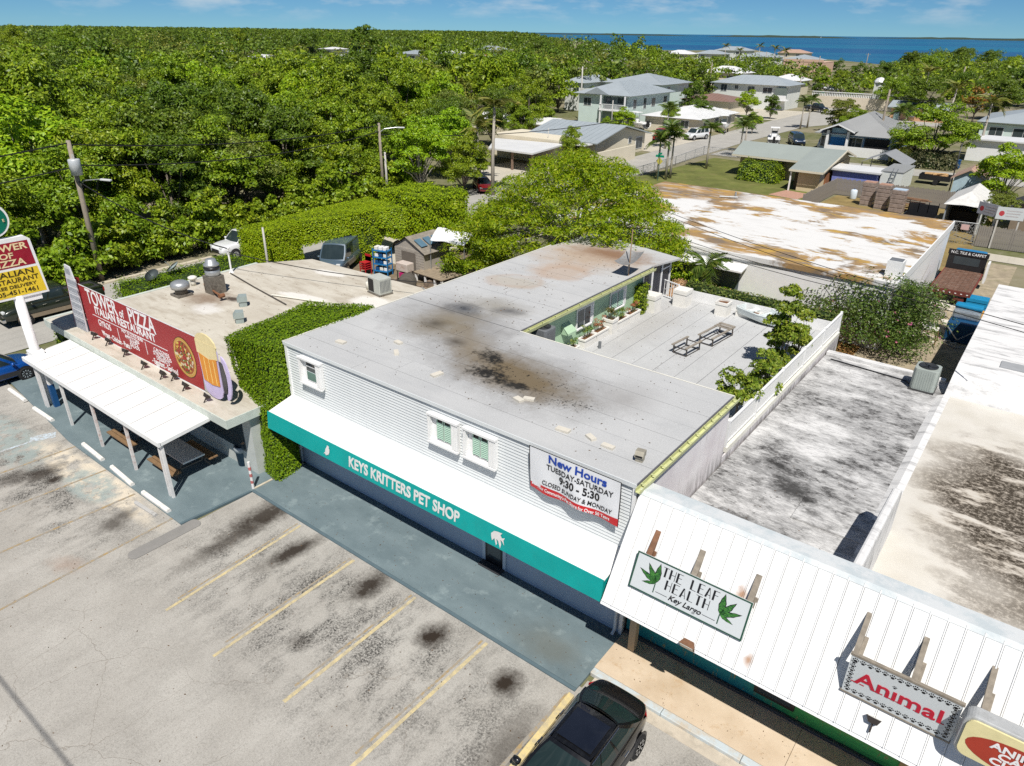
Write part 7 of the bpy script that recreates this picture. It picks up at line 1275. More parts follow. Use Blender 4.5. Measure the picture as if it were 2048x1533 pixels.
cpn = thing('carport', (-60, 78, 0), 'white flat-roofed carport on brown posts beside the street corner', 'carport'); MB().add([(-66.2, 81.5, 2.55), (-61.3, 74.0, 2.5), (-54.2, 74.0, 2.5), (-55.6, 83.2, 2.55), (-66.2, 81.5, 2.35), (-61.3, 74.0, 2.3), (-54.2, 74.0, 2.3), (-55.6, 83.2, 2.35)], [(0, 1, 2, 3), (7, 6, 5, 4), (0, 4, 5, 1), (1, 5, 6, 2), (2, 6, 7, 3)]).build('roof', RWHITE, cpn)
for x, y in ((-61.0, 74.4), (-57.8, 74.6), (-54.6, 74.5), (-57, 79)): MB().box(x - .12, x + .12, y - .12, y + .12, 0, 2.3).build('post', mat('brown_post', (.22, .15, .11), .8), cpn)
MB().box(-66, -56.2, 81.6, 83, 0, 2.3).build('wall', CREAMW, cpn); MB().box(-68, -56, 83.2, 90, 0, 2.9).build('annexe', CREAMW, cpn)
bh = house('blue house with broad grey hipped roof and white-framed entrance', -32.6, -22.8, 119.6, 133, 2.75, 'hip', 2.8, BLUEW, RGR2, .9, [('f', 119.6, .8, -27.5, 1.8, 1.5), ('f', 119.6, .8, -25.4, 1.2, 1.5), ('f', 119.6, .8, -32, 1.0, 1.5)], [])
MB().box(-31.0, -28.9, 119.0, 119.55, 0, 2.3).build('door', mat('vivid_blue_door', (.01, .16, .42), .5), bh); MB().box(-31.0, -28.9, 119.02, 119.6, 2.3, 3.6).build('fanlight', mat('pale_blue_panel', (.30, .48, .60), .6), bh)
for x in (-31.5, -28.6): MB().box(x, x + .35, 118.2, 118.6, 0, 3.3).build('porch_post', WHITE, bh)
MB().add([(-32.4, 117.7, 3.3), (-29.95, 117.7, 4.3), (-27.4, 117.7, 3.3), (-32.4, 122, 3.3), (-29.95, 124, 4.5), (-27.4, 122, 3.3)], [(0, 1, 4, 3), (1, 2, 5, 4)]).build('porch_roof', RGR2, bh); MB().bar((-32.4, 117.68, 3.22), (-29.95, 117.68, 4.22), .08, .16).build('bargeboard', WHITE, bh); MB().bar((-29.95, 117.68, 4.22), (-27.4, 117.68, 3.22), .08, .16).build('bargeboard', WHITE, bh)
MB().box(-26.2, -22.85, 119.4, 119.58, .1, 2.4).build('carport_opening', DARK, bh); MB().box(-31, -21.5, 116.9, 117.05, 0, 1.35).build('boundary_wall', WHITE, None, label='white boundary wall in front of the blue house', cat='wall')
house('orange bungalow with pale grey gabled roof', -35.2, -24.5, 178, 184.5, 2.6, 'gx', 1.1, ORNG, RGREY, .7, [('f', 178, .9, -31.2, 1.2, 1.2), ('f', 178, .7, -27, 1.2, 1.5)], [('f', 178, -34, 1.0, 2.1, mat('teal_door', (.40, .55, .50), .6))])
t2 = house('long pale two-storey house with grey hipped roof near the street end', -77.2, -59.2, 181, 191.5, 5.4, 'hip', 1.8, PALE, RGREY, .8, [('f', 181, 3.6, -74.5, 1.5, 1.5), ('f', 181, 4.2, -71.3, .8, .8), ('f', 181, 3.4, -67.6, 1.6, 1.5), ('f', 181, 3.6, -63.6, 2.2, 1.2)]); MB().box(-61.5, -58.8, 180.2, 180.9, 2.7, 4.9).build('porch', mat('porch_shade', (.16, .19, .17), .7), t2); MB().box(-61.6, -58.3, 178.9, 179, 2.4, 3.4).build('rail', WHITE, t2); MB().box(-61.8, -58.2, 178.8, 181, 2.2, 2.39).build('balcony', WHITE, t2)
house('low house with reddish brown hipped roof behind the round tree', -76, -65, 162, 172, 2.7, 'hip', 1.2, CREAMW, RRED, .7)
bw = thing('boundary_wall', (-46, 197.5, 0), 'long cream wall topped with white railing at the street end', 'wall'); MB().box(-58, -36, 197.5, 198, 0, 2.6).build('wall', mat('cream_render', (.66, .58, .46), .8), bw); MB().box(-58, -36, 197.45, 197.55, 3.5, 3.65).build('rail', WHITE, bw)
for i in range(56): MB().box(-58 + i * .4, -57.8 + i * .4, 197.6, 197.7, 2.6, 3.5).build('baluster', WHITE, bw)
pch = house('peach two-storey block with roof parapet towards the bay', -105, -89.5, 312, 326, 6.6, 'flat', 0, PEACH, PEACH, .05, [('f', 312, 3.6, -96, 3.6, 1.6), ('f', 312, 3.6, -90.8, 1, 1.6)]); MB().box(-105, -89.5, 311.9, 312.1, 6.8, 7.7).build('parapet', PEACH, pch)
house('grey-roofed house behind the peach block', -117, -103, 346, 360, 6.4, 'hip', 2.1, PALE, RGREY, 1, [('f', 346, 3.8, -112, 2.4, 1.6), ('f', 346, 3.8, -106, 2, 1.4)])
def far_house(p, w, d, h, rise, wm, rm, label): house(label, p[0] - w / 2, p[0] + w / 2, p[1] - d / 2, p[1] + d / 2, h, 'hip', rise, wm, rm, .8, [('f', p[1] - d / 2, h - 2.2, p[0] - w * .2, 2, 1.4), ('f', p[1] - d / 2, h - 2.2, p[0] + w * .22, 2, 1.4)])
for p, w, d, h, r_, wm, rm, l in (((-207.84, 515.41), 22, 14, 6.5, 2.4, PALE, RGREY, 'long grey-roofed house right on the bay'), ((-185.63, 427.58), 16, 12, 6, 2, PALE, RGREY, 'grey hipped roof left among the bay houses'), ((-144.48, 395.90), 17, 12, 6, 2.2, PALE, RGREY, 'grey hipped roof in the middle of the bay houses'), ((-165.47, 510.62), 18, 12, 6, 2, CREAMW, RPINK, 'pinkish hipped roof among the bay houses'), ((-196.05, 408.12), 15, 11, 6, 2, CREAMW, RWHITE, 'pale hipped roof by the bay, left of the palms'), ((-255.57, 439.13), 14, 12, 6.5, 2, PALE, RGREY, 'small grey roof peeping over the dark trees'),
    ((-103.70, 253.22), 14, 10, 4.5, 2, CREAMW, RWHITE, 'white-roofed house behind the long pale two-storey one'), ((-276.30, 337.44), 18, 12, 7, 2, AQUA, RGREY, 'grey-roofed house far off above the red-flowering tree'), ((-260.79, 287.20), 13, 10, 6, 1.5, PALE, RWHITE, 'white house far off in the woods, right of two'), ((-255.84, 257.75), 14, 12, 6.5, 1.6, PALE, RGREY, 'grey-roofed house far off in the woods'), ((-168.80, 163.45), 10, 8, 6, 1.3, PALE, RGREY, 'small pale house hidden in the woods below the grey roof'), ((-260.64, 178.79), 13, 9, 6, 1.2, AQUA, RWHITE, 'bright white roof far off in the woods'), ((-270.93, 221.55), 7, 9, 8.5, .8, PALE, RWHITE, 'tall white building far off in the woods'), ((-309.90, 267.72), 8, 8, 6, 1, PALE, RGREY, 'small pale roof far off beside the tall tree'),
    ((-346.25, 213.21), 8, 8, 6, 1, PALE, RWHITE, 'farthest small white roof in the woods'), ((-76.25, 234.96), 9, 8, 4, 1.6, CREAMW, RWHITE, 'small white gable roof between the pale house and the peach block')): far_house(p, w, d, h, r_, wm, rm, l)
wt_ = thing('white_tower', (*(-48.39, 223.42), 0), 'slim white tower with domed cap in the grove', 'tower'); wt_.scale = (.75, .75, .8); MB().box(-1.5, 1.5, -1.5, 1.5, 0, 6.2).build('shaft', PALE, wt_, world=False); MB().lathe([(2.2, 6.2), (2.1, 6.6), (1.5, 7.4), (.2, 7.8)], 8).build('cap', RWHITE, wt_, world=False)
house('grey-roofed aqua house at the right edge', -15.5, -4, 153, 172, 3, 'hip', 1.6, AQUA, RGREY, .7, [('f', 153, .8, -9, 3, 1.4), ('f', 153, .8, -13, 2, 1.4)]); house('pink-roofed house at the right edge behind the aqua one', -10, 6, 205, 216, 3.2, 'hip', 1.6, CREAMW, RPINK, .8)
house('white lean-to building beside the big garden tree', -13.5, -5, 125, 130, 2.9, 'flat', 0, WHITE, RWHITE, .5); house('long low white house roof by the two leafy trees', -92, -70, 100, 106, 2.5, 'gx', .8, CREAMW, RWHITE, .5)
# sheds and yard structures behind the warehouse
house('periwinkle blue shed with flat white roof behind the picket fence', -22.1, -17.4, 88.6, 92, 2.3, 'flat', 0, VIOLET, RWHITE, .35, (), (), 0, 'shed', 'shed')
tr = thing('box_trailer', (-16.1, 92.5, 0), 'white box trailer with grey top and ladder leaning on it', 'trailer'); MB().box(-17.2, -15.0, 89.5, 95.6, .5, 2.55).build('box', PALE, tr); MB().box(-17.25, -14.95, 89.45, 95.65, 2.551, 2.65).build('top', RGR2, tr); lb = MB()
for x in (-.22, .22): lb.bar((-16.1 + x, 88.8, .0), (-15.8 + x, 89.4, 3.0), .06)
lb.build('ladder_rail', GALV, tr); [MB().bar((-16.32 + .02 * i, 88.86 + .06 * i, .3 * i + .2), (-15.88 + .02 * i, 88.86 + .06 * i, .3 * i + .2), .05).build('rung', GALV, tr) for i in range(9)]
tn = thing('canopy_tent', (-18.5, 99, 0), 'dark grey gabled canopy behind the blue shed', 'canopy'); MB().add([(-21.2, 96.5, 2.3), (-16.0, 96.5, 2.3), (-18.6, 96.5, 3.5), (-21.2, 102, 2.3), (-16, 102, 2.3), (-18.6, 102, 3.5)], [(0, 2, 5, 3), (2, 1, 4, 5)]).build('roof', mat('grey_canvas', (.25, .26, .27), .8), tn)
for x in (-21, -16.2):
    for y in (96.8, 101.8): MB().box(x - .05, x + .05, y - .05, y + .05, 0, 2.3).build('post', GALV, tn)
house('pale blue garden shed with pink shingle gable roof', -10.2, -7.5, 90.6, 94.6, 2.55, 'gy', 1.05, mat('powder_blue_wall', (.45, .58, .64), .7), RPINK, .3, (), (), 0, 'shed', 'shed')
os_ = thing('open_shed', (-7.1, 78.5, 0), 'open-fronted shed with white gabled roof and dark inside', 'shed'); MB().add([(-8.7, 75.0, 2.5), (-5.4, 75.0, 2.5), (-5.4, 82.5, 2.5), (-8.7, 82.5, 2.5), (-7.05, 77.4, 3.5), (-7.05, 82.5, 3.5), (-7.05, 75.0, 2.6)], [(0, 6, 4), (6, 1, 4), (1, 2, 5, 4), (3, 0, 4, 5), (2, 3, 5)]).build('roof', mat('weathered_white_roof', (.66, .65, .62), .6, 0, .1, 2, grime=.4), os_)
MB().box(-8.5, -8.4, 75.3, 82.3, 0, 2.48).build('wall', mat('shed_grey', (.30, .33, .36), .8), os_); MB().box(-5.7, -5.6, 75.3, 82.3, 0, 2.48).build('wall', PALE, os_); MB().box(-8.39, -5.71, 82.2, 82.3, 0, 2.48).build('wall', MATS['shed_grey'], os_); MB().box(-8.3, -5.8, 78.5, 79, 0, 1.4).build('dark_inside', DARK, os_)  # near-black block put in for the shaded inside of the shed
sd = house('small brown shed with dark roof behind the two sign boards', -3.6, -.9, 80, 84, 2.2, 'gy', .9, mat('brown_shed_wall', (.24, .19, .14), .8), mat('charcoal_roof', (.05, .05, .055), .7), .3, (), (), 0, 'shed', 'shed')
# picket fences
PK = mat('grey_picket', (.26, .235, .205), .9, 0, .2, 3, .4, 20)
def picket_fence(a, b, h, label, single=False):
    a, b = Vector((*a, 0)), Vector((*b, 0)); d = b - a; n = int(d.length / .16); f = thing('picket_fence', tuple(a), label, 'fence', None, math.atan2(d.y, d.x)); L = d.length
    for z in (.4, h - .4): MB().box(0, L, .02, .07, z, z + .09).build('rail', PK, f, world=False)
    for i in range(int(L / 2.4) + 1): MB().box(i * 2.4 - .05, i * 2.4 + .05, .02, .12, 0, h + .05).build('post', PK, f, world=False)
    me = [MB().add([(0, -.012, .02), (.15, -.012, .02), (.15, -.012, hh), (.075, -.012, hh + .05), (0, -.012, hh), (0, .012, .02), (.15, .012, .02), (.15, .012, hh), (.075, .012, hh + .05), (0, .012, hh)], [(0, 1, 2, 3, 4), (9, 8, 7, 6, 5), (0, 5, 6, 1), (1, 6, 7, 2), (2, 7, 8, 3), (3, 8, 9, 4), (4, 9, 5, 0)]).mesh('picket', PK) for hh in (h - .06, h, h + .04)]
    for i in range(n): link('picket', me[(i * 7) % 3], f, (i * L / n, 0, 0))
picket_fence((-20.9, 74.9), (-20.9, 86.4), 1.75, 'weathered grey picket fence running back beside the brick pallets'); picket_fence((-20.9, 86.4), (-8.6, 86.4), 1.75, 'weathered grey picket fence behind the brick pallets'); picket_fence((-5.2, 71.5), (3.4, 72.0), 1.75, 'weathered grey picket fence along the alley under the sign boards')
def chain_fence(pts, h, label, name='chain_link_fence', n=None):
    f = thing(name, (*pts[0], 0), label, 'fence'); o = root_loc(f)
    t = MATS.get('chain_link') or NT('chain_link')
    if isinstance(t, NT):
        v = t.n('TexVoronoi'); t.put(v.inputs['Vector'], t.oco()); v.inputs['Scale'].default_value = 9; tr_ = t.n('BsdfTransparent'); mx = t.n('MixShader'); t.put(mx.inputs[0], t.rng(v.outputs[0], .50, .60, .0, .55)); t.fin((.4, .41, .41), .5, .5); t.t.links.new(tr_.outputs[0], mx.inputs[1]); t.t.links.new(t.b.outputs[0], mx.inputs[2]); t.t.links.new(mx.outputs[0], t.o.inputs[0]); MATS['chain_link'] = t.m
    for (a, b), (c, d) in zip(pts, pts[1:]):
        MB().quad((a, b, .05), (c, d, .05), (c, d, h), (a, b, h)).build('mesh', MATS['chain_link'], f); MB().tube([(a, b, h), (c, d, h)], .025, 6).build('top_rail', GALV, f); k = max(1, int(math.hypot(c - a, d - b) / 3))
        for i in range(k + 1): x, y = a + (c - a) * i / k, b + (d - b) * i / k; MB().tube([(x, y, 0), (x, y, h + .05)], .035, 6).build('post', GALV, f)
chain_fence([(-43.0, 79.2), (-43.3, 92), (-44.4, 103.5), (-36, 103.9)], 1.2, 'low chain-link fence around the lawn by the street'); chain_fence([(-7.2, 71.2), (-5.3, 71.4)], 1.9, 'chain-link gate with a small notice beside the open shed', 'chain_link_gate')
MB().box(-6.5, -5.9, 71.1, 71.13, 1.3, 1.75).build('notice', mat('pink_notice', (.62, .42, .40), .6), None, label='small pinkish notice hung on the chain-link gate', cat='notice')
# ================================================================ warehouse, yard and street furniture
t = NT('peeling_white_roof'); p = t.pos()
n1 = t.noise(t.map(p, rot=(0, 0, R(-10)), scale=(.8, 1.15, 1)), .24, 8, .60, .5); n2 = t.noise(t.map(p, rot=(0, 0, R(4)), scale=(.5, 1.6, 1)), .8, 8, .7)
c = t.mix(t.math('MULTIPLY', t.rng(n2, .5, .72), .45), (.66, .655, .64), (.42, .41, .39)); m_ = t.rng(t.math('ADD', n1, t.math('MULTIPLY', t.math('SUBTRACT', n2, .5), .35)), .505, .56)
fl = t.blob(-26.5, 58.5, 7, 4, 0, .35, .35, .3); m_ = t.math('MAXIMUM', m_, t.math('MULTIPLY', fl, t.rng(n2, .2, .5)))
c = t.mix(t.math('MULTIPLY', m_, .95), c, t.mix(t.rng(t.noise(p, .5, 5), .35, .62), (.40, .225, .055), (.17, .125, .085))); c = t.mix(t.math('MULTIPLY', t.math('MULTIPLY', t.rng(n2, .55, .62), m_), .8), c, (.50, .32, .07))
t.bump(t.noise(p, 10, 5), .3, .02); WHR = t.fin(c, .85, 0, .2)
wh = thing('warehouse', (-17, 51, 0), 'big white flat-roofed warehouse with peeling ochre-stained roof', 'warehouse')
MB().box(-29.2, -6.1, 42.0, 60.4, 0, 3.7).build('wall', WHITE, wh); MB().box(-29.3, -6.0, 41.9, 60.5, 3.702, 4.0).build('roof', WHR, wh)
MB().box(-6.05, -5.98, 41.95, 60.45, 3.5, 4.05).build('roof_edge', WHITE, wh); MB().box(-6.9, -6.1, 43.0, 43.8, 3.9, 4.9).build('chimney', WHITE, wh); MB().box(-6.84, -6.16, 43.06, 43.74, 4.901, 4.92).build('chimney_opening', ACG, wh)
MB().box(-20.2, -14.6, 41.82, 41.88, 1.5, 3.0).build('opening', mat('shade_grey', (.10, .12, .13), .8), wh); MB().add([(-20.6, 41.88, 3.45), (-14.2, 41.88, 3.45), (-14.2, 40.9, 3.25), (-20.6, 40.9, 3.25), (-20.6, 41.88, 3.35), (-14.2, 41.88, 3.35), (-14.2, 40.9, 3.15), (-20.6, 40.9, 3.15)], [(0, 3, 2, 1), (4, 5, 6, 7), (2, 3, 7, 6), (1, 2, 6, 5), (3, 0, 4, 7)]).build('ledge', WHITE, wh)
MB().tube([(-21.5, 57.6, 4.0), (-21.5, 57.6, 4.5)], .08, 8).build('vent_pipe', GALV, wh); MB().tube([(-22.6, 57.0, 4.1), (-21.2, 57.4, 4.15)], .06, 6).build('vent_pipe', GALV, wh)
# thatched tiki roof edge in the garden
TH = mat('thatch', (.36, .235, .13), .95, 0, .3, 3, .8, 12, grime=.4, gcol=(.16, .09, .04)); th = thing('thatch_hut', (-11.5, 39.3, 0), 'brown palm-thatch roof running along the garden behind the terrace', 'hut')
MB().add([(-17.6, 39.2, 2.5), (-8.2, 39.2, 2.5), (-8.2, 37.6, 1.7), (-17.6, 37.6, 1.7), (-17.6, 40.6, 1.9), (-8.2, 40.6, 1.9)], [(0, 3, 2, 1), (0, 1, 5, 4)]).build('roof_core', TH, th); rng = np.random.default_rng(61); n = 5200; u, v = rng.random(n), rng.random(n) ** .9
P = np.c_[-17.8 + 9.8 * u, 39.3 - 1.9 * v + rng.normal(0, .05, n), 2.57 - .95 * v + rng.normal(0, .05, n)] - np.array([-11.5, 39.3, 0]); tdir = np.c_[rng.normal(0, .25, n), np.full(n, -.85), np.full(n, -.6) + rng.normal(0, .2, n)]; tdir /= np.linalg.norm(tdir, axis=1)[:, None]; Ls = rng.uniform(.3, .7, (n, 1)); b = np.array([.018, 0, 0])
V = np.stack([P - b, P + b, P + tdir * Ls + b * .4, P + tdir * Ls - b * .4], 1).reshape(-1, 3); tl = link('thatch', npmesh('thatch', V, np.arange(4 * n).reshape(n, 4), leafmat('thatch_straw', (.20, .12, .06), (.42, .29, .17), (.55, .42, .27), .1)), th); tl['kind'] = 'stuff'
for x in (-17, -12.8, -8.6): MB().tube([(x, 38.2, 0), (x, 38.2, 1.95)], .09, 8).build('post', BARK, th)
gr = np.random.default_rng(62); n = 900; P = np.c_[gr.uniform(-15.5, -8, n), gr.uniform(35.6, 37.4, n), np.zeros(n)]; V, F = leaves(P + np.c_[np.zeros(n), np.zeros(n), gr.uniform(.2, 1.6, n)], np.c_[gr.normal(0, 1, n), gr.normal(0, 1, n), np.full(n, .4)], .55, .12, 0, .4, gr)
link('garden_planting', npmesh('garden_planting', V, F, leafmat('garden_leaf', (.10, .14, .02), (.24, .22, .04), (.36, .27, .08))), None, label='golden-green grassy planting in front of the thatch', cat='plants', kind='stuff')
struct('garden_soil', MB().quad((-16, 35.4, .01), (-7, 35.4, .01), (-7, 42, .01), (-16, 42, .01)), mat('orange_mulch', (.30, .16, .05), .95, 0, .3, 3))
tyb = thing('toy_boat', (-15.3, 37.2, 1.9), 'small blue wooden toy boat hanging by the porch', 'ornament'); MB().add([(-.5, 0, .2), (.5, 0, .2), (.35, -.15, -.05), (-.35, -.15, -.05), (.35, .15, -.05), (-.35, .15, -.05)], [(0, 3, 2, 1), (0, 1, 4, 5), (2, 3, 5, 4), (0, 5, 3), (1, 2, 4)]).build('hull', mat('toy_blue', (.03, .35, .55), .5), tyb, world=False); MB().box(-.15, .15, -.08, .08, .2, .4).build('cabin', WHITE, tyb, world=False)
# yard beside the warehouse
struct('yard', MB().quad((-8.5, 36, .008), (-1.6, 36, .008), (-1.6, 66.5, .008), (-6.0, 66.5, .008)), mat('yard_dirt', (.36, .30, .21), .95, 0, .3, 1.2, .6, 8, grime=.6, gcol=(.13, .14, .05)))
struct('back_yard', MB().quad((-21.5, 61, .010), (-5.2, 61, .010), (-5.2, 86, .010), (-20.5, 86, .010)), mat('dry_grass', (.26, .19, .075), .95, 0, .35, .8, .6, 8, grime=.5, gcol=(.14, .14, .04)))
def pallet(loc, rz, label, rx=0):
    q = thing('pallet', loc, label, 'pallet', None, rz); q.rotation_euler = (rx, 0, rz)
    for i in range(8): MB().box(-.6, .6, -.5 + i * .128, -.41 + i * .128, .1, .12).build('slat', WD, q, world=False)
    for x in (-.55, 0, .55): MB().box(x - .045, x + .045, -.5, .5, 0, .098).build('bearer', WD, q, world=False)
    return q
pallet((-4.95, 44.0, .75), R(20), 'wooden pallet propped up beside the flowering bush', R(50)); pallet((-4.6, 50.6, .02), R(10), 'wooden pallet lying flat behind the rubble in the yard')
BPL = mat('blue_tarp', (.01, .22, .42), .5, 0, .12, 4, .4, 6); DPL = mat('deep_blue_tarp', (.005, .055, .14), .5, 0, .2, 3, .5, 6)
dm = thing('wrapped_machine', (-2.75, 47.0, 0), 'wrapped machine with bright blue and silver cover beside the raised roof', 'machine'); MB().box(-.75, .75, -.9, .9, 0, 1.2).build('base', DPL, dm, world=False, bevel=.08); MB().box(-.7, .7, -.1, .9, 1.2, 1.7).build('cover', mat('silver_wrap', (.5, .55, .58), .25, .6, .3, 8, .6, 12), dm, world=False, bevel=.1); MB().box(-.72, .72, .3, .95, 1.7, 1.95).build('cover_top', BPL, dm, world=False, bevel=.1)
for s in (-1, 1): MB().bar((s * .7, -.9, .9), (0, -1.2, .3), .05).build('frame_bar', GALV, dm, world=False); MB().bar((s * .6, -1.5, .1), (0, -1.9, .05), .05).build('drawbar', GALV, dm, world=False)
dk_ = thing('blue_crates', (-2.75, 53.4, 0), 'stack of blue plastic trays in the yard', 'crates'); [MB().box(-.6, .6, -.5, .5, .1 + i * .25, .3 + i * .25).build('tray', BPL, dk_, world=False) for i in range(3)]
ob = thing('orange_machine', (-2.6, 50.6, 0), 'small orange machine beside the blue trays', 'machine'); MB().box(-.5, .5, -.6, .6, .2, .7).build('body', mat('machine_orange', (.55, .27, .04), .6, 0, .2, 5, grime=.4), ob, world=False, bevel=.05); MB().box(-.2, .2, -.2, .3, .7, .95).build('motor', MATS['machine_orange'], ob, world=False, bevel=.04); [MB().lathe([(.2, -.06), (.2, .06)], 12, (s * .45, -.4, .2), 'x').build('wheel', TYRE, ob, world=False) for s in (-1, 1)]
st_ = thing('tile_saw', (-4.2, 45.3, 0), 'pale worktop saw on wooden legs beside the upright pallet', 'saw'); MB().box(-.45, .45, -.35, .35, .8, .86).build('top', CREAM, st_, world=False); MB().lathe([(.02, -.01), (.2, -.01), (.2, .01), (.02, .01)], 16, (0, .1, .98), 'y').build('blade', GALV, st_, world=False); [MB().bar((x * .4, y * .3, .8), (x * .5, y * .4, 0), .05).build('leg', PLK, st_, world=False) for x in (-1, 1) for y in (-1, 1)]
SLB = mat('pale_stone', (.62, .58, .50), .85, 0, .12, 3, .3, 20, grime=.3)
for x, y, w, d, h, a, l in ((-4.5, 52.0, 2.0, .4, .35, 12, 'long pale stone block behind the tile saw'), (-3.6, 49.4, .9, .8, .1, 20, 'square pale stone slab on the yard dirt'), (-3.2, 51.2, .1, .9, .8, 10, 'upright pale panel leaning beside the orange machine'), (-4.7, 53.3, .7, .5, .25, 40, 'broken pale stone block near the flatbed truck'), (-5.4, 49.2, .5, .3, .2, 60, 'small pale rubble block near the bush')): MB().box(-w / 2, w / 2, -d / 2, d / 2, 0, h).build('stone_slab', SLB, None, world=False, loc=(x, y, .01), rot=R(a), label=l, cat='stone', bevel=.02)
rb = np.random.default_rng(63); rr = MB()
for i in range(160): x, y, s = rb.uniform(-6.2, -2.2), rb.uniform(45, 54.5), rb.uniform(.06, .2); rr.box(x, x + s, y, y + s * rb.uniform(.5, 1.3), .01, .01 + s * .6)
rr.build('rubble', SLB, None, label='scattered pale rubble over the yard dirt', cat='rubble', kind='stuff')
# brick pallets in wrap
BRW = mat('wrapped_paver', (.30, .24, .21), .35, 0, .35, 2.5, .6, 10, spec=.5); BRT = mat('paver_top', (.42, .25, .18), .8, 0, .3, 5, .5, 12)
def brick_pallet(x, y, h, label, w=1.25, top=BRT):
    q = thing('brick_pallet', (x, y, 0), label, 'pallet', 'pallets of pavers behind the warehouse', R(random.uniform(-6, 6))); n = max(1, round(h / .42))
    for i in range(n): e = random.uniform(-.05, .05); MB().box(-w / 2 + e, w / 2 + e, -.55, .55, .12 + i * h / n, .10 + (i + 1) * h / n).build('layer', BRW, q, world=False, bevel=.04)
    MB().box(-w / 2 + .05, w / 2 - .05, -.5, .5, h + .1, h + .16).build('top_layer', top, q, world=False); MB().box(-w / 2, w / 2, -.55, .55, 0, .1).build('base', WD, q, world=False)
brick_pallet(-16.6, 82.6, 2.3, 'tall wrapped stack of pavers, leftmost of the three tall ones'); brick_pallet(-15.0, 81.8, 2.35, 'tall wrapped stack of pavers, middle of the three tall ones'); brick_pallet(-13.4, 80.8, 2.2, 'tall wrapped stack of pavers with blue-white sheet on top', 1.3, mat('blue_white_sheet', (.45, .55, .66), .5))
brick_pallet(-19.4, 74.6, .6, 'low wrapped pallet of pavers nearest the picket fence corner', 1.5); brick_pallet(-17.7, 74.4, .65, 'low wrapped pallet of pavers second from the fence corner', 1.5); brick_pallet(-16.0, 73.6, .6, 'low wrapped pallet of pavers third from the fence corner', 1.4); brick_pallet(-14.4, 73.0, .55, 'low wrapped pallet of pavers nearest the warehouse corner', 1.4)
fw = thing('timber_pile', (-12.0, 81.6, 0), 'untidy pile of boards beside the wrapped pavers', 'timber'); [MB().bar((-1.0 + random.uniform(-.3, .3), random.uniform(-.5, .5), .15 + .14 * i), (1.0 + random.uniform(-.3, .5), random.uniform(-.5, .5), .12 + .14 * i), .2, .06).build('board', mat('brown_board', (.26, .15, .09), .85, 0, .25, 4), fw, world=False) for i in range(11)]
dr = thing('white_drum', (-18.6, 85.0, 0), 'white plastic drum by the picket fence corner', 'drum'); MB().lathe([(.32, 0), (.36, .1), (.36, .9), (.28, 1.0), (.1, 1.05)], 16).build('body', mat('pale_plastic', (.62, .70, .76), .4), dr, world=False, smooth=True); MB().lathe([(.1, 1.05), (.1, 1.1)], 10).build('cap', BLUEP, dr, world=False)
db = thing('black_skip_trailer', (-10.2, 72.9, 0), 'black caged dump trailer behind the warehouse roof', 'trailer'); [MB().box(*q).build('panel', BLACKP, db, world=False) for q in ((-1.3, -1.24, -2, 2, .5, 1.5), (1.24, 1.3, -2, 2, .5, 1.5), (-1.24, 1.24, -2, -1.94, .5, 1.5), (-1.24, 1.24, 1.94, 2, .5, 2.3), (-1.24, 1.24, -1.94, 1.94, .5, .56))]; [MB().bar((x, 1.97, 1.5), (x, 1.97, 2.5), .06).build('cage_bar', BLACKP, db, world=False) for x in (-1.2, -.4, .4, 1.2)]; [MB().lathe([(.3, -.1), (.3, .1)], 12, (s * 1.2, 0, .32), 'x').build('wheel', TYRE, db, world=False) for s in (-1, 1)]
sk = thing('brush_trailer', (*(-13.35, 101.18), 0), 'black open trailer heaped with cut wood on the grass', 'trailer'); [MB().box(*q).build('panel', BLACKP, sk, world=False) for q in ((-1.7, 1.7, -.9, -.84, .5, 1.1), (-1.7, 1.7, .84, .9, .5, 1.1), (-1.7, -1.64, -.84, .84, .5, 1.1), (1.64, 1.7, -.84, .84, .5, 1.1), (-1.64, 1.64, -.84, .84, .5, .56))]; [MB().tube([(random.uniform(-1.3, .2), random.uniform(-.6, .6), .7 + .06 * i), (random.uniform(.2, 1.3), random.uniform(-.6, .6), .75 + .07 * i)], random.uniform(.08, .2), 7).build('log', mat('cut_wood', (.50, .32, .15), .85, 0, .3, 3), sk, world=False) for i in range(9)]; [MB().lathe([(.3, -.1), (.3, .1)], 12, (.2, s * .95, .3), 'y').build('wheel', TYRE, sk, world=False) for s in (-1, 1)]
for x, y, rz, l, m in ((-3.35, 71.6, R(12), 'white sign board with red emblem on two posts above the alley fence', SGN), (-5.0, 72.3, R(-35), 'turned sign board with its shade painted in grey, beside the white one', mat('sign_shade', (.42, .43, .48), .6))):  # second board: shade of the turned face put into a darker sign colour
    q = thing('yard_sign', (x, y, 0), l, 'sign', None, rz); MB().box(-1.0, 1.0, -.03, .03, 2.5, 3.5).build('board', m, q, world=False); [MB().box(s * .75 - .06, s * .75 + .06, .032, .15, 0, 3.3).build('post', mat('pale_post', (.50, .48, .44), .8), q, world=False) for s in (-1, 1)]
    e = MB(); disc(e, -.62, 2.98, .2, .22, -.034, 10); e.build('emblem', mat('red_print', (.45, .05, .06), .6), q, world=False); [MB().box(-.3, .8 - .1 * i, -.036, -.031, 3.2 - i * .22, 3.26 - i * .22).build('text_line', mat('grey_print', (.45, .40, .40), .6), q, world=False) for i in range(3)]
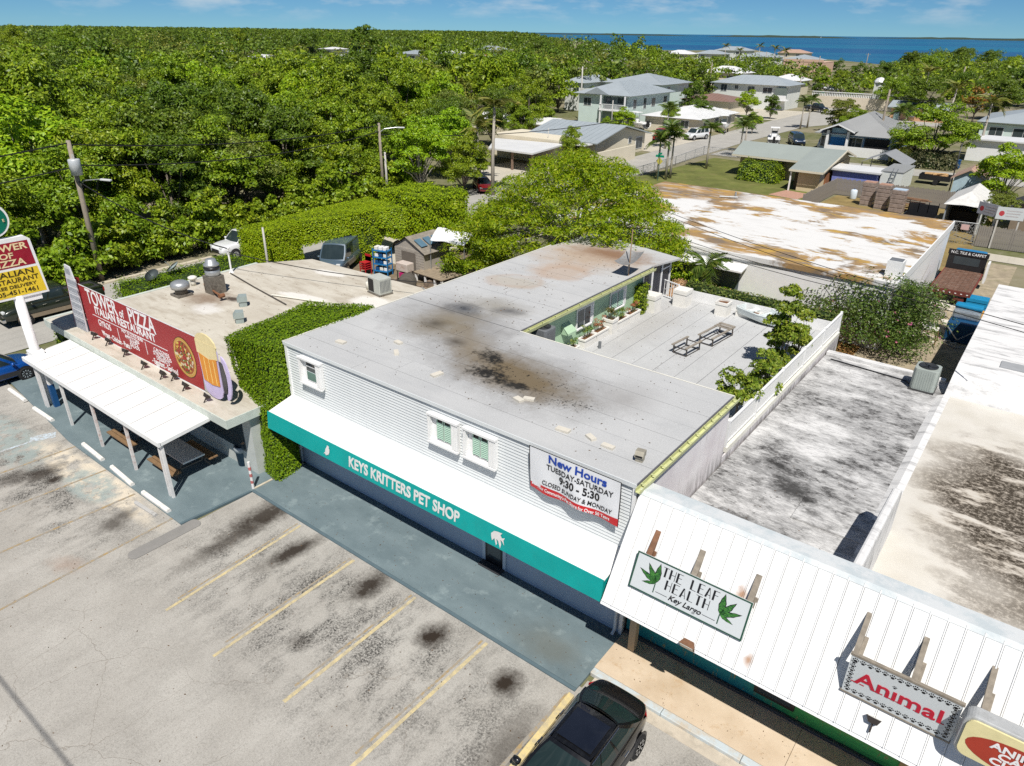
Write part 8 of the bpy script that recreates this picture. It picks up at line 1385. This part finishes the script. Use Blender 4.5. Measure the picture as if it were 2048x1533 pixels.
# junk, shed and tarpaulin behind the restaurant
jw = mat('shed_boards', (.40, .36, .31), .8, 0, .12, 2); js = thing('garden_shed', (-36.3, 36.2, 0), 'weathered plank shed with panels laid on its roof behind the restaurant', 'shed'); MB().box(-1.45, 1.45, -1.35, 1.35, 0, 2.0).build('wall', jw, js, world=False)
MB().add([(-1.45, -1.35, 2.0), (1.45, -1.35, 2.0), (-.2, -1.35, 2.75)], [(0, 1, 2)]).build('gable', jw, js, world=False); MB().add([(-1.7, -1.5, 1.95), (-.2, -1.5, 2.82), (-.2, 1.5, 2.82), (-1.7, 1.5, 1.95), (1.7, -1.5, 1.85), (1.7, 1.5, 1.85)], [(0, 1, 2, 3), (1, 4, 5, 2)]).build('roof', mat('shed_roof_grey', (.26, .23, .19), .85, 0, .3, 3, grime=.5), js, world=False)
[MB().box(-1.46, 1.46, -1.38, -1.352, .1 + i * .19, .27 + i * .19).build('plank', jw, js, world=False) for i in range(10)]; MB().box(-.75, .65, -1.41, -1.382, .1, 1.75).build('door', mat('shed_door', (.17, .145, .12), .85), js, world=False)
for i in range(3): q = MB().box(-.42, .42, -.3, .3, 0, .05).build('roof_panel', mat('solar_blue', (.10, .18, .24), .25), js, world=False); q.location = (.75, -.9 + i * .85, 2.42); q.rotation_euler = (0, R(27), 0)
tp = thing('tarpaulin', (-34.6, 38.2, 0), 'bright white tarpaulin stretched over poles beside the plank shed', 'tarpaulin'); tc = [(-36.43, 38.05, 2.90), (-34.25, 39.45, 2.50), (-32.79, 36.84, 2.40), (-34.69, 35.38, 2.80)]; tc = [(a - (-34.6), b - 38.2, c) for a, b, c in tc]
MB().grid(lambda u, v: tuple((1 - u) * (1 - v) * np.array(tc[0]) + u * (1 - v) * np.array(tc[1]) + u * v * np.array(tc[2]) + (1 - u) * v * np.array(tc[3]) + np.array([0, 0, -.25 * math.sin(math.pi * u) * math.sin(math.pi * v) + .05 * math.sin(9 * u + 4 * v)])), 14, 10).build('sheet', mat('white_tarp', (.80, .80, .80), .5, 0, .05, 2), tp, world=False, smooth=True); [MB().tube([(a, b, 0), (a, b, c)], .04, 6).build('pole', GALV, tp, world=False) for a, b, c in tc]
dp = thing('work_deck', (-33.7, 35.0, 0), 'low plank deck on short posts in front of the shed', 'deck', None, R(-5)); [MB().box(-1.5, 1.5, -1.0 + i * .25, -.77 + i * .25, .62, .67).build('plank', mat('deck_plank', (.30, .24, .17), .85, 0, .2, 4), dp, world=False) for i in range(8)]; [MB().box(x - .07, x + .07, -.95, -.81, 0, .6).build('post', WHITE, dp, world=False) for x in (-1.3, -.3, .7, 1.4)]
RDP = mat('junk_red', (.45, .02, .025), .5); BLP = mat('junk_blue', (.015, .16, .38), .5)
rc = thing('stacked_chairs', (-39.0, 33.0, 0), 'red plastic chairs stacked by the hedge', 'chairs'); [(MB().box(-.3, .3, -.3, .3, .4 + .16 * i, .45 + .16 * i).build('seat', RDP, rc, world=False), MB().box(-.3, .3, .27, .32, .45 + .16 * i, .95 + .16 * i).build('backrest', RDP, rc, world=False)) for i in range(4)]; [MB().bar((x, y, 0), (x, y, .9), .05).build('leg', RDP, rc, world=False) for x in (-.28, .28) for y in (-.28, .28)]
bc = thing('blue_rack', (-37.9, 33.7, 0), 'blue rack loaded with white containers next to the red chairs', 'rack', None, R(15)); [MB().box(-.6, .6, -.35, .35, .3 + .5 * i, .36 + .5 * i).build('shelf', BLP, bc, world=False) for i in range(4)]; [MB().box(x - .03, x + .03, y - .03, y + .03, 0, 2.0).build('upright', BLP, bc, world=False) for x in (-.58, .58) for y in (-.33, .33)]; [MB().box(-.5 + .36 * j, -.22 + .36 * j, -.25, .2, .365 + .5 * i, .62 + .5 * i).build('container', random.choice((WHITE, CREAM, BLUEP)), bc, world=False, bevel=.03) for i in range(4) for j in range(3)]
sv = thing('old_stove', (-35.3, 33.4, 0), 'rusting white cooker turned on its side before the shed', 'cooker'); MB().box(-.55, .55, -.35, .35, .9, 1.5).build('body', mat('rusty_white', (.58, .50, .44), .6, 0, .15, 3, grime=.8, gcol=(.30, .14, .08)), sv, world=False, bevel=.04); [MB().bar((x, y, 0), (x * .9, y, .9), .06).build('leg', STL, sv, world=False) for x in (-.5, .5) for y in (-.3, .3)]; MB().box(-.25, .3, -.36, .1, .3, .8).build('bucket', mat('magenta', (.5, .02, .16), .5), sv, world=False)
ty = thing('tractor_tyre', (-34.0, 32.3, .0), 'ribbed grey drum lying in front of the work deck', 'tyre', None, R(35)); MB().lathe([(.35, -.45), (.55, -.42), (.58, 0), (.55, .42), (.35, .45)], 22, (0, 0, .58), 'y').build('body', mat('grey_rubber', (.10, .09, .075), .85), ty, world=False, smooth=True); [MB().lathe([(.58, -.03), (.61, 0), (.58, .03)], 22, (0, y, .58), 'y').build('rib', MATS['grey_rubber'], ty, world=False) for y in (-.3, -.1, .1, .3)]
bags = thing('bin_bags', (-41.6, 39.2, 0), 'dark bin bags heaped on the pale yard floor', 'bags'); [MB().lathe([(.1, 0), (.42, .15), (.45, .4), (.25, .62), (.05, .72)], 10, (i * .55 - .5, .25 * (i % 2), 0)).build('bag', mat('bag_black', (.02, .022, .025), .35), bags, world=False, smooth=True) for i in range(3)]
jk = np.random.default_rng(71); jm = MB()
for i in range(150): x, y, s = jk.uniform(-36.5, -29.5), jk.uniform(31.2, 34.4), jk.uniform(.06, .3); jm.box(x, x + s, y, y + s * jk.uniform(.4, 1.5), .0, s * jk.uniform(.4, 1.4))
jm.build('clutter', mat('mixed_junk', (.26, .20, .15), .8, 0, .6, 2.2), None, label='scattered small scrap on the ground before the shed', cat='scrap', kind='stuff')
struct('back_lane', MB().quad((-46, 36.5, .012), (-38.4, 36, .012), (-38.6, 48, .012), (-46, 60, .012)), DRIVE); struct('junk_yard', MB().quad((-45, 27.4, .009), (-22, 27.4, .009), (-22, 42, .009), (-38.5, 42, .009)), mat('litter_soil', (.20, .155, .10), .95, 0, .35, 1.5, .6, 10))
# ================================================================ poles, wires, lamps, signs
PW = mat('pole_wood', (.30, .255, .20), .9, 0, .2, 4, .5, 20); CONC = mat('concrete_pole', (.48, .46, .42), .8)
def pole(b, h, label, r=.15, lean=(0, 0), arm=None, tf=False, m=PW, group='utility poles', xarm=False):
    q = thing('utility_pole', (b[0], b[1], 0), label, 'pole', group); tx, ty_ = lean; MB().tube([(0, 0, -.2), (tx * .5, ty_ * .5, h * .5), (tx, ty_, h)], [r * 1.15, r, r * .8], 10).build('shaft', m, q, world=False, smooth=True)
    if arm: za, dx, dy = arm; L = Vector((dx, dy, 0)); s = Vector((tx * za / h, ty_ * za / h, za)); MB().tube([s, s + L * .25 + Vector((0, 0, .35)), s + L * .9 + Vector((0, 0, .5))], .04, 6).build('lamp_arm', GALV, q, world=False); n_ = L.normalized(); MB().bar(s + L * .85 + Vector((0, 0, .48)), s + L * .85 + n_ * .8 + Vector((0, 0, .46)), .2, .12).build('lamp_head', mat('lamp_head_grey', (.62, .63, .63), .4), q, world=False, bevel=.03)
    if tf: MB().lathe([(.05, -.5), (.34, -.5), (.36, .45), (.32, .5), (.05, .52)], 16, (tx * .8 + .42, ty_ * .8 - .1, h * .83)).build('transformer', mat('transformer_grey', (.55, .57, .58), .4, .2), q, world=False, smooth=True); [MB().tube([(tx * .8 + .42 + d, ty_ * .8 - .1, h * .83 + .46), (tx * .8 + .42 + d, ty_ * .8 - .1, h * .83 + .8)], .04, 6).build('bushing', CONC, q, world=False) for d in (-.1, .1)]
    if xarm: MB().bar((tx - 1, ty_, h - .4), (tx + 1, ty_, h - .4), .1).build('cross_arm', PW, q, world=False); [MB().tube([(tx + d, ty_, h - .35), (tx + d, ty_, h - .15)], .05, 6).build('insulator', CONC, q, world=False) for d in (-.9, 0, .9)]
    return q
pole((-51.98, 20.10), 9.45, 'leaning wooden utility pole with grey transformer and street lamp by the woods', .17, (.3, 0), (6.6, 1.9, .9), True)
pole((-56.48, 51.01), 7.7, 'wooden utility pole with street lamp at the bend, beside a shorter concrete one', .15, (0, 0), (6.8, 1.5, 1.4)); pole((-56.17, 51.28), 4.9, 'short square concrete post beside the lamp pole', .12, (0, 0), None, False, CONC); pole((-25.59, 125.40), 8.9, 'tall wooden utility pole in front of the blue house', .17); pole((-83.58, 130.42), 10, 'pale utility pole beside the aqua two-storey house', .16, (0, 0), None, False, CONC, xarm=True); pole((-88.71, 204.96), 9, 'wooden pole above the reddish roof', .16, (0, 0)); pole((-132.35, 367.16), 9, 'slim pole behind the long pale house', .16); pole((-84.24, 288.28), 9.5, 'slim pole beside the peach block', .18, (0, 0)); pole((-90.83, 383.47), 9, 'pole with cross arm in the grove', .18, (0, 0), None, xarm=True); pole((-29.77, 222.03), 9.5, 'leaning pole beside the ragged coconut palm', .18, (.5, 0)); pole((-10.46, 91.55), 6, 'thin dark pole behind the pink-roofed shed', .06, (0, 0), None, False, BLACKP); pole((-69.44, 119.02), 5.2, 'short pale pole in front of the aqua house garden', .1, (0, 0), None, False, CONC); pole((-59.09, 84.31), 4.2, 'thin white post behind the carport roof', .06, (0, 0), None, False, CONC); pole((-41.98, 26.95), 4.1, 'white post poking out of the long creeper hedge', .08, (0, 0), None, False, CONC)
pole((-93.06, 270.65), 7.5, 'slim pole among the trees beyond the pale house', .14)
WIRE = mat('wire_black', (.015, .015, .016), .6)
def wire(a, b, label, sag=.5, r=.042, n=14):
    a, b = Vector(a), Vector(b); MB().tube([a.lerp(b, i / n) - Vector((0, 0, sag * 4 * (i / n) * (1 - i / n))) for i in range(n + 1)], r, 5).build('overhead_wire', WIRE, None, label=label, cat='wire', group='overhead wires')
p1 = (-51.98, 20.10, 0.00); p2 = (-56.48, 51.01, 0.00)
wire((p1[0] + .3, p1[1], 9.2), (p2[0], p2[1], 7.5), 'overhead wire from the transformer pole to the lamp pole', .7); wire((p1[0] + .3, p1[1], 7.9), (p2[0], p2[1], 6.9), 'lower overhead wire from the transformer pole to the lamp pole', .9); wire((p1[0] + .3, p1[1], 9.3), (-46, -14, 9.0), 'top overhead wire leaving the transformer pole out of view', .6); wire((p1[0] + .3, p1[1], 7.8), (-46, -14, 7.6), 'middle overhead wire leaving the transformer pole out of view', .6); wire((p1[0] + .25, p1[1], 6.9), (-38.0, 21.9, 4.45), 'service wire dropping from the transformer pole to the restaurant roof mast', .5, .035)
wire((p2[0], p2[1], 6.6), (-46, 84, 6.5), 'overhead wire running on from the lamp pole up the street', .8); wire((p2[0], p2[1], 5), (-37.8, 46, 1.6), 'guy wire slanting down from the lamp pole', .2, .018); wire((-37.9, 21.8, 4.3), (-15.9, 29.5, 5.2), 'service wire from the restaurant mast across to the shop wing', .9, .025)
for i, (a, b) in enumerate((((-20.10, 42.00, 5.60), (0.12, 30.00, 6.53)), ((-20.13, 42.00, 5.85), (0.04, 30.00, 6.80)), ((-18.66, 40.00, 4.94), (-4.01, 34.00, 5.72)), ((-18.63, 40.00, 4.69), (-3.96, 34.00, 5.50)))): wire(a, b, 'black cable strung over the warehouse roof, %s' % ('upper cable of the upper pair', 'lower cable of the upper pair', 'upper cable of the lower pair', 'lower cable of the lower pair')[i], .25, .016)
wire((-24.8, 121.3, 8.2), (20, 118, 8.0), 'pale cable running right from the tall pole by the blue house', .5, .03); wire((-24.8, 121.3, 6.2), (20, 118, 6.0), 'lower pale cable running right from the tall pole by the blue house', .6, .03)
def sign_post(b, label, kind):
    q = thing('street_sign', (b[0], b[1], 0), label, 'sign'); MB().tube([(0, 0, 0), (0, 0, 3.0)], .04, 6).build('post', mat('sign_post_green', (.05, .12, .10), .6), q, world=False)
    if kind == 'stop': MB().lathe([(.01, -.02), (.38, -.02), (.38, .02), (.01, .02)], 8, (0, 0, 2.2), 'y').build('plate', mat('plate_back', (.40, .43, .46), .5, .4), q, world=False)
    if kind == 'diamond': MB().add([(-.45, 0, 2.3), (0, 0, 1.85), (.45, 0, 2.3), (0, 0, 2.75)], [(0, 1, 2, 3)]).build('plate', mat('warning_yellow', (.58, .50, .10), .5), q, world=False)
    MB().box(-.55, .55, -.015, .015, 2.75, 3.0).build('name_plate', mat('street_green', (.0, .28, .16), .5), q, world=False); MB().box(-.015, .015, -.5, .5, 3.02, 3.25).build('name_plate', MATS['street_green'], q, world=False)
sign_post((-54.26, 63.68), 'stop sign seen from behind with green street name plates at the bend', 'stop'); sign_post((-39.93, 80.38), 'yellow diamond warning sign beside the palm trio', 'diamond'); sign_post((-57.31, 204.04), 'green street name sign before the long cream wall', ''); sign_post((-41.40, 171.08), 'green street name sign at the street corner', '')
bin2 = thing('wheeled_bin', (-13.11, 115.50, 0.00), 'blue wheeled bin beside the grey-green hedge', 'bin'); MB().box(-.35, .35, -.4, .4, .1, 1.1).build('body', BLUEP, bin2, world=False, bevel=.04); MB().box(-.38, .38, -.44, .44, 1.1, 1.18).build('lid', BLUEP, bin2, world=False); bin3 = thing('wheeled_bin', (-68.56, 59.51, 0.00), 'grey bin at the street corner by the woods', 'bin'); MB().box(-.35, .35, -.4, .4, .1, 1.1).build('body', ACG, bin3, world=False, bevel=.04); MB().box(-.38, .38, -.44, .44, 1.1, 1.18).build('lid', ACG, bin3, world=False)
# wind-blown leaves and grit on roofs and paving
def litter(n, x0, x1, y0, y1, z, m, label, size=.07):
    r_ = np.random.default_rng(n); P = np.c_[r_.uniform(x0, x1, n), r_.uniform(y0, y1, n), np.full(n, z)]; V, F = leaves(P, np.tile([0, 0, 1.], (n, 1)), size, .5, 0, .12, r_); link('litter', npmesh('litter', V, F, m), None, label=label, cat='leaves', kind='stuff')
DRYL = leafmat('dry_leaf', (.06, .04, .02), (.16, .10, .05), (.03, .03, .025), .1)
litter(150, -21.5, -7.2, 14.6, 20.5, 5.392, DRYL, 'dry leaf bits on the grey shop roof'); litter(160, -21.5, -16, 21, 31.5, 5.392, DRYL, 'dry leaf bits on the wing roof', .09); litter(130, -15, -7.3, 21, 34, 3.115, DRYL, 'dry leaf bits on the roof terrace'); litter(110, -6.5, -2, 15.2, 32, 2.908, DRYL, 'dark debris on the mildewed flat roof', .06)
litter(420, -38, -3, 1, 11.6, .022, DRYL, 'small leaves and grit scattered over the parking lot', .06); litter(160, -21, -7, 11.9, 14.1, .07, DRYL, 'small leaves scattered on the shop walk', .05); litter(60, -6.6, 2.5, 12.8, 14.3, .13, DRYL, 'small leaves scattered on the tan walk', .045); litter(200, -37.5, -23, 13.5, 26, 3.006, DRYL, 'dry leaf bits on the restaurant roof', .1)
# ================================================================ far greenery that reads as one mass
BLD = [(o.location.x, o.location.y, max(6, .62 * math.dist(o.children[0].bound_box[0][:2], o.children[0].bound_box[6][:2]))) for o in COL.objects if o.get('category') in ('house', 'tower', 'wall', 'carport') and o.children]
def open_ground(x, y): return not any(math.hypot(x - a, y - b) < r_ for a, b, r_ in BLD) and not (-56 < x < -38 and y < 200)
def inland(x, y):
    s = seen(x, y, 8.5); return s and s[2] > float(np.interp(s[1], [900, 1000, 1060, 1100, 1180, 1220, 1340, 1420, 1500, 1560, 1640, 1700, 1760, 1800, 1830, 1900, 2048, 2300], [56, 66, 70, 76, 84, 95, 100, 101, 99, 111, 122, 123, 128, 110, 97, 93, 108, 112]))
rw = np.random.default_rng(9); pts = {'a': [], 'b': [], 'c': []}
yy = 100.
while yy < 760:
    st = 5.6 + (yy - 100) * .016; xx = -330.
    while xx < 60:
        x, y = xx + rw.uniform(-.45, .45) * st, yy + rw.uniform(-.45, .45) * st; s = seen(x, y)
        if s and s[1] < 2160 and x > bound(y) + 2 and inland(x, y) and open_ground(x, y):
            thick = (s[1] > 1690 and y > 205) or y > 235 or (x < -95 and y > 140)
            if thick or (y > 205 and rw.random() < .16): pts['b' if rw.random() < .6 else 'a'].append((x, y))
        xx += st
    yy += st
mass('far_grove', pts['a'], 'mid green treetops between the houses and the bay', G_MID, 6.6, 31, 120, .95); mass('far_grove', pts['b'], 'dark green treetops between the houses and the bay', G_DEEP, 7.0, 32, 120, .95)
Cs, Rs = [], []; r_ = 430.
while r_ < 7000:
    for a in np.arange(R(95), R(178), .0052 if r_ > 900 else .0068):
        aa = a + rw.uniform(-.004, .004); rr_ = r_ * rw.uniform(.97, 1.03); x, y = rr_ * math.cos(aa), rr_ * math.sin(aa); s = seen(x, y)
        if s and -80 < s[1] < 1120 and inland(x, y) and x < bound(min(y, 690)) + (0 if y < 690 else 400): k = rr_ / 1000; Cs.append((x, y, 4.5 + rw.uniform(0, 3.2) + min(2.5, k) + 5.5 * max(0, math.sin(a * 41 + r_ * .011) * math.sin(a * 17 + r_ * .004 + 1)) ** 2)); Rs.append(2.6 + 2.6 * k)
    r_ *= 1.045
V, F = clumps(np.array(Cs), np.array(Rs), 22 * len(Cs), 1.0, .7, .6, 0, .5, .7, rw, .5)
c_ = V.reshape(-1, 4, 3).mean(1, keepdims=True); V = (c_ + (V.reshape(-1, 4, 3) - c_) * (np.linalg.norm(c_[:, :, :2], axis=2, keepdims=True) / 420)).reshape(-1, 3)
link('distant_forest', npmesh('distant_forest', V, F, G_DEEP), None, label='distant forest running out to the horizon', cat='forest', kind='stuff')
